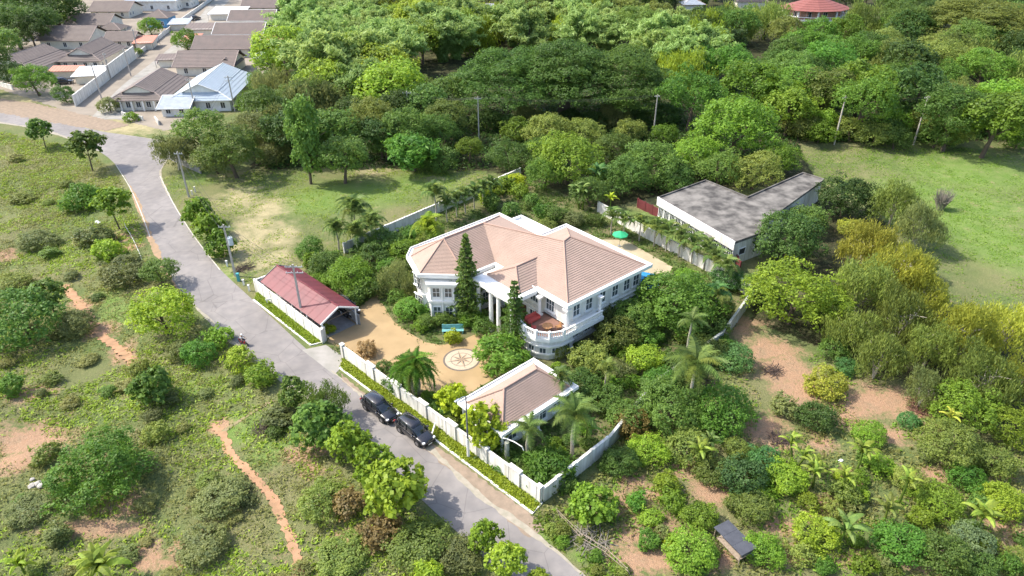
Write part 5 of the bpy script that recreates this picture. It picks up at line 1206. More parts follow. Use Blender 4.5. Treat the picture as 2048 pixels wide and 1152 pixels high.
TR = {'n': [trunk_mesh(i, bark) for i in range(3)], 'p': [trunk_mesh(9 + i, palebark, 6, .03, 3) for i in range(3)], 't': [trunk_mesh(20, bark, 4, .03)], 'big': [trunk_mesh(30 + i, bark, 9, .03, 2) for i in range(2)]}
def set_mat(o, m):
    o.material_slots[0].link = 'OBJECT'; o.material_slots[0].material = m
USED = {}
def plant(kind, px, py, wpx, col, label, name='tree', cat=None, hf=None, sz=1.0, trunk='n', group=None, w_m=None, xy=None, zc=None):
    """a tree or shrub whose crown shows at px,py with a width of wpx"""
    protos = PR[kind]; az = AZ[kind] * sz
    hf = hf if hf is not None else {'shrub': .42, 'round': .85, 'big': .8, 'teak': 1.05, 'airy': 1.0, 'column': 1.4, 'cone': 1.1, 'umbrella': .5, 'fern': .6, 'bamboo': 1.0, 'conifer': 2.0}[kind]
    z = 2.0
    for _ in range(4):
        x, y, t = GD(px, py, z); rad = wpx * t / FPX / 2; z = max(rad * az * .55, 2 * rad * hf - rad * az)
    if kind == 'shrub' or name in ('shrub', 'bush', 'hedge'): z = rad * az * .5; x, y, t = GD(px, py, z); 
    g = float(hgt(x, y))
    me = R.choice(protos)
    rz = R.uniform(0, 6.28)
    if trunk is None:
        o = bpy.data.objects.new(name, me); C.objects.link(o); o.location = (x, y, g + z); o.rotation_euler.z = rz; o.scale = (rad, rad * R.uniform(.88, 1.08), rad * sz); set_mat(o, LM[col])
    else:
        o = empty(name, (x, y, g)); c = bpy.data.objects.new('crown', me); c.rotation_euler = (R.uniform(-.14, .14), R.uniform(-.14, .14), 0) if kind in ('round', 'big', 'airy') else (0, 0, 0); C.objects.link(c); c.parent = o; c.location = (0, 0, z); c.rotation_euler.z = rz; c.scale = (rad, rad * R.uniform(.88, 1.08), rad * sz); set_mat(c, LM[col])
        tm = R.choice(TR[trunk]); tr = bpy.data.objects.new('trunk', tm); C.objects.link(tr); tr.parent = o; H = z + rad * az * .55; s_ = min(rad * 1.2, H) if trunk != 't' else H * .6; tr.scale = (s_, s_, H); tr.rotation_euler.z = R.uniform(0, 6)
    return tag(o, label, cat or {'tree': 'tree', 'shrub': 'shrub', 'bush': 'bush'}.get(name, name.replace('_', ' ')), group)
# palms
def frond_mesh(mat, n=26, L=1.0, wd=.26, droop=.75, leaf=.05, rise=.35):
    rg = np.random.default_rng(5); P = []; F = []; t = np.linspace(0, 1, n); x = L * (t - .12 * t ** 3); z = rise * np.sin(t * 1.7) * L - droop * t ** 2.4 * L
    mb = MB(); mb.tube([(x[i], 0, z[i]) for i in range(0, n, 5)] + [(x[-1], 0, z[-1])], [.016 * (1 - .8 * i / 6) for i in range(len(range(0, n, 5)) + 1)], mat, 3, False)
    for i in range(2, n):
        w_ = wd * math.sin(min(1, (t[i] * .92 + .12)) * pi) ** .6
        for s_ in (-1, 1):
            dx = .07 + rg.uniform(-.02, .02); dz = -.10 * (w_ / .26) * rg.uniform(.3, 1.6)
            b = (x[i], 0, z[i]); tip = (x[i] + dx, s_ * w_, z[i] + dz)
            mb.face([(b[0] - leaf * .5, 0, b[2]), (tip[0], tip[1], tip[2]), (b[0] + leaf * .5, 0, b[2] + .004)], mat)
    me = bpy.data.meshes.new('frond'); me.from_pydata(mb.v, [], mb.f); me.materials.append(mat)
    a = me.attributes.new('rnd', 'FLOAT', 'FACE'); a.data.foreach_set('value', rg.random(len(mb.f)).astype(np.float32)); return me
def banana_leaf(mat):
    mb = MB(); n = 9; prev = None; rg = random.Random(3)
    for i in range(n + 1):
        t = i / n; w_ = .11 * math.sin(pi * min(1, .08 + t * .9)) ** .55 if i else .012; x = .85 * t - .1 * t ** 3; z = .75 * t - .75 * t ** 2.2 + .0
        cur = [(x, -w_, z - .02 - .05 * t), (x, 0, z), (x, w_, z - .02 - .05 * t)]
        if prev: mb.face([prev[0], cur[0], cur[1], prev[1]], mat); mb.face([prev[1], cur[1], cur[2], prev[2]], mat)
        prev = cur
    me = bpy.data.meshes.new('leaf'); me.from_pydata(mb.v, [], mb.f); me.materials.append(mat)
    a = me.attributes.new('rnd', 'FLOAT', 'FACE'); a.data.foreach_set('value', np.random.default_rng(4).random(len(mb.f)).astype(np.float32)); return me
FR = {'coco': frond_mesh(D_, 30, 1.0, .24, .62, .045, .30), 'areca': frond_mesh(D_, 18, 1.0, .26, .85, .10, .75), 'weep': frond_mesh(D_, 22, 1.0, .2, 1.35, .10, .7), 'ban': banana_leaf(D_)}
def palm(kind, px, py, wpx, h, nf, col, label, name='palm', cat='palm', stems=1, group=None, tr_r=.16, tilt=(-.5, 1.0)):
    me = FR[kind]; x, y, t = GD(px, py, h); L = wpx * t / FPX / 2 * 1.08
    g = float(hgt(x, y)); o = empty(name, (x, y, g)); tag(o, label, cat, group)
    for s in range(stems):
        ox, oy = (0, 0) if stems == 1 else (R.uniform(-.3, .3) * L, R.uniform(-.3, .3) * L); hh = h * (1 if stems == 1 else R.uniform(.7, 1.05))
        mb = MB(); ln = R.uniform(-.05, .05); mb.tube([(ox * .4, oy * .4, -.3), (ox * .7 + ln * hh, oy * .7, hh * .5), (ox, oy, hh)], [tr_r * 1.25, tr_r, tr_r * .8], palebark if kind != 'ban' else LM['banana'], 8); mb.build('trunk' if kind != 'ban' else 'stem', o)
        k = max(4, nf // stems)
        for i in range(k):
            a = 2.4 * i + R.uniform(-.2, .2); q = bpy.data.objects.new('frond' if kind != 'ban' else 'leaf', me); C.objects.link(q); q.parent = o; q.location = (ox, oy, hh - .05)
            f = i / max(1, k - 1); q.rotation_euler = (0, -(tilt[0] + (tilt[1] - tilt[0]) * f) + R.uniform(-.1, .1), a); sc_ = L * R.uniform(.85, 1.1) * (1 if stems == 1 else .75); q.scale = (sc_,) * 3; set_mat(q, LM[col] if R.random() > .12 or kind == 'ban' else LM['olive'])
    return o

# ------------------------------------------------------------------ plants that can be pointed at, one by one
T = plant
# scrub side of the road
T('teak', 78, 258, 52, 'mid', 'small tree nearest the top left road edge, right of the picture border', hf=1.2, trunk='t')
T('teak', 168, 288, 72, 'mid', 'leafy young tree beside the road below the lane junction', hf=1.25, trunk='t')
T('teak', 222, 405, 72, 'bright', 'leafy young tree at the bend with a white stone beneath it', hf=1.3, trunk='t')
T('fern', 158, 392, 84, 'lush', 'feathery bright green bush just left of the tree at the bend', 'bush', trunk=None)
T('round', 320, 543, 76, 'mid', 'round dark green tree overhanging the road edge by the orange soil', hf=.8)
T('round', 326, 628, 138, 'lime', 'big rounded yellow green tree beside the road opposite the carport', hf=.75, sz=1.05)
T('teak', 90, 575, 72, 'mid', 'upright dark tree left of the red earth track', hf=1.3, trunk='t')
T('round', 38, 630, 150, 'mid', 'wide green tree at the left edge beside the upright dark tree', hf=.7)
T('round', 150, 640, 80, 'dull', 'dull leafy bush right below the upright dark tree', 'bush', trunk=None)
T('shrub', 214, 500, 66, 'lime', 'low bright leafy bush left of the pale rail fence', 'bush', trunk=None)
T('round', 250, 540, 110, 'dull', 'dull low thicket between the rail fence and the round roadside tree', 'bush', trunk=None, sz=.7)
T('round', 70, 470, 90, 'dull', 'grey green low thicket in the upper scrub', 'bush', trunk=None, sz=.6)
T('shrub', 190, 470, 80, 'dull', 'low thorny thicket under the tree at the bend', 'bush', trunk=None, sz=.8)
T('teak', 302, 772, 94, 'mid', 'rounded large leaved tree alone in the middle of the scrub', hf=.75, sz=.95)
T('big', 197, 938, 192, 'lush', 'largest round bright green bush of the scrub, above the red soil', 'bush', hf=.62, sz=1.0)
T('round', 398, 706, 80, 'lush', 'green bush between the yellow green tree and the road', 'bush', trunk=None)
T('round', 360, 700, 60, 'dull', 'dull bush in front of the yellow green roadside tree', 'bush', trunk=None)
T('shrub', 440, 676, 60, 'bright', 'low bush on the road verge above the motorcycle', 'bush', trunk=None)
T('shrub', 482, 720, 66, 'lime', 'low bright bush on the road verge below the motorcycle', 'bush', trunk=None)
T('shrub', 522, 752, 70, 'bright', 'low bright bush at the lower end of the verge hedge', 'bush', trunk=None)
T('teak', 588, 785, 66, 'mid', 'leafy tree at the road edge left of the rear black car', hf=1.2, trunk='t')
T('airy', 655, 800, 84, 'mid', 'grey green tree leaning over the road beside the rear black car', hf=1.1, trunk='t')
T('teak', 635, 850, 110, 'mid', 'dark leafy tree below the rear black car at the road edge', hf=.95)
T('teak', 697, 888, 100, 'lime', 'light green large leaved tree beside the front black car', hf=1.0, trunk='t')
T('teak', 748, 930, 92, 'lime', 'light green treetop between the two largest roadside trees', hf=1.2, trunk='t')
T('teak', 788, 975, 144, 'lime', 'largest light green large leaved tree at the near road edge', hf=.95)
T('teak', 968, 1072, 72, 'lime', 'light green small tree leaning onto the road near the bottom edge', hf=1.2, trunk='t')
T('teak', 1010, 1122, 84, 'lime', 'light green small tree at the bottom edge beside the road', hf=1.1, trunk='t')
T('teak', 858, 1150, 70, 'lime', 'light green treetop cut by the bottom edge left of the road', hf=1.1, trunk='t')
T('teak', 1078, 1160, 50, 'lime', 'small leafy treetop at the bottom edge on the asphalt side', hf=1.1, trunk='t')
palm('ban', 190, 1125, 150, 2.2, 18, 'banana', 'bright yellow green banana plant at the bottom left', 'banana_plant', 'banana plant', tr_r=.12, tilt=(.2, 1.25))
palm('ban', 35, 1120, 90, 1.2, 9, 'lime', 'smaller banana plant in the bottom left corner', 'banana_plant', 'banana plant', tr_r=.1, tilt=(.2, 1.25))
T('round', 440, 985, 130, 'dull', 'dark low thicket left of the red footpath', 'bush', trunk=None, sz=.55)
T('round', 400, 1080, 130, 'dull', 'broad low thicket in the lower left scrub', 'bush', trunk=None, sz=.45)
T('round', 645, 1000, 120, 'olive', 'olive brown low bush between the footpath and the big light green tree', 'bush', trunk=None, sz=.8)
T('shrub', 700, 1010, 80, 'dry', 'dry brown bush under the big light green tree', 'bush', trunk=None)
T('round', 840, 1090, 150, 'olive', 'olive green low thicket at the road edge near the bottom', 'bush', trunk=None, sz=.6)
T('round', 920, 1115, 110, 'dull', 'dull green thicket between the bottom trees and the road', 'bush', trunk=None, sz=.7)
T('round', 690, 1100, 120, 'olive', 'olive low thicket right of the footpath at the bottom', 'bush', trunk=None, sz=.5)
T('shrub', 765, 1062, 90, 'dry', 'brownish dry bush below the big light green tree', 'bush', trunk=None)
T('shrub', 110, 1060, 60, 'dull', 'small grey green bush on the red soil below the big bush', 'bush', trunk=None)
T('round', 60, 1010, 100, 'dull', 'dark low thicket at the left edge beside the big bush', 'bush', trunk=None, sz=.45)
T('shrub', 20, 765, 60, 'lush', 'green bush cut by the left edge above the red soil', 'bush', trunk=None)
T('shrub', 90, 900, 60, 'olive', 'olive bush on the red soil at the left', 'bush', trunk=None)
T('shrub', 310, 860, 60, 'olive', 'low olive bush right above the big round bush', 'bush', trunk=None)
T('shrub', 560, 832, 80, 'dull', 'low dull bush beside the cut branches', 'bush', trunk=None, sz=.6)
T('round', 18, 560, 90, 'olive', 'olive thicket at the left edge above the wide green tree', 'bush', trunk=None, sz=.6)
# verge trees on the lawn side
T('teak', 398, 425, 66, 'bright', 'topmost leafy tree of the verge row left of the transformer pole', hf=.9)
T('teak', 418, 455, 66, 'bright', 'middle leafy tree of the verge row left of the transformer pole', hf=.85)
T('teak', 442, 492, 62, 'bright', 'lowest leafy tree of the verge row left of the transformer pole', hf=.85)
T('airy', 348, 300, 84, 'dull', 'thin grey tree leaning over the junction', hf=1.0, trunk='p')
T('big', 402, 265, 118, 'mid', 'dark round tree directly below the pale blue annex', hf=.9)
T('big', 462, 300, 130, 'mid', 'dark round tree in the middle of the cluster by the lawn', hf=.85)
T('big', 500, 260, 90, 'dull', 'dull green tree behind the dark cluster by the lawn', hf=1.0)
T('round', 430, 322, 90, 'dull', 'grey green low tree at the foot of the dark cluster', hf=.7)
T('column', 606, 268, 88, 'mid', 'tall slim tree with a bare dark trunk on the lawn', hf=2.0, sz=1.6, trunk='t')
T('round', 684, 315, 108, 'mid', 'dark leafy tree right of the slim lawn tree', hf=.95, sz=1.1)
T('round', 550, 310, 70, 'dull', 'dull bush under the slim lawn tree', hf=.7)
T('fern', 826, 300, 116, 'lush', 'feathery green tree at the far side of the lawn below the left pale pole', hf=.75, sz=.9)
T('round', 770, 290, 70, 'mid', 'dark round tree left of the feathery lawn tree', hf=.9)
T('round', 938, 296, 62, 'bright', 'small bright round tree below the middle pale pole', hf=.9)
T('round', 885, 325, 80, 'mid', 'low dark tree at the far edge of the lawn', hf=.6)
# between lawn and abandoned building
for px, py, w_, col, lb in [(1035, 262, 70, 'bright', 'bright round treetop right of the middle pale pole'), (1100, 268, 110, 'olive', 'olive rounded tree before the rain tree shade'), (1165, 272, 90, 'olive', 'second olive rounded tree right of the first before the shade'),
                            (1020, 315, 90, 'mid', 'mid green tree behind the far corner of the cream wall'), (1085, 305, 80, 'lush', 'green tree among those behind the villa lawn'), (1135, 325, 140, 'bright', 'large bright tree behind the villa with big drooping leaves beneath'),
                            (1230, 300, 90, 'mid', 'mid green tree right of the large bright tree'), (1265, 262, 70, 'olive', 'small olive tree in front of the right shade'), (1330, 270, 60, 'bright', 'small bright tree at the foot of the right pale pole'),
                            (1300, 330, 130, 'mid', 'broad mid green tree left of the abandoned building roof'), (1245, 355, 110, 'mid', 'rounded tree behind the rear wall at its left'), (1390, 315, 110, 'bright', 'bright tree beyond the stained concrete roof'),
                            (1475, 262, 185, 'bright', 'great bright green round tree at the corner of the field'), (1440, 340, 110, 'mid', 'green tree against the back edge of the concrete roof'), (1510, 345, 110, 'olive', 'olive tree in the angle of the two roof wings'),
                            (1560, 320, 90, 'bright', 'light green tree between the roof wing and the field'), (1350, 360, 80, 'mid', 'dark tree pressing on the left end of the concrete roof'), (1180, 385, 90, 'mid', 'dark tree overhanging the rear wall left end'), (1090, 350, 90, 'lush', 'lush tree at the back of the villa lawn')]:
    T('big' if w_ > 85 else 'round', px, py, w_, col, lb, hf=.72)
palm('ban', 1165, 378, 90, 4.0, 12, 'palm', 'tall banana plant behind the villa lawn', 'banana_plant', 'banana plant', 2, tr_r=.16, tilt=(.2, 1.2))
palm('ban', 1195, 350, 70, 4.5, 10, 'blue', 'grey green banana plant beside the dark gap behind the villa', 'banana_plant', 'banana plant', tr_r=.16, tilt=(.2, 1.2))
palm('ban', 1222, 400, 46, 2.8, 9, 'yellow', 'small yellow green banana plant at the rear wall', 'banana_plant', 'banana plant', tr_r=.12, tilt=(.2, 1.2))
# palms along the lawn wall
for px, py, w_, h, lb in [(708, 425, 74, 5.5, 'tallest arching palm at the left of the cream lawn wall'), (742, 450, 60, 4.8, 'arching palm right beside the tallest one at the lawn wall'), (672, 462, 56, 3.6, 'shaggy palm at the left end of the lawn wall'), (712, 470, 64, 3.4, 'low shaggy palm in front of the tall ones at the lawn wall'), (868, 388, 56, 5.8, 'slim arching palm standing alone at the middle of the lawn wall'), (858, 462, 72, 4.0, 'bright bushy palm beside the left villa eave')]:
    palm('areca', px, py, w_ * 1.15, h, 22, 'palm' if 'bright' not in lb else 'lime', lb, tr_r=.13)
rowl = [(893, 410), (912, 400), (930, 393), (948, 385), (965, 378), (982, 370)]
for i, (px, py) in enumerate(rowl): palm('areca', px, py, 50, 3.4, 16, 'palm', ['leftmost', 'second', 'third', 'fourth', 'fifth', 'last'][i] + ' palm from the left in the short row inside the lawn wall', group='small palms inside the lawn wall', tr_r=.1)
for i, (px, py) in enumerate([(990, 375), (1012, 366), (1030, 360), (975, 392), (1040, 380)]): T('shrub', px, py + 5, 46, ['lime', 'bright', 'yellow', 'lime', 'bright'][i], ['yellow green shrub at the end of the short palm row', 'bright shrub beyond the short palm row', 'yellowish shrub at the far corner of the garden', 'yellow green shrub in front of the palm row end', 'bright shrub at the villa lawn back corner'][i], 'shrub', trunk=None)
# palms along the rear wall
pw = [(1225, 440, 40), (1248, 448, 40), (1312, 462, 48), (1336, 472, 48), (1362, 484, 52), (1388, 496, 52), (1412, 508, 50), (1432, 524, 50), (1452, 542, 50), (1282, 452, 40)]
nm = ['first', 'second', 'fourth', 'fifth', 'sixth', 'seventh', 'eighth', 'ninth', 'tenth', 'third']
for i, (px, py, w_) in enumerate(pw): palm('areca', px, py - 6, w_ * 1.3, 3.4, 18, 'palm', nm[i] + ' palm from the left in the row before the cream rear wall', group='small palms before the rear wall', tr_r=.11)
# compound garden
GRD = [('round', 620, 500, 66, 'lush', 'lush round tree behind the far end of the red roof'), ('round', 652, 535, 80, 'mid', 'leafy tree pressing on the red carport roof'), ('big', 700, 560, 110, 'bright', 'bright bushy tree between carport roof and villa'), ('round', 742, 520, 80, 'mid', 'dark round bush in the left garden'),
       ('round', 770, 485, 80, 'mid', 'dark bush at the foot of the lawn wall'), ('round', 812, 508, 76, 'bright', 'bright bush against the left corner of the villa'), ('airy', 790, 562, 86, 'dull', 'grey green weeping bush left of the villa bay'), ('round', 738, 575, 70, 'mid', 'shaded bush behind the carport mouth'),
       ('round', 822, 622, 66, 'lush', 'large leaved bush at the curve of the forecourt'), ('round', 855, 645, 50, 'mid', 'bush below the villa bay'), ('shrub', 905, 678, 42, 'yellow', 'yellow leaved shrub in front of the turquoise bench'), ('round', 940, 640, 56, 'bright', 'bright bush right of the turquoise bench'), ('round', 890, 640, 48, 'mid', 'dark bush just behind the turquoise bench'),
       ('round', 970, 655, 56, 'mid', 'dark bush between the two conifers'), ('round', 775, 540, 60, 'lush', 'lush shrub in the left garden middle'), ('round', 828, 470, 50, 'lush', 'green bush behind the left eave'), ('round', 640, 560, 50, 'bright', 'bright bush behind the power pole by the carport'),
       ('round', 870, 600, 40, 'mid', 'small bush against the villa bay'), ('fern', 1003, 712, 112, 'lush', 'bright feathery bush between medallion and pavilion roof'), ('teak', 905, 800, 76, 'yellow', 'yellow lime leafy tree left of the lamp post'), ('teak', 968, 852, 100, 'yellow', 'yellow lime leafy tree right of the lamp post'),
       ('fern', 1098, 930, 110, 'lush', 'lush spreading bush inside the front corner of the walls'), ('big', 1348, 612, 190, 'lush', 'great dark green tree right of the villa'), ('big', 1270, 640, 110, 'mid', 'olive shaded tree beside the villa right side'), ('round', 1180, 715, 90, 'olive', 'olive bush below the villa balcony'), ('round', 1235, 672, 100, 'olive', 'olive bush against the villa right wall'), ('airy', 1205, 640, 70, 'dull', 'thin grey green tree before the villa right wall'), ('round', 1262, 590, 60, 'mid', 'dark tree below the villa right eave'),
       ('round', 1290, 722, 86, 'lime', 'light green round tree in front of the coconut palm'), ('round', 1120, 700, 50, 'olive', 'olive shrub at the villa corner base'), ('round', 1170, 770, 90, 'mid', 'dark bush right of the pavilion roof'), ('round', 1215, 800, 80, 'mid', 'dark shaded bush behind the right coconut palm'), ('round', 1240, 745, 70, 'dull', 'dull bush between villa and side wall'),
       ('round', 1430, 620, 90, 'olive', 'olive bush inside the right side wall'), ('round', 1450, 560, 70, 'blue', 'grey green bush at the rear right corner of the walls'), ('round', 1470, 720, 80, 'blue', 'blue green round bush outside the side wall'), ('round', 1420, 660, 80, 'mid', 'leafy tree beside the side wall gap'), ('round', 1400, 600, 80, 'lush', 'lush treetop behind the great dark tree'), ('round', 1372, 562, 60, 'bright', 'bright treetop at the edge of the pale terrace'),
       ('round', 1110, 430, 56, 'mid', 'dark bush behind the flat villa roof'), ('round', 1060, 412, 30, 'mid', 'small round dark shrub on the villa back lawn'), ('round', 1095, 455, 44, 'olive', 'olive shrub close behind the villa roof notch'), ('round', 1148, 440, 50, 'dull', 'dull shrub near the brown soil behind the villa'), ('round', 1190, 440, 40, 'mid', 'dark shrub left of the green parasol'),
       ('shrub', 735, 700, 46, 'dry', 'dry brown shrub inside the front wall by the gate'), ('shrub', 768, 735, 36, 'mid', 'small shrub behind the front wall below the driveway'), ('shrub', 655, 660, 34, 'yellow', 'small yellow shrub at the gate end of the carport'), ('shrub', 1010, 905, 60, 'mid', 'dark shrub behind the front wall by the garden lamp'), ('shrub', 1055, 960, 50, 'mid', 'dark shrub behind the near part of the front wall'),
       ('shrub', 790, 770, 60, 'mid', 'dark shrub behind the front wall below the weeping palm'), ('round', 870, 470, 50, 'bright', 'bright low bush by the left eave palms')]
for k_, px, py, w_, col, lb in GRD: T(k_, px, py, w_, col, lb, 'shrub' if k_ == 'shrub' else 'tree', trunk=None if k_ == 'shrub' else 'n', hf=None if k_ == 'shrub' else (.62 if k_ in ('round', 'big', 'airy') else None))
def conif(px, py, w_, H, label, m='dark', pi_=0):
    x, y, t = GD(px, py, H / 2); o = empty('conifer', (x, y, 0)); tag(o, label, 'conifer'); rad = w_ * t / FPX / 2
    c = bpy.data.objects.new('crown', PR['conifer'][pi_]); C.objects.link(c); c.parent = o; c.location = (0, 0, H * .55); c.scale = (rad, rad, H * .47); set_mat(c, LM[m])
    mb = MB(); mb.tube([(0, 0, -.2), (0, 0, H * .5), (0, 0, H * 1.02)], [.2, .12, .02], bark, 8); mb.build('trunk', o)
conif(934, 560, 92, 13.5, 'tall tiered conifer rising before the villa roof', 'mid')
conif(1029, 632, 90, 10.5, 'shorter tiered conifer before the middle of the villa', 'mid', 1)
palm('weep', 830, 728, 112, 4.4, 110, 'lush', 'dense weeping palm clump on the forecourt behind the front wall', stems=5, tr_r=.14, tilt=(-.3, 1.1))
palm('coco', 1392, 728, 130, 7.5, 22, 'palm', 'large coconut palm with long arching fronds right of the villa', tr_r=.2)
palm('coco', 1150, 828, 116, 6.0, 20, 'palm', 'coconut palm with arching fronds right of the pavilion', tr_r=.18)
palm('coco', 1058, 858, 90, 4.5, 14, 'palm', 'palm in front of the pavilion near corner', tr_r=.16)
palm('areca', 1120, 760, 66, 4.0, 14, 'palm', 'small palm right against the pavilion roof', tr_r=.12)
palm('areca', 1215, 740, 60, 3.4, 14, 'olive', 'small palm between villa corner and side wall', tr_r=.12)
palm('coco', 1385, 640, 70, 6.0, 14, 'palm', 'palm crown beside the weathered side wall', tr_r=.15)
palm('areca', 1435, 590, 70, 5.0, 14, 'blue', 'grey green palm near the rear right wall corner', tr_r=.14)
palm('ban', 1175, 860, 70, 2.6, 10, 'lush', 'banana plant under the coconut palm by the pavilion', 'banana_plant', 'banana plant', tr_r=.12, tilt=(.2, 1.2))
# trees right of the walls
for k_, px, py, w_, col, lb in [('big', 1590, 598, 205, 'lime', 'great light green round tree above the bare soil'), ('big', 1578, 480, 150, 'dark', 'dark dense tree beside the abandoned building near wing'), ('big', 1690, 400, 120, 'dark', 'dark tree at the end of the roof wing'), ('round', 1620, 440, 90, 'mid', 'dark green tree between the building and the airy trees'),
                                ('airy', 1790, 410, 100, 'olive', 'pale airy tree at the edge of the field'), ('airy', 1840, 450, 100, 'dull', 'thin grey green tree leaning toward the field'), ('round', 1700, 458, 50, 'gold', 'small golden treetop before the dark trees'), ('airy', 1730, 500, 110, 'gold', 'golden airy tree in the upper part of the yellow group'), ('airy', 1790, 545, 130, 'gold', 'golden airy tree at the crest of the yellow group'),
                                ('airy', 1850, 590, 90, 'gold', 'golden airy tree nearest the field'), ('airy', 1725, 580, 120, 'olive', 'olive airy tree in the centre of the yellow group'), ('airy', 1800, 640, 130, 'olive', 'olive airy tree below the golden crest'), ('airy', 1700, 660, 110, 'olive', 'olive airy tree right of the great light green tree'), ('airy', 1760, 715, 110, 'olive', 'airy tree with pale stems above the second bare soil patch'),
                                ('round', 1655, 620, 90, 'bright', 'bright tree joined to the great light green tree'), ('airy', 1930, 670, 140, 'gold', 'golden airy tree before the open field'), ('airy', 2010, 660, 120, 'gold', 'golden airy tree at the right edge before the field'), ('airy', 1860, 700, 110, 'olive', 'olive airy tree between the two golden clumps'), ('airy', 1850, 780, 90, 'dull', 'thin tree with white forked stems by the soil edge'),
                                ('airy', 1960, 760, 130, 'olive', 'olive airy tree in the right thicket'), ('airy', 2035, 760, 90, 'gold', 'yellowish tree cut by the right edge'), ('big', 1930, 820, 140, 'bright', 'bright leafy tree in the right thicket'), ('big', 2020, 850, 120, 'lime', 'lime tree at the right edge of the thicket'), ('big', 1900, 890, 130, 'olive', 'olive tree in the lower right thicket'),
                                ('round', 1985, 920, 90, 'olive', 'olive bush above the right soil patch'), ('round', 1840, 530, 70, 'olive', 'olive treetop between golden crest and field'), ('round', 1520, 580, 80, 'mid', 'darker tree between side wall and great light green tree'), ('round', 1670, 700, 70, 'mid', 'dark bush above the yellow shrub')]:
    T(k_, px, py, w_, col, lb, hf=1.05 if k_ == 'airy' else .68, sz=1.15 if k_ == 'airy' else 1.0, trunk='p' if k_ == 'airy' else 'n')
# orchard things
for k_, px, py, w_, col, lb in [('round', 1650, 768, 88, 'gold', 'yellow leaved bush on the bare soil'), ('round', 1692, 735, 52, 'blue', 'blue green bush behind the yellow leaved one'), ('round', 1632, 835, 86, 'dark', 'dark pointed bush beside the yellow leaved one'), ('shrub', 1572, 818, 62, 'dull', 'small dull bush on the bare soil'), ('big', 1340, 820, 160, 'mid', 'large dark green tree under the large coconut palm'),
                                ('big', 1440, 830, 150, 'lush', 'large lush tree at the edge of the bare soil'), ('round', 1262, 850, 84, 'rust', 'rust tinged tree outside the side wall'), ('round', 1300, 905, 90, 'lime', 'light green tree below the rust tinged one'), ('round', 1240, 925, 80, 'mid', 'green tree outside the near end of the side wall'), ('round', 1375, 900, 100, 'olive', 'olive bush below the large dark green tree'),
                                ('teak', 1185, 1010, 100, 'bright', 'leafy tree behind the rough stick fence'), ('round', 1484, 958, 112, 'blue', 'broad blue green bush in the orchard middle'), ('round', 1530, 925, 80, 'blue', 'second blue green bush behind the broad one'), ('round', 1425, 945, 80, 'olive', 'olive bush left of the broad blue green bush'), ('round', 1570, 960, 90, 'lime', 'lime bush right of the broad blue green bush'),
                                ('shrub', 1272, 1005, 46, 'lush', 'small green shrub above the left red soil'), ('shrub', 1294, 1082, 52, 'lush', 'small green shrub alone on the left red soil'), ('shrub', 1345, 1005, 66, 'bright', 'shrub at the edge of the left red soil'), ('round', 1395, 1035, 80, 'bright', 'bright bush left of the dark shed roof'), ('round', 1510, 1020, 80, 'olive', 'olive bush right of the dark shed roof'),
                                ('round', 1380, 1105, 110, 'bright', 'bright bush below left of the dark shed'), ('shrub', 1345, 1085, 40, 'yellow', 'tiny yellow shrub beside the dark shed bush'), ('round', 1530, 1105, 90, 'bright', 'bright bush below right of the dark shed'), ('round', 1630, 1070, 100, 'lime', 'lime leafy bush left of the low banana plant'), ('round', 1800, 1090, 110, 'lush', 'lush bush in the lower right orchard'),
                                ('round', 1880, 1110, 120, 'mid', 'dark leafy tree at the bottom of the right orchard'), ('round', 1945, 1085, 90, 'silver', 'silvery green bush at the lower right'), ('round', 1960, 1135, 80, 'mid', 'dark bush under the silvery one'), ('round', 2000, 1005, 90, 'lime', 'lime tree at the right edge above the soil'), ('round', 2030, 1120, 60, 'olive', 'olive bush in the bottom right corner'),
                                ('round', 1880, 1010, 100, 'bright', 'bright bush in the right orchard'), ('round', 1930, 960, 80, 'lush', 'lush bush right of the olive thicket'), ('round', 1820, 960, 70, 'olive', 'olive bush behind the spiky banana plant'), ('round', 1820, 845, 50, 'blue', 'small blue green bush on the second soil patch'), ('round', 1470, 900, 60, 'olive', 'olive bush between the soil and the blue green bush'),
                                ('round', 1740, 870, 70, 'bright', 'tall bright bush behind the banana plants'), ('shrub', 1665, 1020, 50, 'olive', 'low olive shrub on the small soil patch'), ('shrub', 1690, 990, 66, 'olive', 'low olive shrub below the banana plants'), ('shrub', 1730, 1130, 60, 'bright', 'bright shrub below the low banana plant'), ('shrub', 1650, 1135, 46, 'lush', 'emerald shrub near the bottom edge'),
                                ('round', 1255, 838, 90, 'mid', 'green tree hiding the side wall behind the rust tinged one'), ('round', 1318, 762, 80, 'lush', 'lush tree hiding the side wall left of the big coconut palm foot'), ('big', 1366, 742, 100, 'mid', 'dark tree hiding the side wall beneath the big coconut palm'), ('round', 1412, 705, 84, 'olive', 'olive tree hiding the side wall right of the big coconut palm'), ('round', 1446, 690, 50, 'lush', 'lush bush at the bend of the side wall'),
                                ('round', 1130, 960, 60, 'mid', 'dark bush at the foot of the side wall near end')]:
    T(k_, px, py, w_, col, lb, 'shrub' if k_ == 'shrub' else 'bush', trunk=None if k_ == 'shrub' or w_ < 100 else 'n', hf=.6 if k_ != 'shrub' else None)
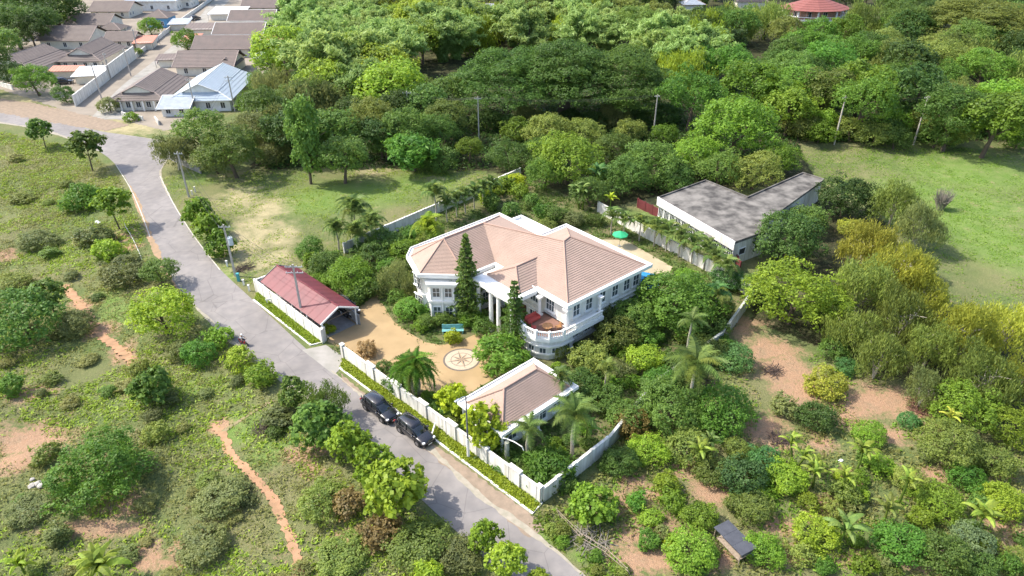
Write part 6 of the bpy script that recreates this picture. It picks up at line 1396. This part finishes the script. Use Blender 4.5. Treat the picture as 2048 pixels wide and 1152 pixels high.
for px, py, w_, h, nf, col, st, lb in [(1602, 895, 100, 3.0, 12, 'banana', 2, 'yellow green banana plant at the top of the orchard'), (1640, 935, 100, 2.6, 14, 'banana', 2, 'banana clump with drooping leaves in the orchard middle'), (1725, 905, 84, 2.8, 11, 'banana', 1, 'yellow banana plant right of the drooping clump'), (1690, 955, 80, 2.2, 9, 'banana', 1, 'low yellow banana plant beside the white stone'),
                                   (1690, 1062, 130, 2.0, 10, 'palm', 1, 'low wide banana plant near the bottom edge'), (1815, 965, 80, 3.0, 9, 'banana', 1, 'spiky upright banana plant in the right orchard'), (1775, 1020, 90, 2.0, 8, 'olive', 1, 'ragged banana plant with dark stem in the right orchard'), (1965, 1035, 110, 2.0, 10, 'banana', 1, 'yellowish banana plant by the right soil patch'),
                                   (1400, 905, 90, 2.6, 9, 'banana', 1, 'banana plant below the large lush tree'), (1420, 885, 70, 2.2, 8, 'palm', 1, 'banana plant tucked under the large lush tree'), (1900, 835, 60, 4.0, 8, 'gold', 1, 'yellow palm like plant in the right thicket')]:
    palm('ban', px, py, w_, h, nf, col, lb, 'banana_plant', 'banana plant', st, tr_r=.12, tilt=(.15, 1.2))
# village greenery
for k_, px, py, w_, col, lb in [('round', 372, 82, 60, 'bright', 'round green tree standing in the lane'), ('round', 300, 55, 50, 'bright', 'leafy tree below the blue walled house'), ('big', 70, 165, 86, 'lush', 'feathery green tree before the broad left house'), ('round', 128, 190, 50, 'mid', 'dark shrub right of the feathery village tree'), ('round', 218, 212, 44, 'dull', 'dull shrub at the mouth of the lane'),
                                ('round', 28, 150, 60, 'dark', 'dark tree at the left edge before the broad house'), ('big', 30, 60, 120, 'dark', 'dark tree in the top left corner'), ('big', 110, 20, 120, 'dark', 'dark tree behind the top left roofs'), ('big', 60, 5, 100, 'dark', 'dark tree at the top edge on the left'), ('round', 118, 40, 46, 'lime', 'lime shrub behind the top left roofs'), ('round', 590, 15, 80, 'dark', 'dark tree right of the farthest brown roofs'), ('round', 275, 105, 22, 'bright', 'small shrub in the yard by the orange porch'),
                                ('round', 540, 130, 70, 'bright', 'bright tree right of the brown roof annexes'), ('big', 530, 170, 80, 'mid', 'mid green tree right of the blue metal roof'), ('round', 505, 210, 70, 'bright', 'bright tree at the right corner of the blue roofed house'), ('round', 528, 92, 30, 'dark', 'small dark tree between the brown annexes'), ('shrub', 262, 236, 30, 'bright', 'low shrub in the strip before the near brown house')]:
    T(k_, px, py, w_, col, lb, hf=.7, name='shrub' if k_ == 'shrub' else 'tree', trunk=None if k_ == 'shrub' else 'n')
# rain trees
for px, py, w_, lb, offs in [(1130, 148, 235, 'very wide flat topped dark rain tree behind the middle of the garden', (-1.0, 0.0, 1.0)), (1950, 45, 260, 'wide layered tree in the top right corner', (0.0,))]:
    x, y, t = GD(px, py, 11); rad = w_ * t / FPX / 2; o = empty('rain_tree', (x, y, 0)); tag(o, lb, 'tree')
    for k, f in enumerate(offs):
        c = bpy.data.objects.new('crown', PR['umbrella'][k % 2]); C.objects.link(c); c.parent = o; c.location = (f * rad * .92, R.uniform(-1, 1), 10.5 - abs(f) * 1.2); c.scale = (rad * 1.08, rad * .92, 9.8); set_mat(c, LM['rain' if px < 1500 else 'olive']); c.rotation_euler.z = k * 2.1
    tm = bpy.data.objects.new('trunk', R.choice(TR['big'])); C.objects.link(tm); tm.parent = o; tm.scale = (15 + 12 * len(offs), 11, 14.5)

# ------------------------------------------------------------------ the wood: many crowns, each a tree
LAND = [(1622, 25, 'the red roofed round house'), (985, 14, 'the grey roof in the wood'), (1385, 5, 'the pale walled house in the wood'), (820, 240, 'the left pale pole'), (958, 240, 'the middle pale pole'), (1310, 230, 'the pole beside the rain trees'), (1673, 215, 'the left field pole'), (1838, 215, 'the right field pole'),
        (1130, 150, 'the wide rain tree'), (606, 262, 'the slim lawn tree'), (430, 160, 'the blue metal roof'), (590, 100, 'the brown village roofs'), (1475, 262, 'the great bright corner tree'), (1960, 60, 'the layered tree'), (720, 60, 'the bamboo slope'), (2040, 200, 'the right picture edge')]
def rel(px, py, k=0):
    d = [(hypot(px - a, (py - b) * 1.5), a, b, n) for a, b, n in LAND]; d.sort(); q, a, b, n = d[k]
    ang = math.degrees(atan2(-(py - b) * 1.5, px - a)) % 360
    r_ = ['right of', 'behind right of', 'behind', 'behind left of', 'left of', 'front left of', 'in front of', 'front right of'][int(((ang + 22.5) % 360) // 45)]
    return ('just ' if q < 45 else 'well ' if q > 130 else '') + r_ + ' ' + n
def uniq(head, px, py):
    for k in range(12):
        s = head + ' ' + rel(px, py, k)
        if s not in USED and len(s.split()) <= 16: break
    USED[s] = 1; return s
CWD = dict(dark='dark green', mid='mid green', lush='rich green', bright='bright green', olive='olive green', lime='light green', bamboo='pale green', dull='grey green', blue='blue green')
def forest(poly, n, kinds, wr, mind, seed, suffix='tree in the wood', hf=.95, avoid=()):
    rg = random.Random(seed); pts = []; tries = 0
    P = np.array(poly)
    while len(pts) < n and tries < 20000:
        tries += 1; px = rg.uniform(P[:, 0].min(), P[:, 0].max()); py = rg.uniform(P[:, 1].min(), P[:, 1].max())
        if not inpoly(np.array([px]), np.array([py]), poly)[0]: continue
        sc_ = (py + 260) / 460
        if any(hypot(px - a, (py - b) * 1.7) < mind * sc_ for a, b in pts): continue
        if any(hypot((px - a) / r1, (py - b) / r2) < 1 for a, b, r1, r2 in avoid): continue
        pts.append((px, py))
        k_, col = rg.choice(kinds); w_ = rg.uniform(*wr) * sc_
        kw = dict(bamboo='bamboo clump', airy='feathery tree', big='broad tree', round='round tree')[k_]
        T(k_, px, py, w_, col, uniq(CWD[col] + ' ' + kw, px, py), 'bamboo' if k_ == 'bamboo' else 'tree', cat='bamboo' if k_ == 'bamboo' else 'tree', hf=hf * (1.0 if k_ != 'airy' else .9), trunk='n', group='bamboo clumps on the slope' if k_ == 'bamboo' else 'trees of the wood')
AV = [(1672, 225, 58, 42), (1831, 225, 58, 42), (1622, 18, 62, 32), (985, 12, 32, 22), (1385, 2, 30, 16), (1500, -4, 30, 10), (1240, 195, 130, 45), (1010, 200, 70, 40), (608, 2, 20, 12)]
forest([(575, 60), (600, -20), (900, -30), (960, 30), (900, 90), (820, 180), (700, 190), (600, 150), (560, 110)], 34, [('bamboo', 'bamboo'), ('bamboo', 'bamboo'), ('bamboo', 'bamboo'), ('round', 'lime')], (125, 175), 40, 1, hf=.85)
forest([(900, 40), (950, 40), (1400, 60), (1420, 130), (1380, 190), (1340, 130), (1250, 85), (900, 85)], 24, [('bamboo', 'bamboo'), ('bamboo', 'bamboo'), ('airy', 'lime')], (110, 160), 38, 2, hf=.85)
forest([(560, 150), (820, 170), (900, 190), (890, 270), (760, 275), (540, 275), (530, 190)], 26, [('big', 'mid'), ('big', 'olive'), ('airy', 'dull'), ('round', 'mid'), ('round', 'dark')], (75, 115), 38, 3)
forest([(900, -30), (1560, -40), (1570, 40), (1400, 60), (960, 40)], 30, [('big', 'mid'), ('big', 'dark'), ('round', 'olive'), ('bamboo', 'bamboo'), ('airy', 'olive')], (115, 160), 42, 4, avoid=AV)
forest([(1400, 30), (1580, 60), (1740, 40), (2100, 60), (2100, 230), (1600, 235), (1500, 190), (1380, 190)], 62, [('big', 'mid'), ('big', 'lush'), ('big', 'olive'), ('round', 'bright'), ('airy', 'olive'), ('round', 'dark')], (95, 145), 40, 5, avoid=AV)
forest([(1560, -40), (2120, -60), (2120, 60), (1700, 50), (1560, 0)], 30, [('big', 'mid'), ('airy', 'olive'), ('big', 'dark'), ('round', 'mid')], (115, 165), 40, 6, avoid=AV)
forest([(1590, 245), (2100, 235), (2100, 275), (1590, 278)], 15, [('round', 'olive'), ('round', 'mid'), ('round', 'bright')], (60, 80), 26, 7, hf=.7, avoid=[(1671, 250, 22, 30), (1829, 250, 22, 30)])
forest([(-60, -60), (600, -60), (1800, -75), (2200, -60), (2200, -20), (560, -15), (300, -25), (-60, 40)], 34, [('big', 'mid'), ('big', 'dark'), ('bamboo', 'bamboo')], (110, 160), 50, 8)
forest([(940, 225), (1370, 225), (1370, 245), (1250, 255), (940, 262)], 8, [('round', 'dark'), ('airy', 'dull'), ('round', 'dark')], (45, 70), 34, 9, hf=.5)
forest([(-60, 40), (60, 0), (150, -20), (110, 30), (0, 110), (-60, 170)], 6, [('big', 'dark'), ('round', 'mid')], (100, 130), 44, 10)
# orchard shrubs scattered over the soil
LAND = [(1470, 1072, 'the dark shed'), (1484, 958, 'the broad blue green bush'), (1294, 1082, 'the left red soil'), (1185, 1010, 'the stick fence tree'), (1640, 935, 'the drooping banana clump'), (1690, 1062, 'the low wide banana plant'), (1815, 965, 'the spiky banana plant'), (1945, 1085, 'the silvery bush'), (1650, 768, 'the yellow leaved bush'), (1760, 800, 'the second soil patch'), (1440, 830, 'the large lush tree'), (1262, 850, 'the rust tinged tree'), (1900, 890, 'the lower right thicket'), (2020, 1040, 'the right soil patch')]
CWD.update(weed='sage green', yellow='yellow green', gold='golden', silver='silvery')
def scatter(poly, n, cols, wr, mind, seed, avoid, noun, group, kind='shrub', sz=(.7, 1.1)):
    rg = random.Random(seed); pts = []; tries = 0; P = np.array(poly)
    while len(pts) < n and tries < 20000:
        tries += 1; px = rg.uniform(P[:, 0].min(), P[:, 0].max()); py = rg.uniform(P[:, 1].min(), P[:, 1].max())
        if not inpoly(np.array([px]), np.array([py]), poly)[0]: continue
        if any(hypot(px - a, (py - b) * 1.4) < mind for a, b in pts): continue
        if any(hypot((px - a) / r1, (py - b) / r2) < 1 for a, b, r1, r2 in avoid): continue
        pts.append((px, py)); col = rg.choice(cols)
        w_ = rg.uniform(*wr)
        T(kind, px, py, w_, col, uniq(('small ' if w_ < (wr[0] + wr[1]) / 2 else '') + CWD.get(col, col) + ' ' + noun, px, py), 'shrub', trunk=None, sz=rg.uniform(*sz), group=group)
scatter([(1210, 930), (1480, 900), (1700, 860), (1880, 900), (2060, 950), (2060, 1160), (1300, 1160), (1200, 1080), (1180, 1000)], 40, ['olive', 'bright', 'lush', 'mid', 'lime', 'dull'], (32, 62), 34, 21,
        [(1300, 1120, 70, 40), (1250, 1050, 40, 40), (1470, 1072, 46, 48), (1560, 890, 46, 26), (1425, 985, 34, 22), (1650, 1020, 30, 18), (1720, 1112, 46, 14), (2010, 1050, 40, 22), (1870, 950, 30, 12), (1480, 1110, 60, 30)], 'shrub', 'orchard shrubs')
scatter([(1090, 1050), (1130, 1060), (1240, 1130), (1290, 1170), (1200, 1170)], 10, ['bright', 'lush', 'olive'], (24, 40), 22, 22, [], 'low verge shrub', 'verge shrubs')
LAND = [(197, 938, 'the largest scrub bush'), (302, 772, 'the lone large leaved tree'), (90, 575, 'the upright dark tree'), (322, 547, 'the round roadside tree'), (222, 405, 'the tree at the bend'), (60, 870, 'the left red soil'), (560, 1030, 'the red footpath'), (788, 975, 'the largest light green tree'), (440, 985, 'the dark thicket'), (168, 288, 'the young tree below the junction'), (530, 852, 'the cut branches'), (190, 1125, 'the yellow banana plant'), (420, 1075, 'the broad low thicket')]
scatter([(0, 280), (150, 310), (240, 380), (280, 470), (330, 620), (450, 720), (560, 800), (700, 960), (900, 1080), (960, 1160), (0, 1160)], 54, ['weed', 'olive', 'mid', 'weed', 'dull'], (26, 58), 34, 23,
        [(60, 880, 120, 60), (190, 1040, 110, 26), (200, 650, 40, 60), (560, 1000, 60, 130), (460, 870, 40, 60), (470, 820, 60, 40), (197, 938, 90, 80), (620, 930, 50, 30)], 'scrub bush', 'low scrub bushes', sz=(.4, .8))
# garden infill inside the walls
LAND = [(934, 560, 'the tall conifer'), (1029, 632, 'the shorter conifer'), (830, 725, 'the weeping palm'), (1062, 780, 'the pavilion'), (1150, 828, 'the pavilion palm'), (1290, 722, 'the light green round tree'), (1345, 600, 'the great dark green tree'), (700, 545, 'the carport tree'), (820, 540, 'the villa left corner'), (1240, 465, 'the green parasol'), (1000, 400, 'the villa back lawn'), (1098, 930, 'the front corner bush')]
for po, n_, sd_ in (([(600, 520), (700, 505), (860, 440), (905, 445), (830, 500), (830, 600), (790, 640), (760, 595), (720, 600), (640, 550)], 26, 31), ([(800, 620), (850, 600), (1040, 600), (1050, 660), (1000, 665), (960, 655), (910, 660), (850, 660)], 14, 32),
                    ([(1060, 690), (1180, 690), (1280, 600), (1450, 560), (1480, 600), (1440, 680), (1290, 780), (1210, 890), (1110, 965), (1030, 900), (1150, 800), (1120, 740)], 46, 33), ([(960, 420), (1000, 395), (1090, 380), (1200, 430), (1160, 460), (1090, 440)], 4, 34), ([(690, 700), (760, 745), (900, 850), (1060, 980), (1075, 950), (1000, 880), (900, 800), (780, 745)], 16, 35)):
    scatter(po, n_, ['mid', 'lush', 'bright', 'olive', 'mid'], (26, 50), 22, sd_, [], 'garden shrub', 'garden shrubs', sz=(.8, 1.2))

# ------------------------------------------------------------------ hedge strips and ground cover (nobody could count these)
def tufts(name, poly, dens, rng_seed, h, leaf, per, mat, label, parent=None, noise=None, excl=(), aspect=2.2, spread=.5, jx=1.0, zb=0.0):
    rng = np.random.default_rng(rng_seed); P = np.array(poly); x0, y0 = P.min(0); x1, y1 = P.max(0)
    n = int((x1 - x0) * (y1 - y0) * dens); x = rng.uniform(x0, x1, n); y = rng.uniform(y0, y1, n); k = inpoly(x, y, poly)
    for e in excl: k &= ~inpoly(x, y, e)
    if noise:
        nz = vnoise(x, y, noise[0], 77) * .6 + vnoise(x, y, noise[0] / 3.3, 78) * .4; k &= nz > noise[1] + rng.uniform(-.12, .12, n)
    x, y = x[k], y[k]; n = len(x); g = hgt(x, y) + zb; sc_ = rng.uniform(.5, 1.4, n)
    bx = np.repeat(np.stack([x, y, g], 1), per, 0); s = np.repeat(sc_, per); m = len(bx)
    off = np.stack([rng.normal(size=m) * spread * s * jx, rng.normal(size=m) * spread * s * jx, np.abs(rng.normal(size=m)) * h * s * .6 + leaf * .3], 1); p = bx + off
    nn = unit(rng.normal(size=(m, 3)) * .6 + np.array([-.1, 0, .8]))
    v, f = leaf_quads(p, nn, leaf * rng.uniform(.6, 1.5, m), aspect, 0, rng)
    me = np_mesh(name, v, f, [mat], rnd=np.clip(np.repeat(rng.random(n), per) * .6 + rng.random(m) * .4, 0, 1)); o = bpy.data.objects.new(name, me); C.objects.link(o)
    return tag(o, label, kind='stuff')
HA = [G(*p) for p in [(511, 599), (517, 584), (645, 687), (649, 684), (622, 688)]]
HB = [G(*p) for p in [(683, 735), (687, 717), (1079, 1009), (1080, 1008), (1066, 1024), (872, 878)]]
for q, lb in ((HA, 'clipped lime green hedge strip below the carport wall'), (HB, 'long lime green hedge strip below the front wall')):
    poly_sheet('hedge_bed', q, .05, pm('hedge_soil', (.07, .08, .03)), 'planted bed between kerb and wall')
    tufts('hedge', q, 60, 3 + len(q), .13, .10, 12, LM['hedge'], lb, spread=.14, zb=.05)
SOILX = []
tufts('undergrowth', LEFT_FIELD, 1.9, 5, .45, .17, 11, LM['olive'], 'ankle high olive weeds covering the scrub left of the road', noise=(11, .42), spread=.38) if False else None
LF = [G(*p) for p in [(-60, 250), (0, 262), (110, 285), (196, 318), (236, 355), (262, 410), (284, 466), (300, 510), (330, 562), (372, 612), (424, 664), (486, 716), (546, 760), (622, 820), (720, 902), (826, 1006), (920, 1092), (1020, 1200), (-120, 1200)]]
def soilmask_excl(): return [[G(*p) for p in q] for q in ([(0, 830), (60, 835), (120, 870), (110, 905), (0, 915)], [(120, 1030), (260, 1025), (290, 1060), (150, 1065)], [(500, 930), (545, 975), (570, 1025), (596, 1100), (610, 1160), (585, 1160), (570, 1090), (548, 1030), (520, 985), (480, 940), (440, 880), (410, 845), (460, 835), (475, 890)], [(120, 555), (150, 575), (215, 650), (275, 715), (240, 715), (180, 660), (140, 600)], [(280, 1090), (350, 1080), (360, 1150), (270, 1150)])]
SX = soilmask_excl()
tufts('undergrowth', LF, 2.6, 5, .16, .12, 8, LM['weed'], 'olive weeds covering the scrub left of the road', noise=(10, .40), spread=.36, excl=SX)
tufts('undergrowth', LF, 1.2, 6, .24, .13, 9, LM['weed'], 'darker green weeds spread through the scrub left of the road', noise=(7, .52), spread=.34, excl=SX)
tufts('grass', LF, 2.6, 8, .14, .13, 7, LM['grass'], 'thin bright grass between the weeds of the scrub', noise=(8, .5), spread=.34, excl=SX, aspect=3)
tufts('grass', FIELD, 1.5, 9, .08, .10, 8, LM['bright'], 'rough tussocks of the open green field', noise=(14, .42), spread=.5, aspect=3)
OR2 = [G(*p) for p in [(1082, 1025), (1110, 1000), (1212, 915), (1290, 810), (1440, 700), (1520, 690), (1700, 720), (1860, 800), (2080, 900), (2090, 1200), (1300, 1200), (1180, 1150)]]
OSX = [[G(*p) for p in q] for q in ([(1480, 670), (1600, 680), (1640, 760), (1620, 830), (1560, 900), (1490, 895), (1520, 820), (1500, 740)], [(1690, 770), (1800, 770), (1870, 830), (1780, 850), (1690, 830)], [(1230, 1080), (1300, 1060), (1350, 1110), (1340, 1160), (1240, 1150)], [(1400, 970), (1450, 970), (1450, 1000), (1400, 1000)], [(1640, 1005), (1680, 1005), (1660, 1045)])]
tufts('undergrowth', OR2, 2.0, 12, .35, .15, 10, LM['weed'], 'olive weeds growing between the orchard shrubs', noise=(6, .47), spread=.36, excl=OSX)
tufts('grass', OR2, 1.3, 13, .2, .14, 8, LM['bright'], 'green grass tufts between the orchard shrubs', noise=(5, .5), spread=.34, excl=OSX, aspect=3)
VG = [G(*p) for p in [(1083, 1030), (1066, 1040), (1076, 1060), (1175, 1150), (1230, 1200), (1320, 1200), (1262, 1150), (1205, 1110), (1158, 1078), (1122, 1036)]]
tufts('grass', VG, 5, 14, .15, .12, 9, LM['bright'], 'green grass of the verge right of the near road', spread=.3, noise=(3, .35), aspect=3)
LW = [G(*p) for p in [(345, 350), (420, 342), (560, 342), (760, 338), (950, 340), (1035, 354), (940, 398), (690, 500), (600, 540), (515, 580), (440, 528), (392, 468), (350, 402), (326, 352)]]
tufts('grass', LW, 2.0, 15, .05, .10, 6, LM['grass'], 'short uneven grass of the mown lawn', spread=.45, noise=(5, .48), aspect=3)
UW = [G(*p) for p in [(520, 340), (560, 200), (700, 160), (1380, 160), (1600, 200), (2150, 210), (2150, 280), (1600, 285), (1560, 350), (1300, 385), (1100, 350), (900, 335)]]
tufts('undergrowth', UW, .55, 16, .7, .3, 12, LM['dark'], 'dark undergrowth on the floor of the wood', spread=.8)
UC = COMPOUND
DRx = [G(*p) for p in DRIVE]; HX = [(VP_(u, v).x, VP_(u, v).y) for u, v in [(-6, -1.2), (16, -1.2), (16, 16.5), (13, 27), (-9, 27), (-10, 14)]]; DKx = [G(*p) for p in [(1150, 478), (1250, 480), (1345, 534), (1330, 560), (1280, 570), (1200, 540)]]
CPx = [tuple((Vector((*G(524, 561, 2.9), 0)) + Matrix.Rotation(wr, 3, 'Z') @ Vector(q)).xy) for q in ((0, -1, 0), (CL + 1, -1, 0), (CL + 1, CW + 1, 0), (0, CW + 1, 0))]
tufts('ground_cover', UC, 2.2, 17, .25, .16, 9, LM['mid'], 'leafy ground cover in the villa garden beds', spread=.35, excl=[DRx, HX, DKx, CPx], noise=(4, .3))
